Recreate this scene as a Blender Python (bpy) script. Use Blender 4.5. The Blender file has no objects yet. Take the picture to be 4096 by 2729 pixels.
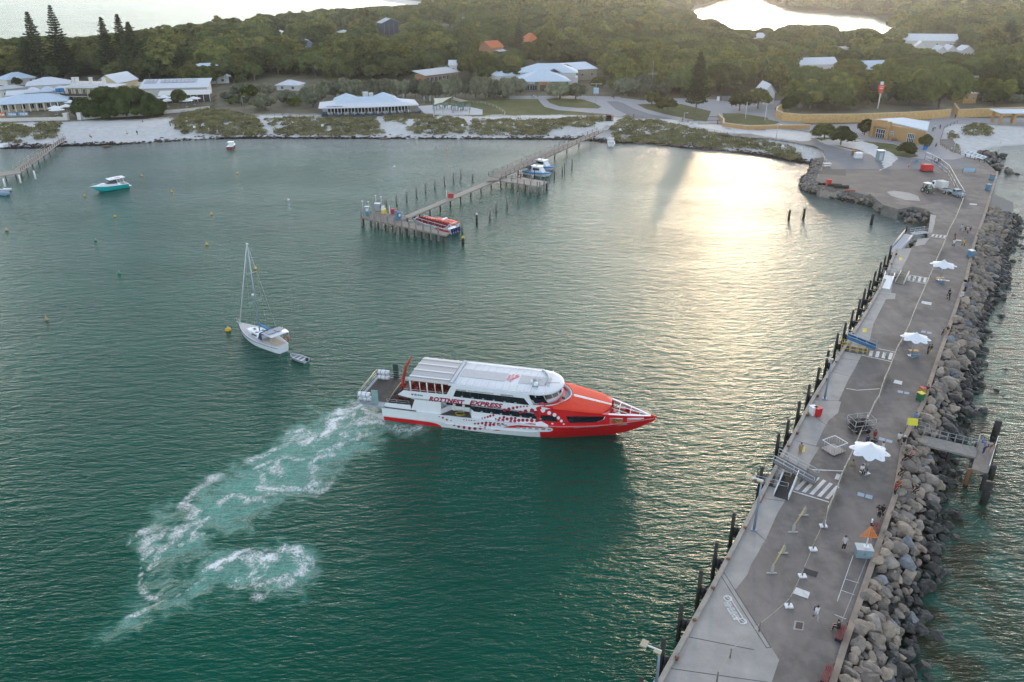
import bpy, bmesh, math, random
import numpy as np
from mathutils import Vector, Matrix, Euler
random.seed(7); RNG = np.random.default_rng(7)
R = math.radians
SC = bpy.context.scene
COL = SC.collection
# ---------------------------------------------------------------- camera, sky, sun, exposure
CAM_H, PITCH, FPX, CX, CY = 55.0, R(25),3186.0,2048.0,1364.5
cam = bpy.data.cameras.new('camera'); camo = bpy.data.objects.new('camera', cam); COL.objects.link(camo)
camo.location = (0,0, CAM_H); camo.rotation_euler = (R(90) - PITCH, 0,0)
cam.sensor_width = 36; cam.lens = FPX / 4096 * 36; cam.clip_start = 0.5; cam.clip_end = 12000
SC.camera = camo
SUN_EL, SUN_AZ = R(9.0), R(15.4)          # azimuth measured from +Y towards +X
world = bpy.data.worlds.new('World'); SC.world = world; world.use_nodes = True
wn = world.node_tree.nodes; bg = wn['Background']
sky = wn.new('ShaderNodeTexSky'); sky.sky_type = 'NISHITA'; sky.sun_disc = False
sky.sun_elevation = SUN_EL; sky.sun_rotation = SUN_AZ
sky.air_density = 1.0; sky.dust_density = 0.5; sky.ozone_density = 2.5
hz = wn.new('ShaderNodeHueSaturation'); hz.inputs['Saturation'].default_value = 0.5    # thin evening cloud
world.node_tree.links.new(sky.outputs[0], hz.inputs['Color']); world.node_tree.links.new(hz.outputs[0], bg.inputs['Color']); bg.inputs['Strength'].default_value = 0.15
sl = bpy.data.lights.new('sun', 'SUN'); sl.energy = 0.25; sl.angle = R(1.0); sl.color = (1.0,0.74,0.44)
so = bpy.data.objects.new('sun', sl); COL.objects.link(so)
sdir = Vector((math.sin(SUN_AZ) * math.cos(SUN_EL), math.cos(SUN_AZ) * math.cos(SUN_EL), math.sin(SUN_EL)))
so.rotation_euler = sdir.to_track_quat('Z', 'Y').to_euler()
SC.render.engine = 'CYCLES'
SC.view_settings.view_transform = 'Standard'; SC.view_settings.look = 'None'
SC.view_settings.exposure = 1.85; SC.view_settings.gamma = 1.0
SC.cycles.max_bounces = 6; SC.cycles.volume_bounces = 0; SC.cycles.transparent_max_bounces = 6
SC.cycles.caustics_reflective = False; SC.cycles.caustics_refractive = False

# ---------------------------------------------------------------- surveying helpers
_c, _s = math.cos(PITCH), math.sin(PITCH)
def ray(px, py):
    u = (px - CX) / FPX; v = -(py - CY) / FPX
    return (u, _c + v * _s, -_s + v * _c)
def G(px, py, z=0.0):                      # photograph pixel -> point on the level z
    r = ray(px, py); t = (z - CAM_H) / r[2]
    return Vector((r[0] * t, r[1] * t, z))
def proj(x, y, z):
    Z = z - CAM_H; d = y * _c - Z * _s; v = y * _s + Z * _c
    return CX + FPX * x / d, CY - FPX * v / d
ZL = 2.6                                   # level of the quay and the settlement
def GL(pts, z=ZL): return [G(x, y, z).to_2d() for x, y in pts]
def Z3(pts, k=0.435): return [(2048 + x * k, y * k) for x, y in pts]
def Z4(pts, k=0.435): return [(3072 + x * k, y * k) for x, y in pts]

# ---------------------------------------------------------------- mesh helpers
def link(name, me, m=None, parent=None, smooth=False):
    if m is not None:
        for q in (m if isinstance(m, (list, tuple)) else [m]): me.materials.append(q)
    o = bpy.data.objects.new(name, me); COL.objects.link(o)
    if parent is not None: o.parent = parent
    if smooth: me.polygons.foreach_set('use_smooth', [True] * len(me.polygons))
    return o
def np_mesh(name, V, Fq, smooth=False):
    """V (n,3); Fq (m,k) with k constant"""
    V = np.asarray(V, np.float32); Fq = np.asarray(Fq, np.int32); k = Fq.shape[1]
    me = bpy.data.meshes.new(name)
    me.vertices.add(len(V)); me.vertices.foreach_set('co', V.ravel())
    me.loops.add(Fq.size); me.loops.foreach_set('vertex_index', Fq.ravel())
    me.polygons.add(len(Fq)); me.polygons.foreach_set('loop_start', np.arange(0, Fq.size, k, dtype=np.int32))
    me.polygons.foreach_set('use_smooth', np.full(len(Fq), smooth))
    me.update(calc_edges=True); me.validate()
    return me
class MB:
    def __init__(s): s.v = []; s.f = []; s.mi = []; s.sm = []
    def add(s, vs, fs, mi=0, sm=False):
        b = len(s.v); s.v += [tuple(v) for v in vs]; s.f += [tuple(b + i for i in f) for f in fs]
        s.mi += [mi] * len(fs); s.sm += [sm] * len(fs); return s
    def box(s, c, d, rz=0, ry=0, rx=0, mi=0, taper=1.0):
        M = Matrix.Translation(c) @ Euler((rx, ry, rz)).to_matrix().to_4x4()
        x, y, z = d[0] / 2, d[1] / 2, d[2] / 2; t = taper
        vs = [M @ Vector(p) for p in ((-x,-y,-z),(x,-y,-z),(x,y,-z),(-x,y,-z),(-x*t,-y*t,z),(x*t,-y*t,z),(x*t,y*t,z),(-x*t,y*t,z))]
        return s.add(vs, [(0,3,2,1),(4,5,6,7),(0,1,5,4),(1,2,6,5),(2,3,7,6),(3,0,4,7)], mi)
    def b2(s, a, b, mi=0):                 # box from two corners
        c = [(a[i] + b[i]) / 2 for i in range(3)]; d = [abs(b[i] - a[i]) for i in range(3)]
        return s.box(c, d, mi=mi)
    def tube(s, pts, r, n=6, mi=0, cap=True, sm=True):
        pts = [Vector(p) for p in pts]; rs = r if isinstance(r, (list, tuple)) else [r] * len(pts)
        vs = []; fs = []
        for i, p in enumerate(pts):
            d = (pts[min(i + 1, len(pts) - 1)] - pts[max(i - 1,0)]).normalized()
            up = Vector((0,0,1)) if abs(d.z) < .95 else Vector((1,0,0))
            a = d.cross(up).normalized(); b = d.cross(a)
            for k in range(n):
                t = 2 * math.pi * k / n; vs.append(p + (a * math.cos(t) + b * math.sin(t)) * rs[i])
        for i in range(len(pts) - 1):
            for k in range(n): fs.append((i*n + k, i*n + (k+1) % n, (i+1)*n + (k+1) % n, (i+1)*n + k))
        if cap: fs += [tuple(range(n - 1,-1,-1)), tuple(range((len(pts)-1)*n, len(pts)*n))]
        return s.add(vs, fs, mi, sm)
    def cyl(s, c, r, h, n=10, mi=0, r2=None, sm=True):
        return s.tube([c, (c[0], c[1], c[2] + h)], [r, r if r2 is None else r2], n, mi, sm=sm)
    def lathe(s, prof, c=(0,0,0), n=12, mi=0, sm=True, sx=1, sy=1):
        vs = []; fs = []
        for (r, z) in prof:
            for k in range(n):
                t = 2*math.pi*k/n; vs.append((c[0] + r*sx*math.cos(t), c[1] + r*sy*math.sin(t), c[2] + z))
        for i in range(len(prof)-1):
            for k in range(n): fs.append((i*n+k, i*n+(k+1)%n, (i+1)*n+(k+1)%n, (i+1)*n+k))
        return s.add(vs, fs, mi, sm)
    def prism(s, poly, z0, z1, mi=0, top_mi=None):
        n = len(poly); A = sum(poly[i][0]*poly[(i+1)%n][1] - poly[(i+1)%n][0]*poly[i][1] for i in range(n))
        if A < 0: poly = list(poly)[::-1]
        vs = [(p[0], p[1], z0) for p in poly] + [(p[0], p[1], z1) for p in poly]
        s.add(vs, [(i, (i+1) % n, n + (i+1) % n, n + i) for i in range(n)], mi)
        return s.add(vs, [tuple(range(n, 2*n))], mi if top_mi is None else top_mi)
    def quad(s, a, b, c, d, mi=0): return s.add([a, b, c, d], [(0,1,2,3)], mi)
    def loft(s, rings, mi=0, closed=True, cap=True, sm=True):
        n = len(rings[0]); vs = [p for r in rings for p in r]; fs = []
        for i in range(len(rings)-1):
            for k in range(n if closed else n-1): fs.append((i*n+k, i*n+(k+1)%n, (i+1)*n+(k+1)%n, (i+1)*n+k))
        s.add(vs, fs, mi, sm)
        if cap: s.add(rings[0], [tuple(range(n-1,-1,-1))], mi); s.add(rings[-1], [tuple(range(n))], mi)
        return s
    def build(s, name, m, parent=None, tri=False, loc=None):
        me = bpy.data.meshes.new(name); me.from_pydata(s.v, [], s.f)
        me.polygons.foreach_set('material_index', s.mi); me.polygons.foreach_set('use_smooth', s.sm)
        if tri:
            bm = bmesh.new(); bm.from_mesh(me); bmesh.ops.triangulate(bm, faces=bm.faces[:]); bm.to_mesh(me); bm.free()
        me.update(); o = link(name, me, m, parent)
        if loc is not None: o.location = loc
        return o
def tag(o, label=None, cat=None, group=None, kind=None):
    for k, v in (('label', label),('category', cat),('group', group),('kind', kind)):
        if v: o[k] = v
    return o
def empty(name, loc, rz=0.0, label=None, cat=None, group=None, sc=1.0):
    o = bpy.data.objects.new(name, None); COL.objects.link(o); o.empty_display_size = 0.3
    o.location = loc; o.rotation_euler = (0,0, rz); o.scale = (sc,)*3
    return tag(o, label, cat, group)
KIDS = {}
def copy_tree(o, parent=None):
    c = o.copy(); COL.objects.link(c)
    if parent is not None: c.parent = parent
    for ch in [q for q in KIDS.get(o.name) or kids(o)]: copy_tree(ch, c)
    return c
def kids(o):
    return list(o.children)
def place(o, loc, rz=0.0, label=None, group=None, sc=None, name=None):
    o.location = loc; o.rotation_euler = (0,0, rz)
    if sc is not None: o.scale = (sc,)*3 if not isinstance(sc, tuple) else sc
    if label: o['label'] = label
    if group: o['group'] = group
    return o

# ---------------------------------------------------------------- materials
MATS = {}
def mat(name, col, rough=0.6, metal=0.0, var=0.12, vs=1.2, bump=0.0, bs=8.0, spec=0.5, obvar=0.0, coat=0.0, streak=False):
    if name in MATS: return MATS[name]
    m = bpy.data.materials.new(name); m.use_nodes = True; nt = m.node_tree; N = nt.nodes; L = nt.links
    p = N['Principled BSDF']; p.inputs['Roughness'].default_value = rough; p.inputs['Metallic'].default_value = metal
    p.inputs['Specular IOR Level'].default_value = spec; p.inputs['Coat Weight'].default_value = coat
    geo = N.new('ShaderNodeNewGeometry'); src = geo.outputs['Position']
    if streak:
        mp = N.new('ShaderNodeMapping'); mp.inputs['Scale'].default_value = (1,1,.18); L.new(src, mp.inputs[0]); src = mp.outputs[0]
    nz = N.new('ShaderNodeTexNoise'); nz.inputs['Scale'].default_value = vs; nz.inputs['Detail'].default_value = 6
    nz.inputs['Roughness'].default_value = 0.65; L.new(src, nz.inputs['Vector'])
    mr = N.new('ShaderNodeMapRange'); mr.inputs[1].default_value = 0.25; mr.inputs[2].default_value = 0.75
    mr.inputs[3].default_value = 1 - var; mr.inputs[4].default_value = 1 + var; L.new(nz.outputs['Fac'], mr.inputs[0])
    mx = N.new('ShaderNodeMix'); mx.data_type = 'RGBA'; mx.blend_type = 'MULTIPLY'; mx.inputs[0].default_value = 1
    mx.inputs[6].default_value = (*col, 1); L.new(mr.outputs[0], mx.inputs[7]); out = mx.outputs[2]
    if obvar:
        oi = N.new('ShaderNodeObjectInfo'); hv = N.new('ShaderNodeHueSaturation')
        r1 = N.new('ShaderNodeMapRange'); r1.inputs[3].default_value = 1 - obvar; r1.inputs[4].default_value = 1 + obvar
        L.new(oi.outputs['Random'], r1.inputs[0]); L.new(r1.outputs[0], hv.inputs['Value']); L.new(out, hv.inputs['Color']); out = hv.outputs[0]
    L.new(out, p.inputs['Base Color'])
    if bump:
        bz = N.new('ShaderNodeTexNoise'); bz.inputs['Scale'].default_value = bs; bz.inputs['Detail'].default_value = 5
        L.new(geo.outputs['Position'], bz.inputs['Vector'])
        b = N.new('ShaderNodeBump'); b.inputs['Strength'].default_value = bump; b.inputs['Distance'].default_value = 0.05
        L.new(bz.outputs['Fac'], b.inputs['Height']); L.new(b.outputs[0], p.inputs['Normal'])
    MATS[name] = m; return m
def leaf_mat(name, c1, c2, sc=0.35, trans=0.35, hue=0.018):
    m = bpy.data.materials.new(name); m.use_nodes = True; nt = m.node_tree; N = nt.nodes; L = nt.links
    N.remove(N['Principled BSDF']); out = N['Material Output']
    geo = N.new('ShaderNodeNewGeometry'); nz = N.new('ShaderNodeTexNoise'); nz.inputs['Scale'].default_value = sc
    nz.inputs['Detail'].default_value = 3; L.new(geo.outputs['Position'], nz.inputs['Vector'])
    cr = N.new('ShaderNodeValToRGB'); cr.color_ramp.elements[0].position = .32; cr.color_ramp.elements[0].color = (*c1,1)
    cr.color_ramp.elements[1].position = .68; cr.color_ramp.elements[1].color = (*c2,1); L.new(nz.outputs['Fac'], cr.inputs[0])
    oi = N.new('ShaderNodeObjectInfo'); hs = N.new('ShaderNodeHueSaturation')
    a = N.new('ShaderNodeMapRange'); a.inputs[3].default_value = .5 - hue; a.inputs[4].default_value = .5 + hue * .8
    L.new(oi.outputs['Random'], a.inputs[0]); L.new(a.outputs[0], hs.inputs['Hue'])
    mm = N.new('ShaderNodeMath'); mm.operation = 'MULTIPLY'; mm.inputs[1].default_value = 7.31; L.new(oi.outputs['Random'], mm.inputs[0])
    fr = N.new('ShaderNodeMath'); fr.operation = 'FRACT'; L.new(mm.outputs[0], fr.inputs[0])
    b = N.new('ShaderNodeMapRange'); b.inputs[3].default_value = .65; b.inputs[4].default_value = 1.6
    L.new(fr.outputs[0], b.inputs[0]); L.new(b.outputs[0], hs.inputs['Value']); L.new(cr.outputs[0], hs.inputs['Color'])
    d = N.new('ShaderNodeBsdfDiffuse'); t = N.new('ShaderNodeBsdfTranslucent'); mx = N.new('ShaderNodeMixShader'); mx.inputs[0].default_value = trans
    g = N.new('ShaderNodeMix'); g.data_type = 'RGBA'; g.blend_type = 'MULTIPLY'; g.inputs[0].default_value = 1; g.inputs[7].default_value = (1.5,1.35,.5,1)
    L.new(hs.outputs[0], g.inputs[6]); L.new(hs.outputs[0], d.inputs[0]); L.new(g.outputs[2], t.inputs[0])
    L.new(d.outputs[0], mx.inputs[1]); L.new(t.outputs[0], mx.inputs[2]); L.new(mx.outputs[0], out.inputs[0])
    MATS[name] = m; return m

ORD = 'first second third fourth fifth sixth seventh eighth ninth tenth eleventh twelfth thirteenth fourteenth fifteenth sixteenth seventeenth eighteenth nineteenth twentieth twenty-first twenty-second twenty-third twenty-fourth twenty-fifth'.split()
# ---------------------------------------------------------------- shoreline and terrain
shore_px = [(-500,612),(-200,604),(0,598),(152,596),(226,589),(435,585),(652,570),(870,559),(1024,557),(1300,558),(1600,559),(2048,561),(2309,562),
  (2440,575),(2613,579),(2744,596),(2918,609),(3072,631),(3180,650),(3244,660),(3240,690),(3215,715),(3215,752),(3300,780),(3463,815),(3560,850),
  (3660,880),(3700,905),(3760,880),(3820,760),(3890,680),(3945,650),(3955,615),(3985,592),(4096,583),(4400,575),(4900,560)]
SHORE = [G(x, y, 0).to_2d() for x, y in shore_px]
far = [(900,700),(1500,1800),(1800,3200),(-300,3200),(-330,2050),(-262,1700)]
coast_px = [(1760,14),(1560,38),(1200,82),(900,118),(600,140),(380,165),(0,180),(-400,195)]
for x, y in coast_px: far.append(tuple(G(x, y, 8).to_2d()))
LAND = np.array([tuple(p) for p in SHORE] + far)
def seg_dist(P, poly, closed=True):
    P = np.asarray(P, float); d = np.full(len(P),1e9); n = len(poly)
    for i in range(n if closed else n - 1):
        a = np.array(poly[i], float); b = np.array(poly[(i+1) % n], float); ab = b - a
        t = np.clip(((P - a) @ ab) / max(ab @ ab, 1e-9),0,1)
        d = np.minimum(d, np.hypot(*(P - (a + t[:, None]*ab)).T))
    return d
def inside(P, poly):
    P = np.asarray(P, float); c = np.zeros(len(P), bool); n = len(poly); j = n - 1
    for i in range(n):
        xi, yi = poly[i][0], poly[i][1]; xj, yj = poly[j][0], poly[j][1]
        c ^= ((yi > P[:,1]) != (yj > P[:,1])) & (P[:,0] < (xj-xi)*(P[:,1]-yi)/((yj-yi) or 1e-9) + xi); j = i
    return c
def sdist(P, poly): 
    d = seg_dist(P, poly); return np.where(inside(P, poly), d, -d)
lake_px = [(2640,100),(2692,83),(2805,26),(2900,2),(2990,-20),(3072,10),(3159,38),(3300,47),(3442,57),(3529,70),(3633,94),(3580,118),(3516,140),(3350,150),(3000,150),(2750,130)]
LAKE = [tuple(G(x, y, 0.6).to_2d()) for x, y in lake_px]
def smooth(t): t = np.clip(t, 0,1); return t*t*(3-2*t)
def terr(P):
    P = np.asarray(P, float); d = sdist(P, LAND)
    x, y = P[:,0], P[:,1]
    z = np.where(d > 0, ZL * smooth(d / 24) * .98, d * .12)
    z = np.maximum(z, -4)
    hill = 9*np.exp(-(((x-30)/160)**2 + ((y-760)/230)**2)) + 16*np.exp(-(((x-60)/260)**2 + ((y-1450)/420)**2)) \
         + 7*np.exp(-(((x+240)/140)**2 + ((y-640)/160)**2)) + 5*np.exp(-(((x-620)/200)**2 + ((y-1000)/300)**2))
    z = z + np.where(d > 0, hill * smooth((d-60)/120),0)
    dl = sdist(P, LAKE); z = np.where(dl > -60, z*(1 - smooth((dl+60)/70)) + (-.6)*smooth((dl+60)/70), z)
    return z
_tc = {}
def tz(x, y): return float(terr([(x, y)])[0])
def gp(px, py):
    p = G(px, py, ZL)
    for _ in range(6): p = G(px, py, max(tz(p.x, p.y),-0.2))
    return p
def vnoise(x, y, s, seed=0):
    x = np.asarray(x)/s; y = np.asarray(y)/s; xi = np.floor(x).astype(int); yi = np.floor(y).astype(int); fx = x-xi; fy = y-yi
    h = lambda a, b: (np.sin(a*127.1 + b*311.7 + seed*74.7)*43758.5453) % 1.0
    fx = fx*fx*(3-2*fx); fy = fy*fy*(3-2*fy)
    return (h(xi,yi)*(1-fx)+h(xi+1,yi)*fx)*(1-fy) + (h(xi,yi+1)*(1-fx)+h(xi+1,yi+1)*fx)*fy
def grid(xs, ys):
    X, Y = np.meshgrid(xs, ys); nx = len(xs); ny = len(ys)
    i = (np.arange(ny-1)[:,None]*nx + np.arange(nx-1)[None,:]).ravel()
    return X.ravel(), Y.ravel(), np.stack([i, i+1, i+1+nx, i+nx], 1)
def fattr(me, name, vals):
    a = me.attributes.new(name, 'FLOAT', 'POINT'); a.data.foreach_set('value', np.asarray(vals, np.float32))
xs = np.unique(np.concatenate([np.arange(-2550,-320,40), np.arange(-320,330,3.0), np.arange(330,2550,40)]))
ys = np.unique(np.concatenate([np.arange(130,420,3.0), np.arange(420,800,12), np.arange(800,3350,40)]))
X, Y, Fq = grid(xs, ys); P = np.stack([X, Y], 1); Zt = terr(P); D = sdist(P, LAND)
dune = (smooth((D-14)/6)*(1-smooth((D-34)/8)))*.55*vnoise(X, Y, 6,3)*(X < 120)
Zt = Zt + np.where(D > 0, dune, 0)
me = np_mesh('ground', np.stack([X, Y, Zt - .03], 1), Fq, True); fattr(me, 'inland', D)
def ground_mat():
    m = bpy.data.materials.new('sand_and_soil'); m.use_nodes = True; nt = m.node_tree; N = nt.nodes; L = nt.links; p = N['Principled BSDF']
    at = N.new('ShaderNodeAttribute'); at.attribute_name = 'inland'
    geo = N.new('ShaderNodeNewGeometry')
    def noise(s, d=5):
        n = N.new('ShaderNodeTexNoise'); n.inputs['Scale'].default_value = s; n.inputs['Detail'].default_value = d; L.new(geo.outputs['Position'], n.inputs['Vector']); return n
    def ramp(src, pts):
        r = N.new('ShaderNodeValToRGB'); e = r.color_ramp.elements
        e[0].position, e[0].color = pts[0][0], (*pts[0][1], 1); e[1].position, e[1].color = pts[-1][0], (*pts[-1][1], 1)
        for q in pts[1:-1]: k = e.new(q[0]); k.color = (*q[1], 1)
        L.new(src, r.inputs[0]); return r
    n1 = noise(.09); n2 = noise(.6)
    sand = ramp(n2.outputs['Fac'], [(.3,(.50,.48,.46)),(.7,(.62,.60,.575))])
    soil = ramp(n1.outputs['Fac'], [(.3,(.10,.085,.055)),(.55,(.17,.14,.09)),(.75,(.12,.13,.06))])
    ad = N.new('ShaderNodeMath'); ad.operation = 'MULTIPLY_ADD'; ad.inputs[1].default_value = 14; L.new(n2.outputs['Fac'], ad.inputs[0]); L.new(at.outputs['Fac'], ad.inputs[2])
    mr = N.new('ShaderNodeMapRange'); mr.inputs[1].default_value = 40; mr.inputs[2].default_value = 47; L.new(ad.outputs[0], mr.inputs[0])
    mx = N.new('ShaderNodeMix'); mx.data_type = 'RGBA'; L.new(mr.outputs[0], mx.inputs[0]); L.new(sand.outputs[0], mx.inputs[6]); L.new(soil.outputs[0], mx.inputs[7])
    wet = N.new('ShaderNodeMapRange'); wet.inputs[1].default_value = 0; wet.inputs[2].default_value = 3.5; wet.inputs[3].default_value = .62; L.new(at.outputs['Fac'], wet.inputs[0])
    m2 = N.new('ShaderNodeMix'); m2.data_type = 'RGBA'; m2.blend_type = 'MULTIPLY'; m2.inputs[0].default_value = 1
    L.new(mx.outputs[2], m2.inputs[6]); L.new(wet.outputs[0], m2.inputs[7]); L.new(m2.outputs[2], p.inputs['Base Color'])
    p.inputs['Roughness'].default_value = .85; p.inputs['Specular IOR Level'].default_value = .2
    b = N.new('ShaderNodeBump'); b.inputs['Distance'].default_value = .25; b.inputs['Strength'].default_value = .7; L.new(noise(.9,6).outputs['Fac'], b.inputs['Height']); L.new(b.outputs[0], p.inputs['Normal'])
    return m
g = link('ground', me, ground_mat()); tag(g, kind='structure')

# ---------------------------------------------------------------- water
SW = 1.0
def strokes_field(P, strokes):
    out = np.zeros(len(P))
    for pts, w, k in strokes:
        q = [tuple(G(x, y, 0).to_2d()) for x, y in pts]
        d = seg_dist(P, q, closed=False); out = np.maximum(out, k*np.exp(-(d/(w*SW))**2))
    return out
AER = [([(1530,1650),(1440,1670),(1370,1690),(1280,1740),(1200,1800),(1100,1880),(1020,1940),(930,2010)], 3.6,1.0),
  ([(1460,1720),(1330,1820),(1200,1900),(1080,1990)], 2.6,.75),([(1000,1900),(860,1990),(760,2090),(700,2180)], 3.0,.75),
  ([(700,2030),(620,2140),(600,2260),(640,2350)], 2.0,.5),([(860,2300),(980,2280),(1080,2240),(1120,2260)], 2.3,1.0),([(1180,2240),(1200,2310),(1150,2330)], 1.9,.9),
  ([(560,2470),(640,2430),(700,2400)], 1.7,.6),  ([(1540,1690),(1640,1720),(1700,1715)], 1.6,.7),
  ([(700,2330),(900,2340),(1100,2310)], 2.6,.45),([(420,2600),(560,2650),(640,2600)], 2,.15)]
FOAM = [([(1535,1628),(1470,1628),(1400,1635),(1372,1650),(1385,1668)], 1.5,1.15),([(1540,1650),(1480,1650),(1430,1665)], 1.8,1.1),([(1425,1660),(1400,1668),(1350,1675),(1300,1695),(1262,1712)], .8,1.05),
  ([(1480,1665),(1475,1685),(1440,1690)], 1.0,.9),([(1290,1690),(1240,1730),(1215,1737)], .7,.9),([(1215,1737),(1170,1745),(1145,1762)], .9,.8),([(1275,1722),(1260,1740),(1215,1740)], .5,.9),
  ([(1130,1765),(1090,1785),(1060,1800),(1020,1815)], .9,.75),([(1250,1808),(1275,1790),(1300,1775)], .45,1.0),([(1000,1925),(1030,1880),(1060,1850),(1110,1842),(1185,1840)], .5,.75),
  ([(1110,1842),(1100,1880),(1060,1910)], .5,.7),([(1190,1935),(1225,1880),(1260,1835),(1310,1800),(1350,1760)], .6,.75),([(1365,1730),(1410,1735),(1420,1745)], 1.3,.65),
  ([(1040,1945),(1120,1950),(1180,1945),(1230,1920)], .8,.8),([(1180,1950),(1240,1955),(1300,1940)], .9,.7),([(870,1905),(800,1950),(760,1985),(730,2020)], .9,.75),([(730,2000),(760,2050),(800,2080)], .5,.7),
  ([(760,2060),(740,2100),(750,2160),(780,2150)], .45,.7),([(800,2060),(880,2020),(980,2020),(1060,2000),(1110,1990)], .55,.7),([(700,2070),(640,2110),(590,2150),(540,2200)], .8,.6),
  ([(690,2090),(680,2160),(670,2220),(640,2270)], .5,.75),([(600,2130),(620,2190),(570,2230),(560,2260),(590,2330),(620,2370)], .5,.7),
  ([(790,2282),(860,2278),(930,2268),(1000,2255),(1060,2230),(1085,2200),(1050,2185),(1010,2195),(960,2235),(930,2255)], .6,1.15),([(1000,2225),(1080,2210),(1095,2225)], .55,1.05),([(1080,2230),(1060,2280),(1045,2320)], .4,.8),([(1000,2250),(1005,2300),(1020,2312),(970,2330)], .35,.75),
  ([(1130,2190),(1170,2205),(1195,2240),(1200,2290),(1190,2330),(1150,2355)], .8,1.0),([(1215,2275),(1222,2300)], .6,1.0),([(560,2445),(610,2430),(650,2420)], .6,.7),([(650,2400),(720,2350),(760,2320)], .3,.6),
  ([(1060,2350),(1090,2320),(1130,2330)], .5,.6),([(950,2380),(990,2370),(1060,2400)], .6,.5),
  ([(1640,1735),(1665,1722),(1690,1712),(1706,1695)], .35,.9),([(1560,1705),(1620,1722),(1660,1705)], 1.0,.55),([(1528,1680),(1535,1690)], .6,1.0)]
WH = 0.9   # longest wavelet
def water_mat():
    m = bpy.data.materials.new('sea_water'); m.use_nodes = True; nt = m.node_tree; N = nt.nodes; L = nt.links; p = N['Principled BSDF']
    geo = N.new('ShaderNodeNewGeometry'); pos = geo.outputs['Position']
    def math_(op, a, b=None, c=None):
        n = N.new('ShaderNodeMath'); n.operation = op
        for i, q in enumerate((a, b, c)):
            if q is None: continue
            if isinstance(q, (int, float)): n.inputs[i].default_value = q
            else: L.new(q, n.inputs[i])
        return n.outputs[0]
    def noise(scale, rot=0, sc=(1,1,1), det=3, rough=.55, dist=0.0, vec=None):
        mp = N.new('ShaderNodeMapping'); mp.inputs['Rotation'].default_value = (0,0,rot); mp.inputs['Scale'].default_value = sc
        L.new(vec or pos, mp.inputs[0]); n = N.new('ShaderNodeTexNoise'); n.inputs['Scale'].default_value = scale; n.inputs['Detail'].default_value = det
        n.inputs['Roughness'].default_value = rough; n.inputs['Distortion'].default_value = dist; L.new(mp.outputs[0], n.inputs['Vector']); return n.outputs['Fac']
    def att(n): a = N.new('ShaderNodeAttribute'); a.attribute_name = n; return a.outputs['Fac']
    def mr(v, a, b, c=0, d=1, t='SMOOTHSTEP'):
        n = N.new('ShaderNodeMapRange'); n.interpolation_type = t; n.inputs[1].default_value = a; n.inputs[2].default_value = b; n.inputs[3].default_value = c; n.inputs[4].default_value = d; L.new(v, n.inputs[0]); return n.outputs[0]
    def mixc(f, a, b):
        n = N.new('ShaderNodeMix'); n.data_type = 'RGBA'
        L.new(f, n.inputs[0])
        for i, q in ((6, a),(7, b)):
            if isinstance(q, tuple): n.inputs[i].default_value = (*q, 1)
            else: L.new(q, n.inputs[i])
        return n.outputs[2]
    aer, foam, shal_sheen, calm, weed = att('aer'), math_('MULTIPLY', att('foam'), mr(noise(.42, det=5, rough=.65, dist=1.0),.36,.60,.15,1.2)), att('shallow'), att('calm'), att('weed')
    big = noise(.045, det=4)
    aer = math_('MULTIPLY', mr(math_('ADD', aer, math_('MULTIPLY', math_('SUBTRACT', noise(.45, det=6, rough=.65, dist=.8),.5),1.3)),.12,.9), mr(aer, .04,.22))
    deep = mixc(mr(big, .3,.7),(.0,.060,.036),(.0,.082,.050))
    c = mixc(mr(shal_sheen, 0,1,0,1, 'LINEAR'), deep, (.15,.175,.155))
    c = mixc(math_('MULTIPLY', aer, mr(noise(.33, det=4, dist=.6),.25,.7,.55,1)), c, (.07,.27,.20))
    c = mixc(math_('MULTIPLY', weed, mr(noise(.25, det=5),.35,.6)), c, (.035,.032,.018))
    # lacy foam: thin ridges of two distorted noises
    n1 = noise(1.1, det=7, rough=.62, dist=1.2); r1 = math_('ABSOLUTE', math_('SUBTRACT', n1,.5)); l1 = mr(r1,0.0,.05,1,0)
    n2 = noise(2.9, det=6, rough=.7, dist=.8); r2 = math_('ABSOLUTE', math_('SUBTRACT', n2,.5)); l2 = mr(r2,0.0,.07,1,0)
    lace = math_('MAXIMUM', l1, math_('MULTIPLY', l2,.7))
    core = mr(math_('MULTIPLY', foam, math_('ADD', .55, noise(1.7, det=7, rough=.7, dist=.5))),.78,1.3)
    rim = math_('MULTIPLY', mr(foam, .08,.6), lace)
    soft = math_('MULTIPLY', math_('MULTIPLY', mr(aer, .15,1), lace),.22)
    milk = math_('MULTIPLY', math_('MULTIPLY', mr(foam, .1,.9), mr(noise(1.0, det=6, rough=.6, dist=.8),.3,.72)),.38)
    soft = math_('ADD', soft, milk)
    f = math_('MINIMUM', math_('ADD', math_('ADD', math_('MULTIPLY', core, .9), math_('MULTIPLY', rim, .8)), soft),1.0)
    c = mixc(f, c, (.78,.80,.78)); L.new(c, p.inputs['Base Color'])
    
    # waves: chop running roughly along the line of the beach, ripples on top
    w1 = noise(.31, R(-34),(1,3.0,1),2,.5,.3); w2 = noise(.9, R(-26),(1,3.2,1),3,.55,.35); w3 = noise(2.2, R(-36),(1,1.8,1),3,.6,.3); w4 = noise(6.5,0,(1,1.3,1),2,.6)
    h = math_('ADD', math_('ADD', math_('MULTIPLY', w1,1.3), math_('MULTIPLY', w2,.75)), math_('ADD', math_('MULTIPLY', w3,.24), math_('MULTIPLY', w4,.015)))
    patch = mr(noise(.016, R(20),(1,2.5,1),3),.25,.75,.72,1.15)
    h = math_('MULTIPLY', math_('MULTIPLY', h, patch), math_('SUBTRACT', 1.0, math_('MULTIPLY', calm, .9)))
    h = math_('MULTIPLY', h, math_('SUBTRACT', 1.0, math_('MULTIPLY', mr(aer,.2,1),.45)))
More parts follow.
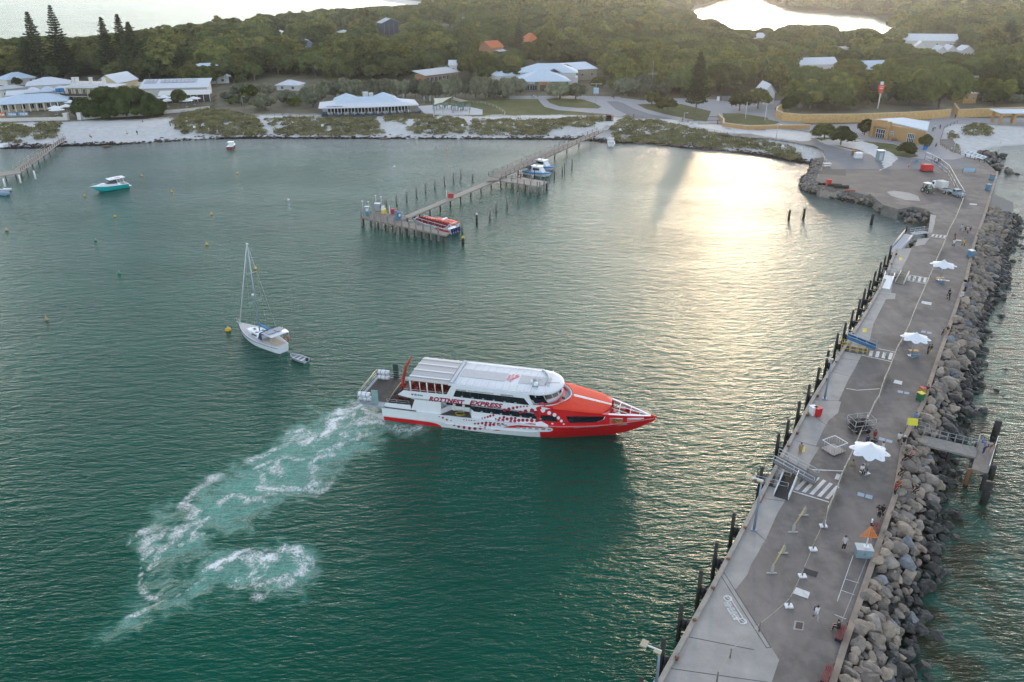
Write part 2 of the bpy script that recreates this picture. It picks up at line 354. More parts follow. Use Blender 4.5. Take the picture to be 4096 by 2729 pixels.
    h = math_('ADD', h, math_('MULTIPLY', f, .12))
    b = N.new('ShaderNodeBump'); b.inputs['Distance'].default_value = .30; b.inputs['Strength'].default_value = 1.0; L.new(h, b.inputs['Height']); 
    df = N.new('ShaderNodeBsdfDiffuse'); gl = N.new('ShaderNodeBsdfGlossy'); fr = N.new('ShaderNodeFresnel'); fr.inputs['IOR'].default_value = 1.34; ms = N.new('ShaderNodeMixShader')
    L.new(b.outputs[0], gl.inputs['Normal']); L.new(b.outputs[0], fr.inputs['Normal']); L.new(c, df.inputs['Color']); gl.inputs['Roughness'].default_value = .14
    bd = N.new('ShaderNodeBump'); bd.inputs['Distance'].default_value = .35; L.new(h, bd.inputs['Height']); L.new(bd.outputs[0], df.inputs['Normal'])
    k = math_('MAXIMUM', math_('MULTIPLY', math_('SUBTRACT', fr.outputs[0], .040),.95),0.0)     # seen through a polarising filter
    k = math_('MINIMUM', math_('MULTIPLY', k, math_('SUBTRACT', 1.0, math_('MULTIPLY', f, .8))),1.0)
    L.new(k, ms.inputs[0]); L.new(df.outputs[0], ms.inputs[1]); L.new(gl.outputs[0], ms.inputs[2]); L.new(ms.outputs[0], N['Material Output'].inputs[0]); N.remove(p)
    return m
WM = water_mat()
xs = np.unique(np.concatenate([[-2550,-1800], np.arange(-1200,-320,40), np.arange(-320,-78,4), np.arange(-78,0,.4), np.arange(0,330,4), np.arange(330,1200,40), [1800,2550]]))
ys = np.unique(np.concatenate([[-400,-100], np.arange(0,42,4), np.arange(42,106,.4), np.arange(106,420,4), np.arange(420,1200,40), [1600,2200,3350]]))
X, Y, Fq = grid(xs, ys); P = np.stack([X, Y], 1)
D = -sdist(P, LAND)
shal_sheen = 1 - smooth(np.clip(D, 0,99)/26.0); shal_sheen = np.where(np.abs(X) < 400, shal_sheen*.7 + .52*np.exp(-np.clip(D,0,400)/75.0),0)  # pale shallows; the wide falloff also paints missing sky reflection into the colour
rockline = GL([(3661,2729),(3695,2422),(3760,2248),(3763,2028),(3782,1814),(3868,1687),(3925,1513),(4029,1139),(4085,804),(4050,704)], 0)
rd = seg_dist(P, rockline, False); dx = X - np.interp(Y, [p[1] for p in rockline], [p[0] for p in rockline])
weed = np.where(dx > -2, np.exp(-(rd/9)**2),0)
side = np.where(dx > -2,.22,0)
shal_sheen = np.maximum(shal_sheen, side)
near = (X > -85) & (X < 5) & (Y > 40) & (Y < 108)
aer = np.zeros(len(P)); foam = np.zeros(len(P))
warp = np.stack([X + 3.4*(vnoise(X, Y, 3.6,1)-.5) + 1.8*(vnoise(X, Y, 1.4,5)-.5), Y + 3.4*(vnoise(X, Y, 3.6,2)-.5) + 1.8*(vnoise(X, Y, 1.4,6)-.5)], 1)
SW = 1.6; aer[near] = strokes_field(warp[near], AER); SW = 1.0; foam[near] = strokes_field(warp[near], FOAM)
edge = (near & ((X < -80) | (Y < 43))); 
me = np_mesh('sea', np.stack([X, Y, np.zeros(len(X))], 1), Fq, True)
for n, v in (('aer', aer),('foam', foam),('shallow', shal_sheen),('calm', np.clip(np.exp(-np.clip(D,0,300)/30.0)*.15,0,1)),('weed', weed)): fattr(me, n, v)
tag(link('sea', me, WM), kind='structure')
mb = MB(); mb.prism(LAKE, 0.0,0.6); lk = mb.build('lake', WM, tri=True); tag(lk, kind='structure')
fattr(lk.data, 'calm', np.full(len(lk.data.vertices),.93))

# ---------------------------------------------------------------- sheets: paving, road, lawns
def sheet(name, pts2d, z, m):
    mb = MB(); n = len(pts2d); mb.add([(p[0], p[1], z) for p in pts2d], [tuple(range(n))])
    o = mb.build(name, m); bm = bmesh.new(); bm.from_mesh(o.data)
    bmesh.ops.recalc_face_normals(bm, faces=bm.faces[:])
    for f_ in bm.faces:
        if f_.normal.z < 0: f_.normal_flip()
    bmesh.ops.triangulate(bm, faces=bm.faces[:]); bm.to_mesh(o.data); bm.free()
    return tag(o, kind='structure')
ASPH = mat('asphalt', (.155,.14,.13),.85, var=.22, vs=.35, bump=.5, bs=12)
CONC = mat('concrete', (.33,.31,.285),.8, var=.16, vs=.5, bump=.25, bs=5)
PAVE = mat('pale_paving', (.30,.285,.29),.8, var=.12, vs=.6)
GRASS = mat('lawn_grass', (.115,.115,.045),.95, var=.35, vs=.16, bump=.6, bs=3, spec=.1)
ROADM = mat('road_asphalt', (.17,.165,.17),.85, var=.12, vs=.4)
KERB = mat('kerb_stone', (.42,.38,.33),.8)
sheet('pavement', GL(Z3([(-40,850),(300,840),(640,790),(700,760),(860,640),(940,640),(960,800),(1000,900),(1200,925),(1560,900),(1830,890),(2354,860)]) +
   Z4([(0,890),(140,900),(60,1000),(100,1080),(400,1150),(800,1140),(1500,1100),(1650,1000),(1700,1000),(1740,1080),(2354,1100),(2354,1160),(1700,1140),(1620,1180),(1580,1330),(1700,1400),(1820,1440),(1700,1475),(1400,1470),(1000,1440),(560,1350),(400,1270),(0,1255)]) +
   Z3([(2300,1250),(1700,1150),(1200,1060),(1060,1050),(950,1100),(880,1200),(830,1190),(940,1060),(820,1045),(500,1035),(200,1000),(0,1000)])), ZL+.02, PAVE)
sheet('road', GL(Z3([(868,934),(960,932),(1020,950),(1120,1000),(1260,1048),(1500,1098),(1800,1150),(2050,1200),(2354,1245)]) + Z4([(0,1240),(400,1262),(540,1335),(800,1400),(1000,1432),(1400,1462),(1700,1470),(1820,1445)]) +
   Z4([(1900,1520),(1900,1560),(520,1560),(520,1400),(440,1350),(250,1312),(100,1290),(0,1275)]) + Z3([(2200,1270),(1800,1225),(1500,1165),(1250,1118),(1080,1065),(950,1005)])), ZL+.045, ROADM)
LAWNS = [Z3([(-900,935),(-600,925),(-200,915),(240,912),(262,945),(300,985),(420,1015),(620,1030),(790,1048),(720,1072),(400,1092),(0,1100),(-300,1095),(-420,1075),(-520,1010),(-700,960)]),
  Z3([(315,915),(400,905),(640,915),(760,950),(822,985),(790,1000),(600,995),(440,980),(350,950)]),
  Z3([(1150,962),(1330,955),(1560,960),(1830,1025),(1790,1120),(1640,1100),(1400,1050),(1230,1005)]),
  Z3([(1935,1045),(2100,1045),(2354,1085)]) + Z4([(0,1100),(110,1125),(60,1145),(0,1150)]) + Z3([(2200,1155),(1960,1130)]),
  Z4([(415,1265),(560,1255),(800,1290),(1150,1328),(1300,1375),(1385,1440),(1300,1455),(1050,1420),(800,1385),(560,1325)]),
  Z3([(-1730,700),(-1600,640),(-1500,690),(-1500,760),(-1700,780)])]
for q in LAWNS: sheet('lawn', GL(q), ZL+.07, GRASS)
sheet('playground_sand', GL([(1670,426),(1750,420),(1860,425),(1930,440),(1930,460),(1800,463),(1700,458)]), ZL+.09, mat('play_sand', (.55,.53,.52),.9, var=.06))
# ---------------------------------------------------------------- scattering and text
def scatter(name, pts, rots, scs, idx, protos, label, cat, group=None):
    me = bpy.data.meshes.new(name); me.vertices.add(len(pts)); me.vertices.foreach_set('co', np.asarray(pts, np.float32).ravel())
    a = me.attributes.new('rot', 'FLOAT_VECTOR', 'POINT'); a.data.foreach_set('vector', np.asarray(rots, np.float32).ravel())
    a = me.attributes.new('scl', 'FLOAT_VECTOR', 'POINT'); a.data.foreach_set('vector', np.asarray(scs, np.float32).ravel())
    a = me.attributes.new('pick', 'INT', 'POINT'); a.data.foreach_set('value', np.asarray(idx, np.int32))
    o = link(name, me); ng = bpy.data.node_groups.new(name, 'GeometryNodeTree'); N = ng.nodes; L = ng.links
    ng.interface.new_socket('Geometry', in_out='INPUT', socket_type='NodeSocketGeometry'); ng.interface.new_socket('Geometry', in_out='OUTPUT', socket_type='NodeSocketGeometry')
    gi = N.new('NodeGroupInput'); go = N.new('NodeGroupOutput'); jn = N.new('GeometryNodeJoinGeometry')
    for p in reversed(protos):
        oi = N.new('GeometryNodeObjectInfo'); oi.inputs['Object'].default_value = p; oi.inputs['As Instance'].default_value = True; oi.transform_space = 'ORIGINAL'
        L.new(oi.outputs['Geometry'], jn.inputs[0])
    ip = N.new('GeometryNodeInstanceOnPoints'); ip.inputs['Pick Instance'].default_value = True
    def at(n, t): q = N.new('GeometryNodeInputNamedAttribute'); q.data_type = t; q.inputs['Name'].default_value = n; return q.outputs['Attribute']
    e2r = N.new('FunctionNodeEulerToRotation'); L.new(at('rot', 'FLOAT_VECTOR'), e2r.inputs[0])
    mp = N.new('GeometryNodeMeshToPoints'); L.new(gi.outputs[0], mp.inputs[0])
    L.new(mp.outputs[0], ip.inputs['Points']); L.new(jn.outputs[0], ip.inputs['Instance']); L.new(at('pick', 'INT'), ip.inputs['Instance Index'])
    L.new(e2r.outputs[0], ip.inputs['Rotation']); L.new(at('scl', 'FLOAT_VECTOR'), ip.inputs['Scale']); L.new(ip.outputs[0], go.inputs[0])
    md = o.modifiers.new('scatter', 'NODES'); md.node_group = ng
    return tag(o, label, cat, group, 'stuff')
def text_mesh(s, size, m, name, parent=None, shear=0.0, bold=0.0, depth=0.004, align='LEFT', sx=1.0):
    cu = bpy.data.curves.new(name, 'FONT'); cu.body = s; cu.size = size; cu.shear = shear; cu.offset = bold; cu.extrude = depth; cu.align_x = align; cu.resolution_u = 2; cu.space_character = 1.05
    t = bpy.data.objects.new(name, cu); COL.objects.link(t)
    bpy.context.view_layer.update(); dg = bpy.context.evaluated_depsgraph_get()
    me = bpy.data.meshes.new_from_object(t.evaluated_get(dg)); bpy.data.objects.remove(t); me.name = name
    if sx != 1.0:
        for v in me.vertices: v.co.x *= sx
    me.materials.clear(); return link(name, me, m, parent)
def hgt(pb, pt, z0=0.0):                   # height of an upright post from its foot and head pixels
    b = G(pb[0], pb[1], z0); lo, hi = 0.0,60.0
    for _ in range(40):
        mid = (lo + hi)/2
        if proj(b.x, b.y, z0 + mid)[1] > pt[1]: lo = mid
        else: hi = mid
    return b, lo
K51 = lambda x, y: (2500 + x*.5098,2100 + y*.5098)
K46 = lambda x, y: (3000 + x*.4656,1600 + y*.4656)
K49 = lambda x, y: (3000 + x*.4968,1950 + y*.4968)
K5 = lambda x, y: (3072 + x*.435,500 + y*.435)
K11 = lambda x, y: (3072 + x*.435,1100 + y*.435)
def GP(pts, z=ZL): return [G(x, y, z).to_2d() for x, y in pts]
# ---------------------------------------------------------------- the long quay
edgeL = [K51(100,1500), K51(250,1234), K51(720,390), K46(0,960), K46(520,0), K11(900,330), K11(1060,50), K5(1170,1140)]
edgeR = [K5(1800,1450), K5(1880,1100), K5(1990,800), K5(2100,430), K5(2060,390), K5(1990,330), K5(1820,1440-1150)]
edgeR0 = [K49(560,1750), K49(640,1568), K49(740,1250), K49(880,850), K49(1050,350), K49(1150,60), K46(1310,320), K11(1400,1200), K11(1500,900), K11(1800,50)]
inner = [K5(1320,1132), K5(1480,1040), K5(1465,1005), K5(1545,870), K5(1520,820), K5(1440,770), K5(1330,750), K5(1200,775), K5(1060,735), K5(960,655), K5(700,600), K5(460,570), K5(440,500), K5(480,420), K5(520,300), K5(500,200), K5(620,150), K5(1000,120), K5(1700,130), K5(1780,280)]
quay = empty('quay', tuple(G(*K46(800,600), ZL)),0, 'long grey quay with an asphalt deck and pale concrete edge, running along the boulder breakwater', 'quay')
qx, qy = quay.location.x, quay.location.y
def rel(pts): return [(p[0]-qx, p[1]-qy) for p in pts]
outline = GP(edgeL) + GP(inner) + GP(edgeR[::-1]) + GP(edgeR0[::-1])
QM = mat('quay_wall', (.20,.18,.16),.9, var=.3, vs=.7)
mb = MB(); mb.prism(rel(outline),-ZL-2.0,-.02,0); mb.build('deck_slab', [QM, ASPH], quay, tri=True)
def flat(name, px, dz, m, parent, hole=None):
    mb = MB(); q = rel(GP(px)); mb.add([(a, b, dz) for a, b in q], [tuple(range(len(q)))]); o = mb.build(name, m, parent)
    bm = bmesh.new(); bm.from_mesh(o.data)
    for f_ in bm.faces:
        f_.normal_update()
        if f_.normal.z < 0: f_.normal_flip()
    bmesh.ops.triangulate(bm, faces=bm.faces[:]); bm.to_mesh(o.data); bm.free(); return o
def asph_mat():
    m = mat('quay_asphalt', (.185,.157,.138),.88, var=.2, vs=.3, bump=.35, bs=9); nt = m.node_tree; N = nt.nodes; L = nt.links
    p = N['Principled BSDF']; src = p.inputs['Base Color'].links[0].from_socket
    geo = N.new('ShaderNodeNewGeometry'); mp = N.new('ShaderNodeMapping'); mp.inputs['Rotation'].default_value = (0,0,R(28)); mp.inputs['Scale'].default_value = (.9,.18,1)
    L.new(geo.outputs['Position'], mp.inputs[0]); nz = N.new('ShaderNodeTexNoise'); nz.inputs['Scale'].default_value = .8; nz.inputs['Detail'].default_value = 7; L.new(mp.outputs[0], nz.inputs['Vector'])
    r = N.new('ShaderNodeMapRange'); r.inputs[1].default_value = .35; r.inputs[2].default_value = .7; r.inputs[3].default_value = .90; r.inputs[4].default_value = 1.10; L.new(nz.outputs['Fac'], r.inputs[0])
    vo = N.new('ShaderNodeTexNoise'); vo.inputs['Scale'].default_value = .09; vo.inputs['Detail'].default_value = 8; vo.inputs['Roughness'].default_value = .75; L.new(geo.outputs['Position'], vo.inputs['Vector'])
    r2 = N.new('ShaderNodeMapRange'); r2.inputs[1].default_value = .46; r2.inputs[2].default_value = .54; r2.inputs[3].default_value = .82; r2.inputs[4].default_value = 1.12; L.new(vo.outputs['Fac'], r2.inputs[0])
    mm = N.new('ShaderNodeMath'); mm.operation = 'MULTIPLY'; L.new(r.outputs[0], mm.inputs[0]); L.new(r2.outputs[0], mm.inputs[1])
    mx = N.new('ShaderNodeMix'); mx.data_type = 'RGBA'; mx.blend_type = 'MULTIPLY'; mx.inputs[0].default_value = 1; L.new(src, mx.inputs[6]); L.new(mm.outputs[0], mx.inputs[7]); L.new(mx.outputs[2], p.inputs['Base Color']); return m
QA = asph_mat()
flat('asphalt_deck', edgeL + inner + edgeR[::-1] + edgeR0[::-1], .0, QA, quay)
apron = [K51(250,1234), K51(720,390), K46(0,960), K46(520,0), K11(900,330), K11(1060,50), K5(1170,1140), K5(1320,1135), K5(1285,1220), K5(1225,1330), K5(1140,1420), K11(1150,80), K11(1130,165), K11(1175,172), K11(1168,222), K11(1085,225), K11(1060,275), K11(970,450), K11(935,600), K11(860,740), K11(800,860), K11(740,960),
  K11(650,1160), K11(672,1168), K11(660,1210), K11(645,1270), K11(555,1340), K11(520,1420), K46(655,205), K46(565,400), K46(598,408), K46(580,440), K46(545,490), K46(505,560), K46(400,760), K46(330,800), K46(300,870), K46(235,975), K46(180,1100), K46(95,1289), K51(1100,110), K51(1040,230), K51(990,310), K51(960,390), K51(915,450), K51(860,515)]
CONCQ = mat('apron_concrete', (.345,.315,.285),.8, var=.2, vs=.45, bump=.2, bs=6, streak=False)
flat('concrete_apron', apron + [K51(1210,1060), K51(1130,1300), K51(210,1300)], .012, CONCQ, quay)
# kerb beam along the harbour edge, and the low capping wall on the rock side
def ribbon(name, px, w, h, m, parent, z=0.0, off=0.0):
    P_ = rel(GP(px)); A = []; B = []
    for i, p in enumerate(P_):
        a = Vector(P_[max(i-1,0)]); b = Vector(P_[min(i+1,len(P_)-1)]); d = (b-a).normalized(); n = Vector((-d.y, d.x))
        A.append((p[0]+n.x*(off-w/2), p[1]+n.y*(off-w/2))); B.append((p[0]+n.x*(off+w/2), p[1]+n.y*(off+w/2)))
    mb = MB(); r = [[(a[0],a[1],z),(b[0],b[1],z),(b[0],b[1],z+h),(a[0],a[1],z+h)] for a, b in zip(A, B)]
    mb.loft(r, sm=False); return mb.build(name, m, parent)
ribbon('edge_kerb', edgeL[:-1]+[K5(1165,1142)], .42,.24, mat('kerb_concrete', (.36,.31,.26),.85, var=.3, vs=.8), quay, .0,-.24)
ribbon('rock_side_wall', edgeR0 + edgeR[:4], .55,.16, mat('cap_wall', (.30,.235,.18),.85, var=.3, vs=.5), quay, .0,-.25)
# joints in the concrete, painted marks
WHT = mat('worn_white_paint', (.62,.60,.57),.7, var=.3, vs=2.2); YEL = mat('yellow_paint', (.62,.50,.04),.7, var=.15, vs=2)
REDP = mat('red_paint', (.38,.07,.04),.7, var=.35, vs=2.5); DKP = mat('dark_patch', (.045,.042,.042),.9, var=.25); JNT = mat('joint', (.10,.09,.08),.9); BLUP = mat('pale_blue_paint', (.32,.38,.46),.7, var=.15)
n_mark = 0
def mark(px, m, name='road_marking', dz=.024): flat(name, px, dz, m, quay)
def line(px, w, m, name='road_marking', dz=.024):
    P_ = rel(GP(px)); mb = MB()
    for a, b in zip(P_[:-1], P_[1:]):
        a = Vector(a); b = Vector(b); d = (b-a).normalized(); n = Vector((-d.y, d.x))*w/2
        mb.quad((*(a-n), dz),(*(b-n), dz),(*(b+n), dz),(*(a+n), dz))
    mb.build(name, m, quay)
# crossings (three), near to far
def stripes(fa, fb, na, nb, n, m=WHT):     # corners: far-left, far-right, near-left, near-right in pixels; n painted bars
    fa, fb, na, nb = [Vector(q) for q in (fa, fb, na, nb)]
    mb = MB()
    for i in range(n):
        t0 = (i + .1)/n; t1 = (i + .62)/n
        q = rel(GP([tuple(na.lerp(nb, t0)), tuple(na.lerp(nb, t1)), tuple(fa.lerp(fb, t1)), tuple(fa.lerp(fb, t0))]))
        mb.add([(a, b, .026) for a, b in q], [(0,1,2,3)])
    mb.build('crossing_stripes', m, quay)
stripes(K46(510,630), K46(790,760), K46(370,770), K46(700,862),5)
line([K46(360,782), K46(680,880)], .22, WHT); line([K46(520,600), K46(800,612)], .2, WHT)
mark([K46(745,635), K46(778,645), K46(760,690), K46(725,680)], WHT)
stripes(K11(870,690), K11(1175,722), K11(860,735), K11(1155,785),5); line([K11(862,740), K11(1145,800)], .2, WHT); line([K11(1010,678), K11(1175,712)], .18, WHT)
stripes(K5(1285,1385), K5(1480,1410), K5(1275,1425), K5(1465,1455),4); line([K5(1270,1375), K5(1485,1412)], .25, WHT); line([K5(1250,1425), K5(1455,1462)], .25, WHT)
stripes(K5(1510,1008), K5(1650,1022), K5(1495,1025), K5(1640,1042),4); line([K5(1490,1028), K5(1640,1047)], .2, WHT); line([K5(1460,1002), K5(1655,1018)], .2, WHT)
for q in ([(740,495),(885,512),(800-0,0)],): pass
for q, m in (([K46(1110,320), K46(1165,335), K46(1158,357), K46(1103,345)], BLUP),([K46(1172,337), K46(1226,352), K46(1218,375), K46(1165,360)], BLUP),([K46(928,792), K46(985,808), K46(978,838), K46(920,822)], BLUP),([K46(995,810), K46(1055,825), K46(1048,857), K46(987,840)], BLUP),
   ([K51(1342,490), K51(1452,530), K51(1435,580), K51(1316,538)], WHT),([K11(1165,965), K11(1238,980), K11(1228,1012), K11(1152,995)], WHT),([K11(1415,240), K11(1506,255), K11(1500,280), K11(1408,262)], WHT),
   ([K11(1412,512), K11(1452,518), K11(1448,535), K11(1408,530)], BLUP),([K11(1465,522), K11(1506,528), K11(1502,545), K11(1462,540)], BLUP),([K11(1195,1062), K11(1242,1070), K11(1238,1090), K11(1190,1082)], BLUP),([K11(1255,1075), K11(1300,1082), K11(1298,1100), K11(1252,1095)], BLUP),
   ([K5(1855,722), K5(1922,728), K5(1918,738), K5(1852,732)], WHT),([K5(1730,1055), K5(1780,1060), K5(1776,1068), K5(1726,1063)], WHT),([K5(1590,1420), K5(1670,1430), K5(1668,1440), K5(1588,1430)], WHT)): mark(q, m)
mark([K51(1405,338), K51(1516,372), K51(1500,412), K51(1395,378)], DKP, 'dark_patch'); mark([K51(1345,762), K51(1398,770), K51(1388,820), K51(1335,812)], mat('iron_grate', (.05,.03,.02),.6), 'drain_grate', .03)
mark([K51(1330,750), K51(1408,762), K51(1398,832), K51(1318,822)], CONCQ, 'drain_surround', .018)
mark([K11(868,490), K11(910,492), K11(905,530), K11(868,528)], YEL); mark([K46(440,400), K46(475,405), K46(468,450), K46(438,445)], YEL); mark([K5(1208,1218), K5(1236,1220), K5(1232,1248), K5(1202,1246)], YEL)
for q in ([K51(735,372), K51(1110,965)], [K51(775,372), K51(1145,962)], [K51(1110,965), K51(1145,962)], [K51(1012,45), K51(1100,120)], [K46(392,350), K46(598,408)], [K46(130,850), K46(300,872)], [K46(545,140), K46(660,220)], [K11(590,890), K11(750,935)], [K11(680,770), K11(840,790)],
   [K51(340,1125), K51(1150,1240)], [K51(500,880), K51(1010,980)], [K11(440,1150), K11(660,1160)]): line(q, .07, JNT, 'joint', .02)
line([K51(1790,240), K51(1665,600)], .06, WHT); line([K51(1905,250), K51(1700,760)], .08, CONCQ)
for q in ([K51(1725,425), K51(1835,458)], [K51(1690,512), K51(1800,550)], [K51(1645,705), K51(1735,740)]): line(q, .07, WHT)
for q in ([K11(720,1045), K11(820,1062), K11(1030,1048)],): line(q, .16, WHT)
mark([K5(560,320),K5(1000,350),K5(1400,365),K5(1640,475),K5(1745,640),K5(1560,715),K5(1400,740),K5(1100,640),K5(760,600),K5(475,562),K5(455,500)], mat('yard_ground', (.165,.135,.118),.9, var=.28, vs=.25, bump=.4), 'yard_surface', .008)
mark([K5(520,350), K5(715,358), K5(718,470), K5(478,452)], DKP.copy() if False else mat('patched_asphalt', (.10,.085,.07),.9, var=.2), 'asphalt_patch', .02)
mark([K5(1090,615), K5(1160,605), K5(1300,625), K5(1380,655), K5(1400,700), K5(1250,690), K5(1130,650)], CONCQ, 'worn_concrete', .02)
mark([K5(1495,820), K5(1545,835), K5(1535,900), K5(1510,990), K5(1470,1000), K5(1485,900)], CONCQ, 'worn_concrete', .02)
mark([K5(1470,1040), K5(1490,1036), K5(1440,1100), K5(1350,1118), K5(1375,1050)], CONCQ, 'worn_concrete', .022)
def painted(s, pa, pb, size, m, name='painted_lettering', bold=.01):
    a = G(*pa, ZL); b = G(*pb, ZL); t = text_mesh(s, size, m, name, None, bold=bold, depth=.001)
    L_ = (b-a).length; w = max(v.co.x for v in t.data.vertices); 
    for v in t.data.vertices: v.co.x *= L_/w
    t.location = (a.x-qx, a.y-qy, .034); t.rotation_euler = (0,0,math.atan2(b.y-a.y, b.x-a.x)); t.parent = quay
# PROHIBITED AREA panel
mark([K51(770,562), K51(818,556), K51(956,775), K51(905,782)], WHT); 
mark([K51(779,570), K51(814,565), K51(945,768), K51(910,774)], mat('panel_grey', (.24,.22,.21),.8), 'panel_ground', .028)
painted('PROHIBITED AREA', K51(908,742), K51(822,600),.95, WHT, bold=.03)
for c_ in ((806,577),(921,757)):
    c = G(*K51(*c_), ZL); mb=MB(); mb.lathe([(.30,.03),(.30,.036),(.40,.036),(.40,.03)], (c.x-qx, c.y-qy, 0),16, sm=False); mb.box((c.x-qx, c.y-qy, .034),(.07,.6,.006), rz=.7); mb.build('no_entry_symbol', WHT, quay)
mark([K46(75,885), K46(118,800), K46(134,812), K46(95,890)], mat('faded_red', (.36,.16,.11),.8, var=.3, vs=2), 'red_panel', .018); painted('RED', K46(84,872), K46(112,815),.5, REDP)
painted('4', K46(8,980), K46(30,975),.6, REDP); painted('2', K11(872,525), K11(884,526),.6, WHT)
painted('2', K46(445,440), K46(455,440),.5, WHT)
painted('STOP', K11(1098,765), K11(1090,712),.5, mat('stop_grey', (.12,.11,.1),.8)); painted('STOP', K5(1360,1448), K5(1352,1405),.4, MATS['stop_grey'])

# ---------------------------------------------------------------- piles and posts
PILE = mat('tarred_timber', (.028,.024,.02),.75, var=.4, vs=1.5, bump=.5, bs=6); GREYP = mat('weathered_timber', (.20,.185,.16),.85, var=.3, vs=1.5, bump=.4, bs=6)
RUST = mat('rusty_steel', (.16,.075,.035),.75, var=.4, vs=3); STEEL = mat('galvanised_steel', (.46,.47,.48),.42,.6, var=.12); RUB = mat('black_rubber', (.02,.02,.022),.7); WHP = mat('white_paint', (.74,.74,.74),.45, var=.06)
def make_pile(name, h, r, m, label, cat, group, below=2.5, cap=None):
    t = empty(name, (0,0,0),0, label, cat, group)
    mb = MB(); mb.tube([(0,0,-below),(0,0,h*.5),(0,0,h)], [r*1.05, r, r*.96], 10); mb.build('shaft', m, t)
    if cap: c = MB(); c.lathe([(r*1.1,h),(r*1.1,h+.15),(r*.2,h+.45),(.001,h+.47)], n=10); c.build('cap', cap, t)
    return t
bpy.context.view_layer.update()
fpx = [((100,1520),(110,1185)),((270,1200),(290,890)),((412,905),(445,620)),((562,650),(590,375)),((683,420),(705,175)),((820,170),(843,-30))]
fender = [(K51(*a), K51(*b)) for a, b in fpx] + [(K46(*a), K46(*b)) for a, b in (((60,860),(100,590)),((208,550),(237,355)),((290,430),(315,215)))] + \
  [(K11(*a), K11(*b)) for a, b in (((245,1440),(285,1180)),((340,1260),(380,1020)),((428,1105),(460,870)),((513,945),(545,757)),((603,765),(632,580)),((673,675),(705,462)),((742,548),(775,340)),((808,435),(842,233)),((852,345),(888,147)),((905,255),(943,62)),((950,170),(987,-28)))] + \
  [(K5(*a), K5(*b)) for a, b in (((1000,1468),(1030,1292)),((1045,1395),(1075,1215)),((1095,1300),(1130,1125)))]
far_p = [(K5(*a), K5(*b)) for a, b in (((1170,1140),(1180,1085)),((1188,1112),(1196,1062)),((1210,1085),(1218,1032)),((1222,1062),(1229,1012)),((1240,1030),(1247,980)),((1253,1010),(1260,958)),((1270,980),(1277,930)))]
proto = None
for i, (pb, pt) in enumerate(fender):
    b, h = hgt(pb, pt); h = max(4.4, min(h*.97,7.2))*(1+.03*math.sin(i*2.3))
    o = empty('fender_pile', tuple(b),0, 'tall black fender pile on the harbour edge of the quay, %s from the near end' % ORD[i], 'pile', 'fender piles along the quay')
    mb = MB(); mb.tube([(0,0,-2.5),(0.02,0,h*.5),(0,0,h)], [.21,.2,.18], 10); mb.build('shaft', PILE, o)
    mb = MB(); mb.box((.62,-.28,2.35),(.85,.28,.3), rz=-.5); mb.cyl((.38,-.15,1.75),.24,.8,10); mb.cyl((.38,-.15,1.55),.3,.14,10); mb.build('rubber_fender', RUB, o)
    mb = MB(); mb.cyl((1.15,-.52,2.66),.13,.25,8); mb.cyl((1.15,-.52,2.9),.2,.07,8); mb.cyl((.9,-.4,2.62),.16,.16,8); mb.build('rusty_bracket', RUST, o)
for i, (pb, pt) in enumerate(far_p):
    b, h = hgt(pb, pt)
    make_pile('timber_pile', h, .16, PILE, 'thin dark pile beside the narrow walkway, %s from the near end' % ORD[i], 'pile', 'thin piles by the walkway').location = b
def posts(lst, K, label, r=.17, m=GREYP, group=None, name='mooring_pile', cap=None):
    for i, (a, b) in enumerate(lst):
        p, h = hgt(K(*a), K(*b)); make_pile(name, h, r, m, label + (', %s from the left' % ORD[i] if len(lst) > 1 else ''), 'pile', group, cap=cap).location = p
KA = lambda x, y: (1400 + x*.4248,600 + y*.4248)
posts([((345,545),(340,462)),((440,515),(437,425)),((535,478),(534,392)),((627,442),(621,354)),((713,402),(711,318)),((801,370),(799,283)),((890,330),(884,246)),((976,298),(974,215)),((1044,266),(1038,184)),((1155,278),(1155,227))], KA,
      'weathered mooring pile on the shore side of the jetty', .24, group='piles behind the timber jetty')
posts([((1317,655),(1316,560)),((1378,585),(1377,495)),((1481,543),(1479,450)),((1580,497),(1579,401)),((1676,445),(1676,353))], KA, 'weathered mooring pile on the near side of the jetty', .26, group='piles in front of the timber jetty')
posts([((1998,252),(1998,160)),((2020,228),(2021,124)),((2089,198),(2091,90)),((1924,285),(1924,195)),((1738,270),(1738,165))], KA, 'thin dark pole in the water near the blue boats', .14, PILE, 'poles near the blue boats')
posts([((1057,775),(1055,682))], KA, 'pale timber pile just beyond the stern of the red and white tour boat', .28, GREYP, None)
posts([((1194,705),(1192,608))], KA, 'dark navigation pile with a white conical cap and white band', .26, PILE, None, cap=WHP)
posts([((1064,890),(1063,828))], KA, 'stout black pile with a yellow cap off the end of the timber jetty', .32, PILE, None, cap=YEL)
posts([((190,870),(205,785))], K5, 'leaning dark pile standing alone in the harbour, leftmost of the two close together', .3, PILE); posts([((323,865),(335,770))], K5, 'dark pile with iron collars in the harbour, right one of the two close together', .32, PILE)
posts([((948,920),(975,818))], K5, 'lone dark pile nearest the rocks at the quay yard', .34, PILE)
posts([((65,775),(40,675)),((262,730),(232,625)),((448,680),(427,575))], lambda x, y: (x*.319,500+y*.319), 'white pole in the water beside the left jetty', .22, WHP, 'white poles by the left jetty')
posts([((2005,890),(2050,705))], K46, 'thick dark pile at the near end of the fishing platform', .42, PILE)
posts([((2100,350),(2110,322))], K46, 'short dark pile stump behind the fishing platform', .42, PILE)
posts([((2095,330),(2130,182))], K46, 'tallest dark pile behind the fishing platform', .45, PILE); posts([((2050,700),(2070,565))], K46, 'dark pile at the seaward side of the fishing platform deck', .42, PILE)

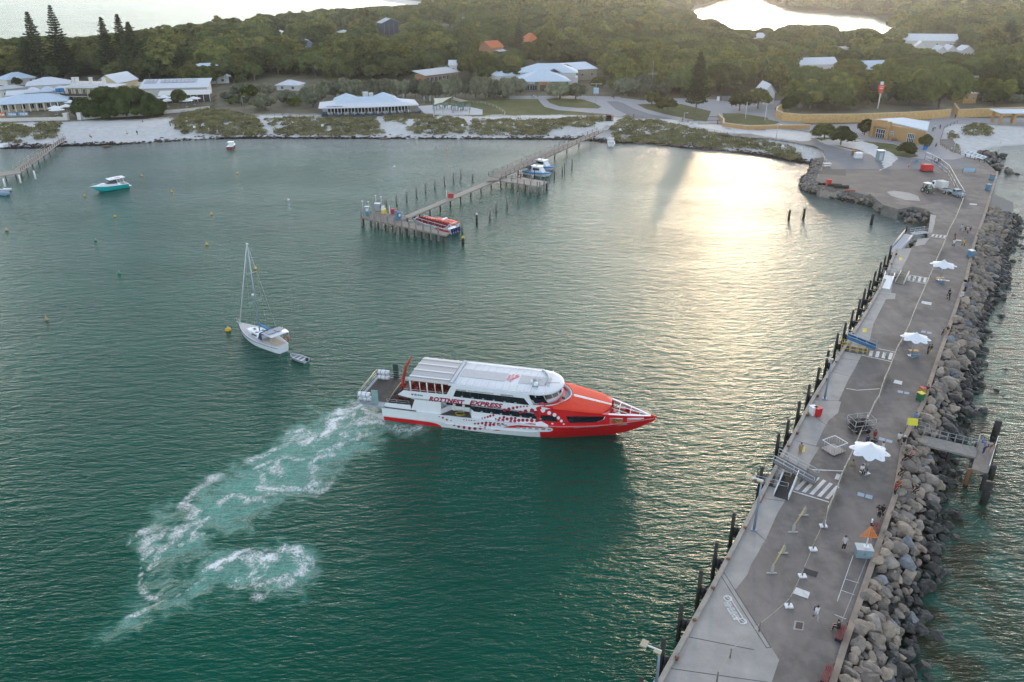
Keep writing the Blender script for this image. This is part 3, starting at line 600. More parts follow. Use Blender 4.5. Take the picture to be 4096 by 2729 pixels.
# ---------------------------------------------------------------- boulders
def rock_mesh(seed, sub=3):
    bm = bmesh.new(); bmesh.ops.create_icosphere(bm, subdivisions=sub, radius=1); rg = random.Random(seed)
    pl = [(Vector((rg.gauss(0,1), rg.gauss(0,1), rg.gauss(0,1))).normalized(), rg.uniform(.52,.82)) for _ in range(13)]
    from mathutils import noise
    for v in bm.verts:
        d = v.co.normalized(); r = 1.0
        for n, k in pl:
            c = d.dot(n)
            if c > .05: r = min(r, k/c)
        r *= 1 + .16*noise.noise(d*1.7 + Vector((seed*3.1,0,0))) + .10*noise.noise(d*4.2 + Vector((0,seed*2.3,0))) + .05*noise.noise(d*9 + Vector((0,0,seed)))
        v.co = d*r
    me = bpy.data.meshes.new('boulder'); bm.to_mesh(me); bm.free()
    return me
ROCKM = [mat('warm_limestone', (.30,.24,.185),.9, var=.35, vs=1.3, bump=.9, bs=5, obvar=.3), mat('blue_grey_stone', (.175,.18,.19),.85, var=.35, vs=1.2, bump=.8, bs=5, obvar=.35), mat('wet_dark_stone', (.045,.04,.034),.6, var=.5, vs=1.5, bump=.8, bs=5, obvar=.35), mat('grey_stone', (.225,.19,.16),.9, var=.4, vs=1.3, bump=.9, bs=5, obvar=.3)]
ROCKME = [rock_mesh(i) for i in range(7)]
rk_in = GP(edgeR0 + edgeR[:4]); rk_out = [G(x, y, 0).to_2d() for x, y in [K49(1330,1900), K49(1340,1568), K49(1345,1270), K49(1400,950), K49(1530,600), K49(1540,300), K49(1600,50), K46(1690,460), K46(1860,190), K11(1830,1350), K11(1900,1050), K11(1960,950), K11(1960,700), K11(1980,400), K11(2110,250), K11(2200,90), K5(2205,1300), K5(2210,1200), K5(2290,1050), K5(2340,850), K5(2330,700), K5(2280,520), K5(2150,400)]]
def interp_at(poly, Y_): return float(np.interp(Y_, [p[1] for p in poly], [p[0] for p in poly]))
core = MB(); ringsA = []
for Yv in np.arange(38,205,3.0):
    a = interp_at(rk_in, Yv) + .3; b = interp_at(rk_out, Yv); ringsA.append([(a-1, Yv, -2),(a-1, Yv, 2.2),(a+.6, Yv, 2.3),((a+b)/2, Yv, 1.0),(b+.5, Yv, -1.2),(b+1.5, Yv, -2.2)])
core.loft(ringsA); tag(core.build('breakwater_core', ROCKM[2]), kind='structure')
rocks = []
rg = random.Random(11)
for Yv in np.arange(40,190,.70):
    a = interp_at(rk_in, Yv); b = interp_at(rk_out, Yv); w = b - a; n = max(3, int(w/.88))
    for j in range(n):
        t = (j + rg.uniform(.1,.9))/n; x = a + .75 + t*(w-.2); z = 2.35 - 2.75*t**1.15 + rg.uniform(-.1,.42); s = rg.choice((.38,.46,.54,.62,.74,.98)) * rg.uniform(.9,1.15)
        if t > .8: z -= .2
        if x - s < a + .25: x = a + .25 + s
        m = 2 if t + rg.uniform(-.14,.14) > .62 else (1 if rg.random() < .05 + .14*(t > .35) else (3 if rg.random() < .5 else 0))
        rocks.append((x, Yv + rg.uniform(-.4,.4), z, s, m))
# scattered blocks in the shallows seaward of the toe
for _ in range(110):
    Yv = rg.uniform(42,185); b = interp_at(rk_out, Yv); rocks.append((b + abs(rg.gauss(0,1.6)), Yv, rg.uniform(-.75,-.15), rg.uniform(.5,1.0),2))
foot = G(*K46(1570,330),1.5)
RB = []                                    # smaller stones round the yard
yard_out = [G(x, y, .1).to_2d() for x, y in [K5(395,330), K5(380,430), K5(300,500), K5(292,590), K5(400,625), K5(500,655), K5(700,700), K5(900,740), K5(960,752)]]
yard_in = [G(x, y, ZL).to_2d() for x, y in [K5(520,300), K5(480,420), K5(440,500), K5(455,565), K5(560,585), K5(700,600), K5(850,625), K5(980,655), K5(1040,690)]]
def lerp_poly(poly, t):
    k = t*(len(poly)-1); i = min(int(k), len(poly)-2); return Vector(poly[i]).lerp(Vector(poly[i+1]), k-i)
core = MB(); rr = []
for t in np.linspace(0,1,24):
    a = lerp_poly(yard_in, t); b = lerp_poly(yard_out, t); c = a.lerp(b, .5); o_ = a + (a-b).normalized()*.8
    rr.append([(o_.x, o_.y, -1.5),(o_.x, o_.y, 2.2),(a.x, a.y, 2.2),(c.x, c.y, 1.1),(b.x, b.y, -.5),(b.x, b.y, -1.5)])
core.loft(rr); tag(core.build('revetment_core', ROCKM[3]), kind='structure')
for t in np.linspace(0,1,78):
    a = lerp_poly(yard_in, t); b = lerp_poly(yard_out, t); n = max(3, int((a-b).length/.95))
    for j in range(n):
        u = (j + rg.uniform(.1,.9))/n; p = a.lerp(b, u); rocks.append((p.x + rg.uniform(-.4,.4), p.y + rg.uniform(-.4,.4),2.3 - 2.3*u + rg.uniform(-.1,.3), rg.uniform(.42,.85),2 if u > .8 else rg.choice((0,3,3,1))))
for px, n_, r_ in (((3640,855),34,4.5),((3690,880),30,4.0),((3715,925),16,2.6),((3672,975),14,3.0),((3560,842),10,3)):
    c = G(*px, 1.2)
    for _ in range(n_): rocks.append((c.x + rg.gauss(0, r_*.5), c.y + rg.gauss(0, r_*.5), rg.uniform(.3,2.1), rg.uniform(.4,.9), rg.choice((3,2,1,0))))
for (x0,y0),(x1,y1),n_ in ((K5(1860,300),K5(2100,420),34),(Z4([(1860,1400)])[0],Z4([(2050,1430)])[0],26),(Z4([(1100,1400)])[0],Z4([(2060,1420)])[0],0)):
    for _ in range(n_):
        t = rg.random(); c = G(x0+(x1-x0)*t, y0+(y1-y0)*t, 1.0); rocks.append((c.x + rg.uniform(1,6), c.y + rg.uniform(-2,3), rg.uniform(-.2,1.2), rg.uniform(.6,1.4), rg.choice((2,2,3))))
def vis(r):
    px, py = proj(*r[:3]); return -60 < px < 4160 and -60 < py < 2790
rocks = [r for r in rocks if vis(r)]
rocks.sort(key=lambda r: -(r[3]/math.dist(r[:3], (0,0,CAM_H)) + (0 if r[2] > .1 else -.01)))
RL = ['rounded warm buff limestone boulder of the breakwater beside the quay', 'bluish grey boulder among the paler stones of the breakwater', 'dark wet boulder at the waterline of the breakwater', 'plain grey boulder of the breakwater beside the quay']
def rrot(): return (rg.uniform(-.5,.5), rg.uniform(-.5,.5), rg.uniform(0,6.28))
for i, (x, y, z, s, m) in enumerate(rocks[:300]):
    o = bpy.data.objects.new('boulder', ROCKME[i % 7]); COL.objects.link(o); o.location = (x, y, z); o.rotation_euler = rrot(); o.scale = (s*rg.uniform(.9,1.3), s*rg.uniform(.9,1.15), s*rg.uniform(.72,.95))
    if i < 7: o.data.materials.append(ROCKM[0])
    o.material_slots[0].link = 'OBJECT'; o.material_slots[0].material = ROCKM[m]
    tag(o, RL[m], 'boulder', 'boulders of the breakwater')
# the remainder, one mesh built from the same stones
bv, bf, bmi = [], [], []; base = 0
lo = [rock_mesh(20+i, 2) for i in range(6)]; arr = []
for me in lo:
    v = np.empty(len(me.vertices)*3); me.vertices.foreach_get('co', v); f_ = np.array([list(p.vertices) for p in me.polygons]); arr.append((v.reshape(-1,3), f_)); 
for i, (x, y, z, s, m) in enumerate(rocks[300:]):
    v, f_ = arr[i % 6]; Mx = np.array(Euler(rrot()).to_matrix()); sc_ = np.array([s*rg.uniform(.95,1.3), s, s*rg.uniform(.7,.95)])
    bv.append((v*sc_) @ Mx.T + np.array([x, y, z])); bf.append(f_ + base); bmi.append(np.full(len(f_), m)); base += len(v)
me = np_mesh('distant_boulders', np.concatenate(bv), np.concatenate(bf), False); 
for q in ROCKM: me.materials.append(q)
me.polygons.foreach_set('material_index', np.concatenate(bmi).astype(np.int32))
tag(link('distant_boulders', me), 'mass of smaller and farther limestone boulders along the breakwater and yard edge', 'boulders', kind='stuff')
# ---------------------------------------------------------------- trees
LEAF = dict(dome=leaf_mat('dark_foliage', (.060,.075,.030),(.125,.142,.055),.4,.3), gum=leaf_mat('olive_foliage', (.088,.10,.038),(.21,.205,.07),.4,.35),
  silver=leaf_mat('silvery_foliage', (.10,.108,.078),(.21,.22,.155),.6,.2), pine=leaf_mat('pine_foliage', (.036,.046,.024),(.08,.09,.04),.6,.2), bright=leaf_mat('bright_foliage', (.065,.09,.02),(.14,.15,.03),.5,.3),
  palm=leaf_mat('palm_foliage', (.05,.06,.02),(.10,.11,.04),1,.2), round=leaf_mat('glossy_foliage', (.045,.055,.02),(.105,.105,.04),.6,.25))
BARK = mat('bark', (.13,.105,.08),.9, var=.3, vs=2); PBARK = mat('pale_bark', (.27,.235,.20),.9, var=.2, vs=2)
def leaf_quads(C, Nn, size, rg, tilt=.55, asp=1.0):
    """quads at centres C with normals near Nn"""
    n = len(C); N_ = Nn + rg.normal(0, tilt, (n,3)); N_ /= np.linalg.norm(N_, axis=1)[:,None] + 1e-9
    a = np.cross(N_, rg.normal(0,1,(n,3))); a /= np.linalg.norm(a, axis=1)[:,None] + 1e-9; b = np.cross(N_, a)
    s = (size*rg.uniform(.6,1.35,n))[:,None]; a = a*s; b = b*s*asp
    V = np.stack([C-a-b, C+a-b*.6, C+a*.8+b, C-a*.7+b], 1).reshape(-1,3); return V, np.arange(4*n).reshape(-1,4)
def clumps_mesh(name, clumps, per, size, seed, m, tilt=.55, inner=.82, under=.25):
    rg = np.random.default_rng(seed); Vs = []; Fs = []; b = 0
    ico = bmesh.new(); bmesh.ops.create_icosphere(ico, subdivisions=2, radius=1); iv = np.array([v.co[:] for v in ico.verts]); ifc = np.array([[v.index for v in f.verts] + [f.verts[0].index] for f in ico.faces]); ico.free()
    for (cx, cy, cz, r, fl) in clumps:
        n = int(per*r*r); d = rg.normal(0,1,(n,3)); d[:,2] = np.where(rg.random(n) < under, d[:,2], np.abs(d[:,2])); d /= np.linalg.norm(d, axis=1)[:,None]
        rr = r*rg.uniform(.82,1.1, n)[:,None]; C = np.array([cx, cy, cz]) + d*rr*np.array([1,1,fl])
        V, Fq = leaf_quads(C, d, size, rg, tilt); Vs.append(V); Fs.append(Fq + b); b += len(V)
        q = iv*(r*inner)*np.array([1,1,fl])*(1 + .12*np.sin(iv[:,[1,2,0]]*7 + seed)) + np.array([cx, cy, cz]); 
        Vs.append(q); tri = ifc + b; Fs.append(tri); b += len(q)
    V = np.concatenate(Vs); F4 = np.concatenate(Fs)
    # the inner masses are triangles: drop the doubled corner
    me = bpy.data.meshes.new(name); isT = F4[:,0] == F4[:,3]; F3 = F4[isT][:, :3]; Fq = F4[~isT]
    me.vertices.add(len(V)); me.vertices.foreach_set('co', V.astype(np.float32).ravel())
    loops = np.concatenate([Fq.ravel(), F3.ravel()]); me.loops.add(len(loops)); me.loops.foreach_set('vertex_index', loops.astype(np.int32))
    st = np.concatenate([np.arange(len(Fq))*4, len(Fq)*4 + np.arange(len(F3))*3]); me.polygons.add(len(st)); me.polygons.foreach_set('loop_start', st.astype(np.int32))
    me.update(calc_edges=True); me.materials.append(m); return me
def trunk_mesh(h, r, limbs, seed, m, lean=.3, fork=.45):
    rg = random.Random(seed); mb=MB(); top = (rg.uniform(-lean,lean), rg.uniform(-lean,lean), h)
    mb.tube([(0,0,-1.2),(0,0,.2),(top[0]*.3, top[1]*.3, h*.5), top], [r*1.5, r*1.1, r*.8, r*.35], 7)
    for (cx, cy, cz, cr, fl) in limbs:
        k = rg.uniform(fork*.7, fork*1.3); s = (top[0]*k*.5, top[1]*k*.5, h*k)
        mb.tube([s, ((s[0]+cx)*.5 + rg.uniform(-.4,.4),(s[1]+cy)*.5 + rg.uniform(-.4,.4), s[2] + (cz-s[2])*.6),(cx, cy, cz)], [r*.5, r*.34, r*.12], 5)
    me = bpy.data.meshes.new('trunk'); me.from_pydata(mb.v, [], mb.f); me.polygons.foreach_set('use_smooth', [True]*len(me.polygons)); me.materials.append(m); return me
def crown_layout(kind, Rr, H, seed):
    rg = random.Random(seed); cl = []
    if kind in ('dome', 'gum'):
        n = int(14 + Rr*2.6) if kind == 'dome' else int(12 + Rr*2.6)
        for i in range(n*3):
            if len(cl) >= n: break
            a = rg.uniform(0,6.28); q = math.sqrt(rg.random()); x = Rr*q*math.cos(a)*.8; y = Rr*q*math.sin(a)*.8
            zt = H*(.62 + .38*math.sqrt(max(0,1-q*q*.9))) if kind == 'dome' else H*rg.uniform(.52,.70 + .30*(1-q*q))
            r = Rr*rg.uniform(.21,.36) if kind == 'dome' else Rr*rg.uniform(.18,.32)
            if any(math.dist((x,y,zt-r), c[:3]) < r*.75 for c in cl): continue
            cl.append((x, y, zt-r*.8, r, .78 if kind == 'dome' else .72))
        for i in range(5 if kind == 'dome' else 3):
            a = i*6.28/5 + rg.random(); cl.append((Rr*.72*math.cos(a), Rr*.72*math.sin(a), H*(.38 + .1*rg.random()), Rr*.3,.85))
        if kind == 'dome': cl.append((0,0,H*.6,Rr*.52,.6))
    elif kind == 'silver':
        for i in range(16):
            a = rg.uniform(0,6.28); q = math.sqrt(rg.random()); zc = H*rg.uniform(.3,.5 + .35*(1-q)); cl.append((Rr*.72*q*math.cos(a), Rr*.72*q*math.sin(a), zc, Rr*rg.uniform(.28,.42),.95))
        cl.append((0,0,H*.45,Rr*.6,.7))
    elif kind == 'round':
        for i in range(13):
            a = rg.uniform(0,6.28); q = math.sqrt(rg.random()); cl.append((Rr*.62*q*math.cos(a), Rr*.62*q*math.sin(a), H*(.40 + .34*(1-q) + rg.uniform(-.10,.1)), Rr*rg.uniform(.32,.45),.85))
        cl.append((0,0,H*.5,Rr*.62,.7))
    return cl
TREES = {}
def tree_proto(key, kind, Rr, H, seed, m, bark, tr=.28, per=80, size=.24):
    cl = crown_layout(kind, Rr, H, seed); cm = clumps_mesh('crown', cl, per, size, seed, m, inner=.80 if kind != 'gum' else .62, tilt=.6)
    tm = trunk_mesh(H*.7, tr, random.Random(seed).sample(cl, min(6 if kind == 'gum' else 4, len(cl))), seed, bark, fork=.35)
    TREES[key] = (cm, tm, Rr, H)
for i in range(4): tree_proto('dome%d' % i, 'dome', 6.0 + .4*i, 8.8 + .4*i, 10+i, LEAF['dome'], BARK, per=62, size=.27)
for i in range(3): tree_proto('gum%d' % i, 'gum', 5.4 + .5*i, 11.5 + i, 30+i, LEAF['gum'], PBARK, per=70, size=.26)
for i in range(3): tree_proto('silver%d' % i, 'silver', 4.2,6.2,50+i, LEAF['silver'], BARK, per=80, size=.22)
for i in range(2): tree_proto('round%d' % i, 'round', 3.6,6.4,60+i, LEAF['round'], BARK, tr=.2, per=120, size=.17)
tree_proto('bright0', 'silver', 4.0,6.0,71, LEAF['bright'], BARK, per=80, size=.22)
tree_proto('shrub0', 'silver', 2.0,2.6,75, LEAF['gum'], BARK, tr=.1, per=90, size=.17)
# broad fig by the hotel: an oblong heap of domes
rg = random.Random(5); cl = []
for i in range(46):
    a = rg.uniform(0,6.28); q = math.sqrt(rg.random()); cl.append((17*q*math.cos(a),8.5*q*math.sin(a),9.6*math.sqrt(max(.12,1-q*q*.92)) - .4 - 1.4*rg.random(), rg.uniform(2.3,3.4),.75))
for i in range(26):
    a = i*6.28/26; cl.append((17.5*math.cos(a),8.8*math.sin(a), rg.uniform(2.0,3.6), rg.uniform(1.8,2.6),.85))
TREES['fig'] = (clumps_mesh('crown', cl, 50,.27,5, LEAF['dome'], inner=.85), trunk_mesh(6,.8, cl[:10], 5, BARK),19,11)
def norfolk(seed, H, wide, m):
    rg = np.random.default_rng(seed); C = []; Nn = []; z = H*.16; mb=MB(); mb.tube([(0,0,-1),(0,0,H*.5),(0,0,H)], [H*.016, H*.011,.04], 8)
    while z < H*.985:
        t = (z/H); Lb = wide*H*(1-t)**.85*1.12*(.75 + .4*rg.random())*(1 if t > .3 else .85); nb = 7; a0 = rg.uniform(0,6.28)
        for k in range(nb):
            a = a0 + k*6.283/nb + rg.normal(0,.14); L_ = Lb*rg.uniform(.75,1.1); dx, dy = math.cos(a), math.sin(a)
            mb.tube([(0,0,z),(dx*L_*.5, dy*L_*.5, z + L_*.02),(dx*L_, dy*L_, z + L_*.16)], [.09,.06,.02], 3, cap=False)
            n = int(9 + L_*11); s = rg.uniform(.12,1, n)**.75; w = (1.12 - s)*.20*L_*rg.normal(0,.75,n)
            px = dx*L_*s - dy*w; py = dy*L_*s + dx*w; pz = z + L_*(.02*s + .15*s**3) + rg.normal(0,.06,n) - np.abs(w)*.15
            C.append(np.stack([px,py,pz],1)); Nn.append(np.tile([0,0,1.0],(n,1)))
        z += H*.036*(1.3 - .55*t) 
    V, Fq = leaf_quads(np.concatenate(C), np.concatenate(Nn),.30, rg, .55); me = np_mesh('crown', V, Fq); me.materials.append(m)
    tm = bpy.data.meshes.new('trunk'); tm.from_pydata(mb.v, [], mb.f); tm.materials.append(BARK); return me, tm
for i, (H_, w_) in enumerate(((26,.20),(30,.19),(24,.30))): a, b = norfolk(90+i, H_, w_, LEAF['pine']); TREES['norfolk%d' % i] = (a, b, H_*w_, H_)
def palm():
    rg = np.random.default_rng(4); C = []; Nn = []; mb=MB(); mb.tube([(0,0,-.5),(0,0,3.2)], [.42,.35], 8)
    V = []; Fq = []; b = 0
    for k in range(34):
        a = k*2.4; el = rg.uniform(-.2,1.2); L_ = 2.9; pts = []
        for s in np.linspace(0,1,6): pts.append(np.array([math.cos(a)*L_*s*math.cos(el*(1-s*.3)), math.sin(a)*L_*s*math.cos(el*(1-s*.3)),3.3 + L_*s*math.sin(el) - 1.5*s*s]))
        sd = np.array([-math.sin(a), math.cos(a),0])
        for i in range(5):
            w0 = .42*math.sin(math.pi*min(1, i/5+.15)); w1 = .42*math.sin(math.pi*min(1,(i+1)/5+.08)) if i < 4 else .05
            V += [pts[i]-sd*w0-[0,0,.18*w0], pts[i], pts[i+1], pts[i+1]-sd*w1-[0,0,.18*w1], pts[i]+sd*w0-[0,0,.18*w0], pts[i+1]+sd*w1-[0,0,.18*w1]]; Fq += [(b,b+1,b+2,b+3),(b+1,b+4,b+5,b+2)]; b += 6
    me = np_mesh('crown', np.array(V), np.array(Fq)); me.materials.append(LEAF['palm'])
    tm = bpy.data.meshes.new('trunk'); tm.from_pydata(mb.v, [], mb.f); tm.materials.append(BARK); return me, tm
a, b = palm(); TREES['palm0'] = (a, b, 3,6)
NAMES = dict(dome='spreading_tree', gum='gum_tree', silver='tea_tree', round='round_tree', bright='bright_shrub', shrub='shrub', fig='fig_tree', norfolk='norfolk_pine', palm='palm_tree')
def put_tree(key, x, y, sc, label, group=None, z=None, rz=None, trunk=True):
    cm, tm, Rr, H = TREES[key]; kd = ''.join(c for c in key if not c.isdigit())
    o = empty(NAMES[kd], (x, y, tz(x, y) - .05 if z is None else z), random.uniform(0,6.28) if rz is None else rz, label, 'shrub' if kd in ('shrub','bright') else 'tree', group)
    o.scale = sc if isinstance(sc, tuple) else (sc, sc, sc)
    c = bpy.data.objects.new('crown', cm); COL.objects.link(c); c.parent = o
    if trunk: t = bpy.data.objects.new('trunk', tm); COL.objects.link(t); t.parent = o
    return o
def tree_px(key, pb, pt, label, group=None, wpx=None, z=ZL, rz=None):
    b, h = hgt(pb, pt, z); cm, tm, Rr, H = TREES[key]; s = h/H
    sx = s if wpx is None else (wpx/2*math.dist(b, (0,0,CAM_H))/FPX)/Rr
    return put_tree(key, b.x, b.y, (sx, sx, s), label, group, z-.05,0.0 if key == 'fig' else rz)
K1 = lambda x, y: (x*.435, y*.435); K2 = lambda x, y: (1024 + x*.435, y*.435); K3 = lambda x, y: (2048 + x*.435, y*.435); K4 = lambda x, y: (3072 + x*.435, y*.435)
for key, K, pb, pt, w, lab in (
  ('norfolk0', K1,(395,740),(365,100),105, 'tall dark pine behind the hotel, left of the tallest pair'),('norfolk1', K1,(610,740),(545,38),110, 'tallest tiered pine standing against the sea behind the hotel'),
  ('norfolk0', K1,(1035,720),(1015,150),95, 'tiered pine behind the hotel just left of the broad pine'),('norfolk0', K1,(1185,720),(1190,122),100, 'pine whose top shows behind the broad pine by the café'),
  ('norfolk2', K1,(1275,745),(1245,195),150, 'broad skirted pine directly behind the café with solar panels'),('norfolk2', K1,(640,740),(630,370),120, 'lower broad pine behind the hotel roofs'),('norfolk2', K1,(300,745),(330,330),110, 'dark pine low behind the small house at the left'),
  ('norfolk2', K1,(1690,735),(1650,420),92, 'pine beside the pale blue roofed hall'),('norfolk2', K3,(1690,1030),(1705,470),125, 'pine on the lawn beside the road, backlit by the sun'),('norfolk0', K3,(365,590),(370,330),70, 'pine behind the shops with pale roofs'),
  ('norfolk0', K3,(60,610),(65,160),75, 'pine behind the long silvery hedge near the orange roofed house'),('norfolk2', K4,(1745,500),(1745,330),70, 'pine in front of the long white roof at the right'),('norfolk2', K4,(2180,480),(2190,160),100, 'large pine at the right behind the white roofed cottages'),
  ('fig', K1,(1105,1065),(1100,792),318, 'very broad dark fig tree spreading in front of the hotel'),('dome1', K1,(1660,985),(1685,820),54, 'tall narrow tree in the café courtyard'),('palm0', K1,(1985,765),(1985,620),52, 'palm in front of the pale blue roofed hall'),('palm0', K1,(2110,770),(2110,650),40, 'half hidden palm right of the pale blue hall'),
  ('palm0', K1,(2345,760),(2325,500),36, 'slender tall palm above the bright shrubs'),('round0', K1,(160,795),(175,695),36, 'small round tree in front of the house at far left'),
  ('silver0', K1,(2105,925),(2110,825),55, 'small silvery tree by the path right of the café'),('silver1', K1,(2230,880),(2240,740),80, 'silvery tree behind the small tree right of the café'),('bright0', K1,(2300,900),(2300,765),75, 'yellow green shrub on the foreshore path'),('gum2', K1,(2240,740),(2230,520),92, 'rounded brown green tree beside the pale blue hall'),
  ('silver0', K3,(440,905),(450,720),110, 'left of two joined silvery trees on the oval lawn'),('silver2', K3,(585,912),(600,745),92, 'right of two joined silvery trees on the oval lawn'),('silver1', K3,(45,880),(40,680),80, 'silvery tree left of the shopfront with green walls'),('silver2', K3,(-80,890),(-85,690),90, 'silvery tree on the lawn west of the shops'),('silver0', K3,(-210,890),(-215,680),90, 'silvery tree at the end of the hedge by the lawn'),
  ('round0', K3,(1285,968),(1280,830),82, 'dark round topped tree at the lawn corner, left of the pair'),('round1', K3,(1425,1035),(1425,858),84, 'dark round tree nearest the road on the lawn'),('silver0', K3,(1060,880),(1080,675),100, 'silvery tree left of the tall aerial'),('silver2', K3,(1210,880),(1215,665),90, 'silvery tree behind the tall aerial'),('silver1', K3,(1370,885),(1360,730),92, 'pale silvery tree behind the round topped pair'),
  ('round0', K3,(785,835),(790,680),74, 'round tree between the shops and the avenue'),('round1', K3,(2090,1020),(2095,800),90, 'broad tree in a planted ring near the flagpoles'),('round0', K3,(2260,1000),(2260,775),110, 'larger broad tree behind the planted ring'),
  ('round0', K4,(515,1285),(500,1110),104, 'multi stemmed tree on the lawn left of the visitor centre'),('round1', K4,(665,1335),(690,1130),100, 'second dark tree on the lawn in front of the visitor centre'),('round0', K4,(885,1240),(885,1070),74, 'round tree at the left corner of the visitor centre'),('round1', K4,(1240,1275),(1240,1130),86, 'round tree covering the front windows of the visitor centre'),
  ('round0', K4,(1262,1430),(1268,1285),76, 'low round tree nearest the quay yard'),('round1', K4,(1432,1370),(1442,1210),56, 'small round tree right of the visitor centre door'),('round0', K4,(200,1030),(215,850),76, 'bushy tree inside the curve of the ochre wall'),('round1', K4,(745,1010),(750,840),70, 'dark bush behind the ochre wall, below the gum trees'),('round0', K4,(920,965),(925,810),78, 'dark bush beside the red and white pole'),
  ('gum1', K4,(385,1000),(400,720),150, 'pale trunked gum tree behind the left part of the ochre wall'),('gum2', K4,(1085,930),(1060,520),150, 'gum tree standing behind the red and white pole'),('dome3', K4,(1560,1010),(1560,590),190, 'large umbrella shaped tree overhanging the ochre wall'),('dome1', K4,(1300,960),(1310,780),90, 'dark dense tree in the garden behind the ochre wall'),
  ('gum0', K4,(1975,930),(1990,670),110, 'twisted gum tree beside the small flat roofed house'),('round1', K4,(2085,960),(2090,800),90, 'dark tree on the right behind the wall'),('dome2', K4,(2300,900),(2290,640),140, 'broad tree at the right edge behind the wall'),('gum2', K4,(620,820),(640,540),170, 'gum tree in front of the long white building'),('round0', K4,(1585,410),(1590,340),26, 'small round tree in front of the long white roof'),
  ('gum1', K2,(1290,715),(1290,370),150, 'gum tree with bare pale limbs above the hedge'),('gum2', K2,(800,690),(830,290),160, 'big olive green gum tree above the restaurant hedge'),('gum0', K2,(1040,690),(1030,300),140, 'olive green gum beside the bare limbed one'),('gum2', K2,(1670,630),(1680,275),160, 'large rounded gum tree above the long low building'),
  ('dome2', K2,(570,680),(560,420),90, 'dark tree on the slope by the sandy track'),('gum1', K2,(620,390),(610,170),110, 'golden topped gum near the blue gabled shed'),('gum0', K2,(330,520),(330,320),110, 'golden green gum left of the blue gabled shed'),('gum1', K2,(960,240),(960,65),90, 'gum tree standing high against the sea'),('silver0', K2,(90,880),(100,740),75, 'silvery tree on the foreshore left of the small white roof'),('silver1', K2,(285,950),(285,810),72, 'silvery tree in front of the small white roof'),
  ('silver2', K2,(90,1010),(90,840),90, 'low silvery tree nearest the boardwalk'),('bright0', K2,(345,650),(340,548),90, 'bright green bush at the foot of the grassy slope'),('bright0', K2,(700,720),(690,635),76, 'green bush at the left end of the hedge'),('silver0', K2,(530,985),(530,750),100, 'big silvery tree left of the white roofed restaurant')):
    tree_px(key, K(*pb), K(*pt), lab, None, w)
for i, x in enumerate(range(640,2340,92)):
    t = abs((x-1500)/900); tree_px('silver%d' % (i % 3), K2(x, 900 - 8*math.sin(i)), K2(x, 700 + 22*math.sin(i*1.9) - (40 if x > 1750 and x < 2050 else 0)), 'silvery green tea tree in the long hedge behind the restaurant', 'tea trees of the hedge', 62)
fill = random.Random(77)
for (x0,y0,x1,y1,n_,K_,labs,wh) in ((0,560,560,700,12,K2,'tree','on the slope left of the hedge'),(0,900,420,1010,9,K2,'shrub','left of the restaurant'),(1760,760,2354,800,6,K1,'tree','right of the pale blue hall'),(2050,930,2340,1000,5,K1,'shrub','right of the café'),(150,880,700,1010,12,K4,'tree','inside the curve of the ochre wall'),(700,880,1650,960,14,K4,'tree','behind the long ochre wall'),(1300,700,1500,830,0,K3,'tree',''),(1500,700,2100,860,18,K3,'tree','behind the pine on the lawn'),(980,760,1250,870,8,K3,'tree','right of the avenue'),(1850,880,2354,950,7,K4,'tree','behind the wall at the right edge'),(600,600,2000,680,10,K2,'tree','beside the long low building')):
    for i_ in range(n_):
        px_, py_ = fill.uniform(x0,x1), fill.uniform(y0,y1); p_ = gp(*K_(px_, py_)); k_ = fill.choice(('gum0','gum1','dome0','dome2','round0','silver0') if labs == 'tree' else ('shrub0','bright0','silver1','shrub0'))
        put_tree(k_, p_.x, p_.y, fill.uniform(.75,1.15) if labs == 'tree' else fill.uniform(.45,.8),('gum tree ' if 'gum' in k_ else 'dark tree ' if 'dome' in k_ or 'round' in k_ else 'silvery tree ') + wh if labs == 'tree' else 'low foreshore bush ' + wh, 'trees among the buildings' if labs == 'tree' else 'bushes of the foreshore')
# woodland behind: individuals near, the rest as one far wood
KEEP = [K1(50,660)+K1(320,790), K1(1740,570)+K1(2135,760), K2(1140,180)+K2(1340,275), K2(420,350)+K2(530,460), K2(1470,630)+K2(1860,740), K2(1770,540)+K2(1845,605), K2(2150,330)+K2(2275,480), K2(170,735)+K2(390,790), K2(1730,215)+K2(1800,250), K2(180,270)+K2(290,320), K2(760,265)+K2(880,310), K2(1160,270)+K2(1260,310),
  K3(60,560)+K3(790,760), K3(70,290)+K3(150,440), K3(880,560)+K3(960,860), K4(270,525)+K4(640,620), K4(840,565)+K4(1120,640), K4(660,380)+K4(740,460), K4(1240,310)+K4(1760,400), K4(1360,385)+K4(1460,440), K4(1580,430)+K4(1900,480), K4(1110,720)+K4(1520,860), K4(1810,715)+K4(1990,840), K4(0,780)+K4(70,930), K4(2160,345)+K4(2250,390), K2(90,640)+K2(470,760), K3(2200,305)+K3(2354,360), K1(780,640)+K1(960,700)]
skyl = [(-300,170),(0,152),(130,150),(380,150),(600,118),(740,90),(900,62),(1100,52),(1300,40),(1500,32),(1700,24)]
front = [(-400,322),(0,322),(300,326),(760,322),(850,320),(950,335),(1060,300),(1200,300),(1300,318),(1640,320),(1700,290),(1850,320),(2040,330),(2090,262),(2330,258),(2400,275),(2480,370),(2600,375),(2850,390),(2950,370),(3060,330),(3110,380),(3400,400),(3780,420),(3840,380),(4096,400),(4500,400)]
lakeimg = [K3(1480,185), K3(1740,55), K3(1960,-30), K4(0,0), K4(200,85), K4(850,125), K4(1050,155), K4(1290,215), K4(1060,290), K4(1000,305), K4(980,262), K4(840,250), K4(660,290), K4(560,225), K4(250,215), K4(30,240), K3(2354,250), K3(2000,270), K3(1900,190), K3(1740,150), K3(1600,175)]
cand = []; rg = random.Random(21)
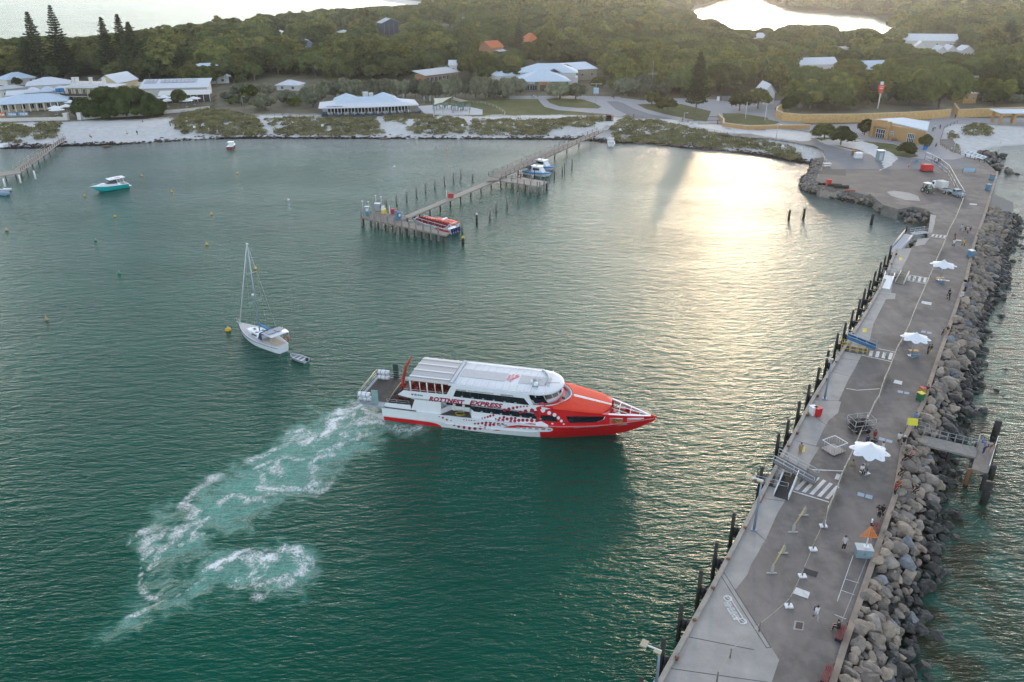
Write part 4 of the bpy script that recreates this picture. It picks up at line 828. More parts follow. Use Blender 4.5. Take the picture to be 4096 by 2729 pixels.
yv = 352.0
while yv < 2100:
    st = 8.8 + max(0,(yv-600)/300)*1.0; half = yv*.70 + 40; xv = -half
    while xv < half:
        x = xv + rg.uniform(-.35,.35)*st; y = yv + rg.uniform(-.35,.35)*st; cand.append((x, y)); xv += st
    yv += st*.93
CP = np.array(cand); okm = sdist(CP, LAND) > 9; okm &= sdist(CP, LAKE) < -6; CP = CP[okm]; CZ = terr(CP)
fp = np.array([proj(x, y, z) for (x, y), z in zip(CP, CZ)])
fx = np.interp(fp[:,0], [p[0] for p in front], [p[1] for p in front]); okm = (fp[:,1] < fx) & (fp[:,0] > -160) & (fp[:,0] < 4260) & (fp[:,1] > -75)
CP, CZ, fp = CP[okm], CZ[okm], fp[okm]
near_T, far_T = [], []; mix = vnoise(CP[:,0], CP[:,1], 60,9)
for (x, y), z, (px, py), mk in zip(CP, CZ, fp, mix):
    dist = math.dist((x,y,z),(0,0,CAM_H)); u = rg.random()
    key = ('gum%d' % rg.randrange(3)) if u < .16 + .38*(mk > .55) else 'dome%d' % rg.randrange(4)
    if px < 900 and u > .45: key = 'dome%d' % rg.randrange(4)
    H = TREES[key][3]; s = rg.choice((.75,.9,1.05,1.2,1.4))*rg.uniform(.9,1.1)*(1.0 if y < 700 else 1.18); rpx = TREES[key][2]*s*FPX/dist; hpx = proj(x, y, z)[1] - proj(x, y, z + H*s)[1]; top = py - hpx; bad = False
    for (x0,y0,x1,y1) in KEEP:
        if px + rpx*.8 > x0 and px - rpx*.8 < x1 and py > y1 - 3 and top < y1 - .15*(y1-y0): bad = True; break
    if bad: continue
    lim = np.interp(px, [p[0] for p in skyl], [p[1] for p in skyl]) if px < 1700 else -99
    if top < lim - 8:
        s *= max(0,(py - lim + 6)/hpx)
        if s < .35: continue
    # keep the lake open to view
    q = np.array([(px, top + 2),(px - rpx*.5, top + 6),(px + rpx*.5, top + 6),(px, top + hpx*.3)])
    yl = 0
    if 2640 < px < 3640 and y < 1100 and inside(q, lakeimg).any():
        sh = rg.uniform(.4,.55)
        q2 = np.array([(px, py - hpx*sh/s),(px, py - hpx*.5*sh/s)])
        if inside(q2, lakeimg).any(): continue
        s = sh
    (near_T if len(near_T) < 238 and py > 120 else far_T).append((x, y, z, s, key))
allT = near_T + far_T; allT.sort(key=lambda t: math.dist(t[:3], (0,0,CAM_H))); near_T = allT[:225]; far_T = allT[225:]
for x, y, z, s, key in near_T:
    g = 'gum' in key; put_tree(key, x, y, (s*rg.uniform(.9,1.12), s*rg.uniform(.9,1.12), s), 'olive green gum tree in the woodland behind the settlement' if g else 'dark spreading tree in the woodland behind the settlement', 'trees of the woodland', z - .1, trunk=True)
keys = ['dome0','dome1','dome2','dome3','gum0','gum1','gum2']; protos = []
first = {}
for o in [q for q in COL.objects if q.name.startswith('crown')]:
    for i, k in enumerate(keys):
        if o.data == TREES[k][0] and k not in first: first[k] = o
scatter('far_woodland', [(t[0], t[1], t[2]) for t in far_T], [(0,0,rg.uniform(0,6.28)) for _ in far_T], [(t[3]*rg.uniform(.95,1.25), t[3]*rg.uniform(.95,1.25), t[3]) for t in far_T], [keys.index(t[4]) for t in far_T], [first[k] for k in keys], 'distant woodland of dark and olive green trees rolling back to the lake and the sea', 'woodland')
print('TREES', len(near_T), len(far_T))
# scrub on the dunes, seaweed on the tideline
def poly_pts(poly, dens, rg):
    P_ = np.array([tuple(p) for p in poly]); lo_ = P_.min(0); hi = P_.max(0); n = int((hi-lo_).prod()*dens); Q = lo_ + rg.random((n,2))*(hi-lo_); return Q[inside(Q, P_)]
SCRUB = [GP([K1(*q) for q in q_], 2.4) for q_ in ([(1590,1135),(1680,1050),(1860,1012),(2050,1020),(2354,1085),(2400,1190),(2100,1205),(1850,1185),(1650,1195)], [(0,1160),(130,1150),(300,1190),(210,1265),(90,1270),(0,1285)], [(290,1190),(370,1140),(560,1138),(500,1245),(330,1248)])] + \
  [GP([K2(*q) for q in q_], 2.4) for q_ in ([(170,1185),(90,1110),(300,1090),(600,1095),(1100,1092),(1120,1150),(1190,1190),(800,1198),(360,1193)], [(1170,1120),(1180,1075),(1500,1065),(1900,1095),(1930,1150),(1900,1192),(1430,1185),(1350,1130)], [(1965,1190),(2000,1110),(2354,1108),(2354,1196)], [(-100,1090),(20,1120),(100,1180),(0,1195),(-120,1180)])] + \
  [GP([K3(*q) for q in q_], 2.4) for q_ in ([(0,1115),(300,1112),(600,1092),(830,1080),(850,1130),(700,1165),(560,1150),(420,1170),(300,1195),(0,1196)], [(910,1180),(1000,1110),(1060,1080),(1130,1130),(1300,1115),(1600,1180),(1850,1225),(2354,1290),(2354,1335),(2100,1312),(1800,1300),(1500,1272),(1200,1255),(950,1248)])] + \
  [GP([K4(*q) for q in q_], 2.4) for q_ in ([(0,1295),(130,1310),(240,1345),(320,1400),(230,1420),(0,1350)], [(1800,1190),(1880,1152),(1960,1150),(2062,1190),(2050,1222),(1820,1226)], [(1600,1300),(1740,1292),(1765,1385),(1640,1390)], [(1660,1215),(1700,1205),(1760,1250),(1670,1258)])]
rn = np.random.default_rng(8); Vs = []; Fs = []; b = 0; SCP = []
for poly in SCRUB:
    Q = poly_pts(poly, .6, rn); keepq = vnoise(Q[:,0], Q[:,1], 5.5,4) + .25*rn.random(len(Q)) > .24; Q = Q[keepq]; zq = terr(Q)
    for (x, y), z in zip(Q, zq):
        r = rn.uniform(.7,1.6); n = int(34*r); d = rn.normal(0,1,(n,3)); d[:,2] = np.abs(d[:,2]); d /= np.linalg.norm(d,axis=1)[:,None]
        V, Fq = leaf_quads(np.array([x,y,max(z,.3)+.15]) + d*np.array([r,r,r*.62])*rn.uniform(.7,1.05,n)[:,None], d, .17, rn, .5); Vs.append(V); Fs.append(Fq+b); b += len(V)
SM = leaf_mat('scrub_foliage', (.10,.092,.052),(.22,.20,.11),.25,.15)
me = np_mesh('dune_scrub', np.concatenate(Vs), np.concatenate(Fs)); tag(link('dune_scrub', me, SM), 'low olive and brown scrub covering the sand dunes along the beach', 'scrub', kind='stuff')
Vs = []; Fs = []; b = 0; sl_ = [p for p in SHORE[2:20]]
for _ in range(5200):
    t = rn.random()*(len(sl_)-1); i = int(t); p = Vector(sl_[i]).lerp(Vector(sl_[i+1]), t-i); dn = abs(rn.normal(0,1.0)) + 1.2 + (4.5*rn.random() if rn.random() < .14 else 0)
    x, y = p.x + rn.normal(0,.5), p.y + dn
    if vnoise([x],[y],9,7)[0] < .25 and rn.random() < .8: continue
    z = tz(x, y); n = 5; V, Fq = leaf_quads(np.array([x,y,max(z,0)+.06]) + rn.normal(0,.28,(n,3))*[1,1,.15], np.tile([0,0,1.],(n,1)),.30, rn, .25); Vs.append(V); Fs.append(Fq+b); b += len(V)
me = np_mesh('seaweed', np.concatenate(Vs), np.concatenate(Fs)); tag(link('seaweed', me, mat('dead_seaweed', (.055,.035,.028),.9, var=.4)), 'dark brown line of washed up seaweed along the tideline', 'seaweed', kind='stuff')
# ---------------------------------------------------------------- buildings
WROOF = mat('white_tin_roof', (.60,.61,.64),.75, var=.1, vs=.8); BROOF = mat('pale_blue_roof', (.50,.58,.66),.75, var=.08, vs=.6); GROOF = mat('grey_tin_roof', (.30,.32,.34),.5, var=.15)
CREAM = mat('cream_render', (.55,.46,.30),.85, var=.1); WWALL = mat('white_render', (.62,.60,.57),.85, var=.1); OCHRE = mat('ochre_stone', (.52,.33,.14),.9, var=.28, vs=1.3, bump=.4, bs=3); OCH2 = mat('ochre_render', (.42,.25,.11),.9, var=.12)
GLASS = mat('dark_glass', (.02,.03,.04),.12, var=.1, spec=.8); WFR = mat('window_frame', (.66,.66,.66),.5, var=.05); DARKW = mat('dark_timber', (.06,.045,.04),.8, var=.2); TILE = mat('orange_tile', (.50,.14,.045),.8, var=.25, vs=3)
BRICK = mat('brick', (.34,.17,.10),.9, var=.2, vs=3); GREENW = mat('green_wall', (.10,.17,.14),.8); SOLAR = mat('solar_panel', (.015,.025,.07),.15, var=.1, spec=.8); DECKM = mat('timber_deck', (.20,.165,.135),.85, var=.25, vs=1.5, bump=.3)
SAIL = mat('cream_sailcloth', (.62,.60,.48),.8, var=.04); NAVY = mat('navy_trim', (.03,.045,.075),.7)
def win(parent, x, z, w, h, y=-.04, m=GLASS, bars=1, frame=WFR, rot=0.0, name='window'):
    mb = MB(); mb.box((x, y, z),(w, .08, h)); f_ = mb.build(name, m, parent)
    mb = MB(); t = .07
    for dz in (-h/2, h/2): mb.box((x, y-.05, z+dz),(w+t*2,.06, t))
    for i in range(bars + 2): mb.box((x - w/2 + w*i/(bars+1), y-.05, z),(t, .05, h-t))
    mb.build('frame', frame, f_); return f_
def roof_mesh(L_, D_, h, rh, kind, ov=.5, th=.16):
    mb = MB(); x0, x1, y0, y1 = -ov, L_+ov, -ov, D_+ov; z0 = h; z1 = h+rh
    if kind == 'hip':
        k = min((D_+2*ov)/2,(L_+2*ov)/2*.95); ym = (y0+y1)/2; T = [(x0,y0,z0),(x1,y0,z0),(x1,y1,z0),(x0,y1,z0),(x0+k,ym,z1),(x1-k,ym,z1)]
        mb.add(T + [(p[0],p[1],p[2]-th) for p in T[:4]], [(0,1,5,4),(1,2,5),(2,3,4,5),(3,0,4),(6,7,1,0),(7,8,2,1),(8,9,3,2),(9,6,0,3),(9,8,7,6)])
        mb.tube([T[4],T[5]], .12,4, sm=False)
    elif kind == 'gable':
        ym = (y0+y1)/2; T = [(x0,y0,z0),(x1,y0,z0),(x1,ym,z1),(x0,ym,z1),(x1,y1,z0),(x0,y1,z0)]
        mb.add(T + [(p[0],p[1],p[2]-th) for p in T], [(0,1,2,3),(3,2,4,5),(6,9,8,7),(9,11,10,8),(0,6,7,1),(5,4,10,11),(0,3,9,6),(3,5,11,9),(1,7,8,2),(2,8,10,4)])
    elif kind == 'gablex':
        xm = (x0+x1)/2; T = [(x0,y0,z0),(x0,y1,z0),(xm,y1,z1),(xm,y0,z1),(x1,y1,z0),(x1,y0,z0)]
        mb.add(T + [(p[0],p[1],p[2]-th) for p in T], [(0,3,2,1),(3,5,4,2),(6,7,8,9),(9,8,10,11),(0,1,7,6),(5,11,10,4),(0,6,9,3),(3,9,11,5),(1,2,8,7),(2,4,10,8)])
    elif kind == 'skillion':
        T = [(x0,y0,z0),(x1,y0,z0),(x1,y1,z1),(x0,y1,z1)]; mb.add(T + [(p[0],p[1],p[2]-th) for p in T], [(0,1,2,3),(7,6,5,4),(0,4,5,1),(1,5,6,2),(2,6,7,3),(3,7,4,0)])
    else: mb.b2((x0,y0,z0-th/2),(x1,y1,z0+th))
    return mb
def house(name, label, eL, eR, h, depth, roof, rh, wm, rm, n=4, ww=1.2, wh=1.2, zg=ZL, ov=.5, cat='building', door=None, group=None, dark=None):
    a = G(eL[0], eL[1], zg+h); b = G(eR[0], eR[1], zg+h); d = b-a; L_ = d.length; rz = math.atan2(d.y, d.x)
    o = empty(name, (a.x, a.y, zg), rz, label, cat, group)
    mb = MB(); mb.b2((0,0,-1.0),(L_, depth, h-.06))
    if roof in ('gable','gablex'):
        if roof == 'gable': mb.add([(0,0,h-.06),(0,depth,h-.06),(0,depth/2,h+rh*(depth/(depth+2*ov))-.06),(L_,0,h-.06),(L_,depth,h-.06),(L_,depth/2,h+rh*(depth/(depth+2*ov))-.06)], [(0,1,2),(3,5,4),(0,2,5,3),(1,4,5,2)])
        else: zt = h+rh*(L_/(L_+2*ov))-.12; mb.add([(0,0,h-.06),(L_,0,h-.06),(L_/2,0,zt),(0,depth,h-.06),(L_,depth,h-.06),(L_/2,depth,zt)], [(0,1,2),(3,5,4),(0,2,5,3),(1,4,5,2)])
    mb.build('wall', wm, o); roof_mesh(L_, depth, h, rh, roof, ov).build('roof', rm, o)
    for i in range(n):
        win(o, L_*(i+.5)/n, h*.52, ww, wh, bars=1)
    if door is not None: win(o, L_*door, h*.38,1.6, h*.74, m=GLASS, name='door')
    return o, L_, h, depth
# --- waterfront restaurant with the wrap-round white roof
a = G(*K2(625,1062), ZL+.9); b = G(*K2(1440,1035), ZL+.9); d = b-a; Lr = d.length; rz = math.atan2(d.y, d.x)
rest = empty('restaurant', (a.x, a.y, ZL), rz, 'long waterfront restaurant with a white hipped roof, white posts and dark deck', 'restaurant')
mb = MB(); out = [(-1,0),(Lr*.2,-2.0),(Lr*.5,-2.6),(Lr*.8,-1.8),(Lr+1.5,.3),(Lr+3.5,3.5),(Lr+3.5,9),(-1,9)]; mb.prism(out, -1.2,.9); mb.build('deck', [NAVY], rest)
mb = MB(); mb.b2((1.5,3.2,.9),(Lr-1,14,4.0)); mb.build('wall', GLASS, rest)
for i in range(25):
    x = 1.5 + (Lr-3)*i/24; mb=MB(); mb.box((x, 3.05,2.35),(.28,.22,2.9)); mb.build('post', WFR, rest)
rm_ = MB(); W0 = 3.9; o1 = [(-1.8,-.9),(Lr*.5,-2.0),(Lr+2.6,-.2),(Lr+2.2,14),(-1.5,14)]; i1 = [(4.5,3.6),(Lr*.5,3.2),(Lr-3.5,3.6),(Lr-4.2,13),(5,13)]; z0, z1 = W0, W0+.75
n5 = len(o1); rm_.add([(x,y,z0) for x,y in o1]+[(x,y,z1) for x,y in i1]+[(x,y,z0-.35) for x,y in o1], [(i,(i+1)%n5,n5+(i+1)%n5,n5+i) for i in range(n5)]+[(2*n5+i,2*n5+(i+1)%n5,(i+1)%n5,i) for i in range(n5)]+[tuple(range(3*n5-1,2*n5-1,-1))]); rm_.build('eave_roof', WROOF, rest)
rm_ = MB(); i2 = [(x,y,z1) for x,y in i1]; rm_.add(i2+[(8.0,8.3,W0+2.5),(Lr-7.5,8.3,W0+2.5)], [(0,1,6,5),(1,2,6),(2,3,6),(3,4,5,6),(4,0,5)]); rm_.build('hip_roof', BROOF, rest)
for cx in (Lr*.27, Lr*.70):
    mb = MB(); mb.lathe([(5.6,3.2),(5.5,W0+.4),(5.0,W0+1.3),(.3,W0+3.0),(.01,W0+3.05)], (cx, 15.5,0),10, sm=False); mb.build('pavilion_roof', BROOF, rest)
for x in (-1,): mb = MB(); mb.b2((-.5,9.3,.2),(6,17,3.7)); mb.build('annexe', BROOF, rest)
mb = MB(); mb.b2((Lr*.46,12.5,W0),(Lr*.52,14,W0+3.6)); mb.b2((Lr*.53,12.5,W0),(Lr*.58,14,W0+3.2)); mb.build('plant_box', STEEL, rest)
for i in range(22):
    x = Lr*(i+.5)/22; mb=MB(); mb.box((x, -.9+1.0*abs(i-11)/11,1.95),(.05,.05,1.0)); mb.build('rail_post', STEEL, rest)
mb = MB(); mb.tube([(x, y, 1.95) for x, y in ((-.8,.3),(Lr*.2,-1.7),(Lr*.5,-2.3),(Lr*.8,-1.5),(Lr+1.3,.6),(Lr+3.2,3.6))], .035,4); mb.tube([(x, y, 1.5) for x, y in ((-.8,.3),(Lr*.2,-1.7),(Lr*.5,-2.3),(Lr*.8,-1.5),(Lr+1.3,.6),(Lr+3.2,3.6))], .025,4); mb.build('handrail', STEEL, rest)
t = text_mesh('THOMSONS', 1.1, NAVY, 'sign_lettering', rest, bold=.03, depth=.02); t.location = (1.2,-.55, W0+.15); t.rotation_euler = (R(12),0,-.02)
rgb = random.Random(3)
def cafe_set(x, y, z, par_rz, lab='small white table with pale chairs on the restaurant deck', grp='tables on the restaurant deck'):
    o = empty('cafe_table', (x, y, z), par_rz, lab, 'table', grp)
    mb = MB(); mb.cyl((0,0,.70),.45,.05,10); mb.cyl((0,0,0),.05,.7,6); mb.cyl((0,0,0),.25,.03,8); mb.build('table_top', WFR, o)
    for k in range(4):
        a_ = k*1.57 + .3; cx, cy = .8*math.cos(a_),.8*math.sin(a_); mb=MB(); mb.box((cx,cy,.44),(.42,.42,.05), rz=a_); mb.box((cx*1.24,cy*1.24,.68),(.05,.42,.45), rz=a_)
        for s1 in (-.17,.17):
            for s2 in (-.17,.17): mb.box((cx+s1, cy+s2,.21),(.04,.04,.42))
        mb.build('chair', WFR, o)
    return o
ct = cafe_set(0,0,0,0); Mr = Matrix.Translation(rest.location) @ Matrix.Rotation(rz, 4, 'Z'); bpy.context.view_layer.update()
for i in range(11):
    p = Mr @ Vector((2.5 + (Lr-4)*i/10,.6 - 1.5*math.sin(math.pi*i/10),.92)); q = ct if i == 0 else copy_tree(ct); place(q, p, rgb.uniform(0,3))
# --- hotel at the left
def hb(*a, **k): return house(*a, **k)
o, L_, h_, dp = hb('hotel_wing', 'long low hotel wing with a pale roof and white colonnade, facing the beach', K1(0,955), K1(560,925),3.3,13, 'hip', 2.4, CREAM, BROOF, n=7, ww=1.6, wh=1.9, ov=2.6)
for i in range(9): mb = MB(); mb.box((L_*(i+.1)/8.6,-2.2,1.6),(.42,.42,3.2)); mb.build('column', WWALL, o)
o, L_, h_, dp = hb('hotel_hall', 'low hotel block with several small pale peaked roofs behind the colonnade', K1(60,880), K1(600,850),3.6,9, 'skillion', .8, WWALL, WROOF, n=0)
for i, x in enumerate((.30,.55,.78)): mb = roof_mesh(6.5,6.5,4.2,1.9, 'hip', .3); q = mb.build('roof_peak', BROOF if i % 2 else WROOF, o); q.location = (L_*x, .8,0)
mb = MB(); mb.b2((L_*.84,.2,4.0),(L_*.98,.6,5.4)); mb.build('blue_screen', mat('blue_shade', (.02,.22,.50),.8), o)
o, L_, h_, dp = hb('hotel_rear_wing', 'rear hotel wing with a flat parapet and long pale roof', K1(0,830), K1(240,805),4.0,12, 'flat', 0, WWALL, GROOF, n=3)
o, L_, h_, dp = hb('hotel_link', 'pale roofed building joining the hotel tower, set behind the blue screen', K1(240,790), K1(640,770),4.4,14, 'hip', 2.6, WWALL, WROOF, n=5)
a0 = K1(595,875); b0 = K1(990,880)
o, L_, h_, dp = hb('hotel_pavilion', 'two storey hotel pavilion with a dark balcony, battlemented parapet and white chimneys', K1(600,800), K1(1000,805),7.0,11, 'hip', .9, CREAM, WROOF, n=0, ov=1.6)
for i in range(6): win(o, L_*(i+.5)/6,1.9,1.4,2.2); win(o, L_*(i+.5)/6,5.2,1.2,2.0)
mb = MB(); mb.b2((-1.4,-2.6,3.4),(L_*.55,0,3.6)); mb.build('balcony_floor', WWALL, o); mb = MB()
for i in range(7): mb.box((-1.3+ (L_*.55+1.2)*i/6,-2.5,3.4),(.16,.16,6.8))
mb.build('balcony_post', DARKW, o); mb=MB(); mb.b2((-1.4,-2.58,3.6),(L_*.55,-2.5,4.6)); mb.build('balustrade', DARKW, o)
mb = MB(); mb.b2((1.5,1.5,7.2),(L_-6,9,8.3))
for i in range(16):
    mb.b2((1.5+ (L_-8)*i/16,1.45,8.3),(1.5+(L_-8)*(i+.55)/16,1.75,8.8))
mb.build('parapet', WWALL, o)
for x in (3,4.6, L_*.55, L_*.85): mb = MB(); mb.box((x, 2.2,9.2),(1.1,1.1,2.6)); mb.box((x,2.2,10.6),(1.35,1.35,.25)); mb.build('chimney', WWALL, o)
hb('hotel_gable_wing', 'cream gabled wing at the right of the hotel with a white roof', K1(895,760), K1(1075,765),6.2,15, 'gablex', 3.4, CREAM, WROOF, n=3, ww=1, wh=1.6)
hb('hotel_outbuilding', 'small cream outbuildings stepping right from the gabled hotel wing', K1(1080,775), K1(1270,790),4.0,9, 'flat', 0, CREAM, CREAM, n=2)
o, L_, h_, dp = hb('beach_cafe', 'low café with a row of dark solar panels on its pale roof', K1(1290,815), K1(1900,800),4.4,13, 'skillion', 2.3, WWALL, WROOF, n=0, ov=.8)
for i in range(13):
    if i == 3: continue
    mb = MB(); x = .4 + (L_*.80)*i/13; zz = lambda y: 4.4 + 2.3*(y+.8)/14.6; mb.add([(x,7.2,zz(7.2)+.15),(x+L_*.055,7.2,zz(7.2)+.15),(x+L_*.055,12.6,zz(12.6)+.15),(x,12.6,zz(12.6)+.15),(x,7.2,zz(7.2)+.05),(x+L_*.055,7.2,zz(7.2)+.05),(x+L_*.055,12.6,zz(12.6)+.05),(x,12.6,zz(12.6)+.05)], [(0,1,2,3),(0,4,5,1),(1,5,6,2),(2,6,7,3),(3,7,4,0)]); mb.build('solar_panel', SOLAR, o)
o, L_, h_, dp = hb('cafe_awning', 'white roofed open dining terrace in front of the café', K1(1460,880), K1(1925,865),3.1,7, 'skillion', 1.0, DARKW, WWALL, n=0, ov=.4)
for i in range(9): mb = MB(); mb.box((L_*i/8,-.3,1.5),(.2,.2,3.0)); mb.build('post', WFR, o)
o, L_, h_, dp = hb('blue_roof_hall', 'large hall with a two tiered pale blue hipped roof among the trees', K1(1745,715), K1(2100,700),4.0,20, 'hip', 4.2, WWALL, BROOF, n=3, ov=1.2)
q = roof_mesh(L_*.62,6,8.6,.9, 'hip', .6).build('upper_roof', BROOF, o); q.location = (L_*.14,7,0)
hb('seaside_house', 'small house with a pale roof among trees at the far left', K1(60,735), K1(320,710),3.0,10, 'hip', 2.6, WWALL, BROOF, n=3, ov=.8)
# --- middle ground
hb('boardwalk_kiosk', 'small white hipped roof hidden in the foreshore bushes', K2(190,782), K2(385,785),2.6,8, 'hip', 1.9, WWALL, WROOF, n=2, ov=.8)
hb('blue_gabled_shed', 'pale blue gabled shed half hidden by golden gum trees', K2(440,412), K2(525,408),4.6,9, 'gablex', 3.0, mat('pale_blue_wall', (.30,.40,.46),.8), BROOF, n=0, zg=7)
o, L_, h_, dp = hb('open_shed', 'big dark open fronted shed with a grey gabled roof on the hill', K2(1155,215), K2(1330,210),9,12, 'gablex', 3.2, NAVY, GROOF, n=0, zg=10, ov=.3)
for i in range(4): mb = MB(); mb.box((L_*(i+.5)/4,-.1,4.5),(.25,.2,9)); mb.build('post', GREYP, o)
o, L_, h_, dp = hb('long_low_building', 'long low building with a grey roof, white framed windows and balcony rail above the hedge', K2(1560,695), K2(1855,660),4.4,8, 'skillion', 1.6, BRICK, GROOF, n=8, ww=2.0, wh=2.0, ov=1.0, zg=4.2)
mb = MB(); mb.tube([(0,-1.6,1.2),(L_,-1.6,1.2)], .05,4); mb.build('handrail', STEEL, o)
hb('white_cottage', 'bit of a white walled cottage showing below the rounded gum tree', K2(1775,600), K2(1845,600),4.5,8, 'gable', 2.2, WWALL, WROOF, n=1, zg=6)
o, L_, h_, dp = hb('orange_roof_house', 'brick house with an orange tiled roof and a white awning on the hillside', K2(2160,440), K2(2275,430),6.5,10, 'gable', 3.2, BRICK, TILE, n=2, zg=9)
q = roof_mesh(L_*.6,3,4.6,.6, 'skillion', .4).build('awning', WROOF, o); q.location = (L_*.35,-3,0)
hb('orange_tower_house', 'narrow house with orange tiles beside the pine on the hillside', K3(75,370), K3(150,385),6.5,8, 'hip', 4.5, BRICK, TILE, n=1, zg=9)
for i, (p, q_) in enumerate(((K2(185,310), K2(290,306)),(K2(770,300), K2(880,296)),(K2(1165,303), K2(1255,300)),(K2(1735,245), K2(1800,232)))): hb('hill_cottage', ['white roof between trees at the left of the hill', 'white roof left of the open shed', 'pale roof just below the open shed', 'slanted white roof right of the open shed'][i], p, q_, 3.0,9, 'hip', 1.6, WWALL, WROOF, n=2, zg=9)
# --- shops
o, L_, h_, dp = hb('corner_shop', 'shop with green walls and a wide pale hipped roof behind the oval lawn', K3(85,750), K3(520,745),4.4,18, 'hip', 4.0, GREENW, BROOF, n=0, ov=1.2)
for x in (.10,.26): win(o, L_*x, 1.5,3.4,2.4, bars=2)
mb = MB(); mb.b2((L_*.36,-.9,0),(L_*.60,-.05,4.6)); mb.build('entrance_porch', OCH2, o); mb=MB(); mb.b2((L_*.39,-1.0,0),(L_*.57,-.88,2.9)); mb.build('doorway', DARKW, o)
for x, z, y, w in ((L_*.02,3.2,-.12,L_*.22),): t = text_mesh('DOME', 1.3, WHP, 'sign_lettering', o, bold=.03, depth=.03, sx=1.6); t.location = (x, y, z); t.rotation_euler = (R(90),0,0)
t = text_mesh('DOME', .8, mat('sign_red', (.45,.09,.05),.6), 'sign_lettering', o, bold=.03, depth=.03); t.location = (L_*.43,-1.08,3.4); t.rotation_euler = (R(90),0,0)
o, L_, h_, dp = hb('shop_rear_block', 'long pale roofed block with triangular dormers behind the corner shop', K3(75,665), K3(590,668),5.2,16, 'hip', 3.4, WWALL, BROOF, n=0, ov=1.0, zg=3.4)
q = roof_mesh(8,7,5.3,2.0, 'gablex', .2).build('dormer', BROOF, o); q.location = (L_*.46,-1.1,0); mb=MB(); mb.add([(L_*.46+.8,-1.35,5.3),(L_*.46+7.2,-1.35,5.3),(L_*.46+4,-1.35,6.9)], [(0,1,2)]); mb.build('dormer_window', GLASS, o)
mb = MB(); mb.b2((L_*.98,-5,.0),(L_*1.03,3,3.6)); mb.b2((L_*.83,-4.6,.0),(L_*.98,-3.5,2.2)); mb.build('white_wall', WWALL, o)
hb('modern_block', 'grey beige two part building with a slanted roof by the avenue', K3(605,640), K3(780,630),5.6,12, 'skillion', 2.2, mat('beige_panel', (.33,.28,.22),.85), BROOF, n=2, zg=3.2)
hb('flat_plant_room', 'small flat roofed block behind the shops', K3(375,595), K3(505,592),6.5,5, 'flat', 0, WWALL, WROOF, n=0, zg=3.4)
hb('side_roof', 'striped pale roof left of the corner shop', K3(-140,700), K3(75,690),4.0,12, 'hip', 2.4, WWALL, BROOF, n=3, zg=3)
# --- right hand side
for e in ((K4(265,600), K4(640,590),4.2,9, 'gable', 3.4, 'long two level white building behind the gum trees'),(K4(860,640), K4(1120,632),4.2,12, 'gable', 3.8, 'building with a broad pale blue roof in the trees'),(K4(1060,790), K4(1300,790),4.2,14, 'gable', 3.6, 'white roofed house behind the red and white pole'),(K4(1270,780), K4(1520,785),4.2,9, 'gable', 2.6, 'white roofed house behind the umbrella shaped tree'),
  (K4(1245,375), K4(1750,380),5,12, 'gable', 4.5, 'very long white roofed building near the lake'),(K4(1560,475), K4(1640,475),4,9, 'gablex', 3.4, 'left gabled white cottage of the row near the pines'),(K4(1645,472), K4(1740,472),4,9, 'gablex', 3.6, 'middle gabled white cottage of the row near the pines'),(K4(1780,470), K4(1900,470),4,9, 'gablex', 3.2, 'right gabled white cottage of the row near the pines'),(K4(1360,430), K4(1455,432),4,9, 'gablex', 3.4, 'white pyramid roofed cottage below the long white roof'),
  (K4(2165,385), K4(2250,385),4,9, 'gable', 2.6, 'small white building at the far right among dark trees'),(K3(2200,360), K3(2350,352),4,12, 'gable', 3.6, 'white roof in the sun glare above the trees'),(K4(1790,535), K4(1885,535),3,8, 'gable', 1.2, 'little white roofed shelter left of the bright tree')):
    hb('white_building', e[6], e[0], e[1], e[2], e[3], e[4], e[5], WWALL, WROOF if 'blue' not in e[6] else BROOF, n=4, zg=3.0)
hb('white_tower', 'narrow white building rising behind the green tree', K4(660,440), K4(740,440),9,6, 'flat', 0, WWALL, WWALL, n=0); hb('chapel_gable', 'white gabled end wall of the small chapel', K4(-30,850), K4(66,850),5.0,12, 'gablex', 3.4, WWALL, WROOF, n=1, ww=.7, wh=1.6)
hb('pale_blue_cottage', 'cottage with a pale blue pointed roof on the right', K4(1815,790), K4(1985,785),3.4,9, 'gable', 3.8, OCH2, BROOF, n=2); hb('flat_ochre_house', 'small ochre house with a flat white roof behind the wall', K4(1810,860), K4(1930,858),4.2,8, 'flat', 0, OCH2, WROOF, n=2, ww=.8, ov=.3)
# visitor centre
e = [K4(935,1100), K4(1235,1150), K4(1460,1200), K4(1485,1120), K4(1240,1082)]
base = G(*K4(935,1215), ZL); vc = empty('visitor_centre', tuple(base),0, 'ochre visitor centre with a wide pale blue low roof and a stepped entrance front', 'building')
def vr(pts, z): return [(G(x, y, ZL+z).x - base.x, G(x, y, ZL+z).y - base.y) for x, y in pts]
wallp = vr([K4(940,1125), K4(1010,1135), K4(1350,1190), K4(1450,1205), K4(1480,1125), K4(1240,1088)], 4.6); mb=MB(); mb.prism(wallp, -.5,4.55); mb.build('wall', OCH2, vc, tri=True)
rp = vr([K4(930,1100), K4(1200,1140), K4(1465,1203), K4(1487,1122), K4(1240,1082)], 4.9); mb=MB(); mb.prism(rp, 4.6,4.95); mb.build('roof', BROOF, vc, tri=True)
def vlocal(fx, z, out=-.12):
    p0 = Vector(wallp[1]); p1 = Vector(wallp[2]); q = p0.lerp(p1, fx); d = (p1-p0).normalized(); n = Vector((d.y, -d.x)); return q - n*out, d
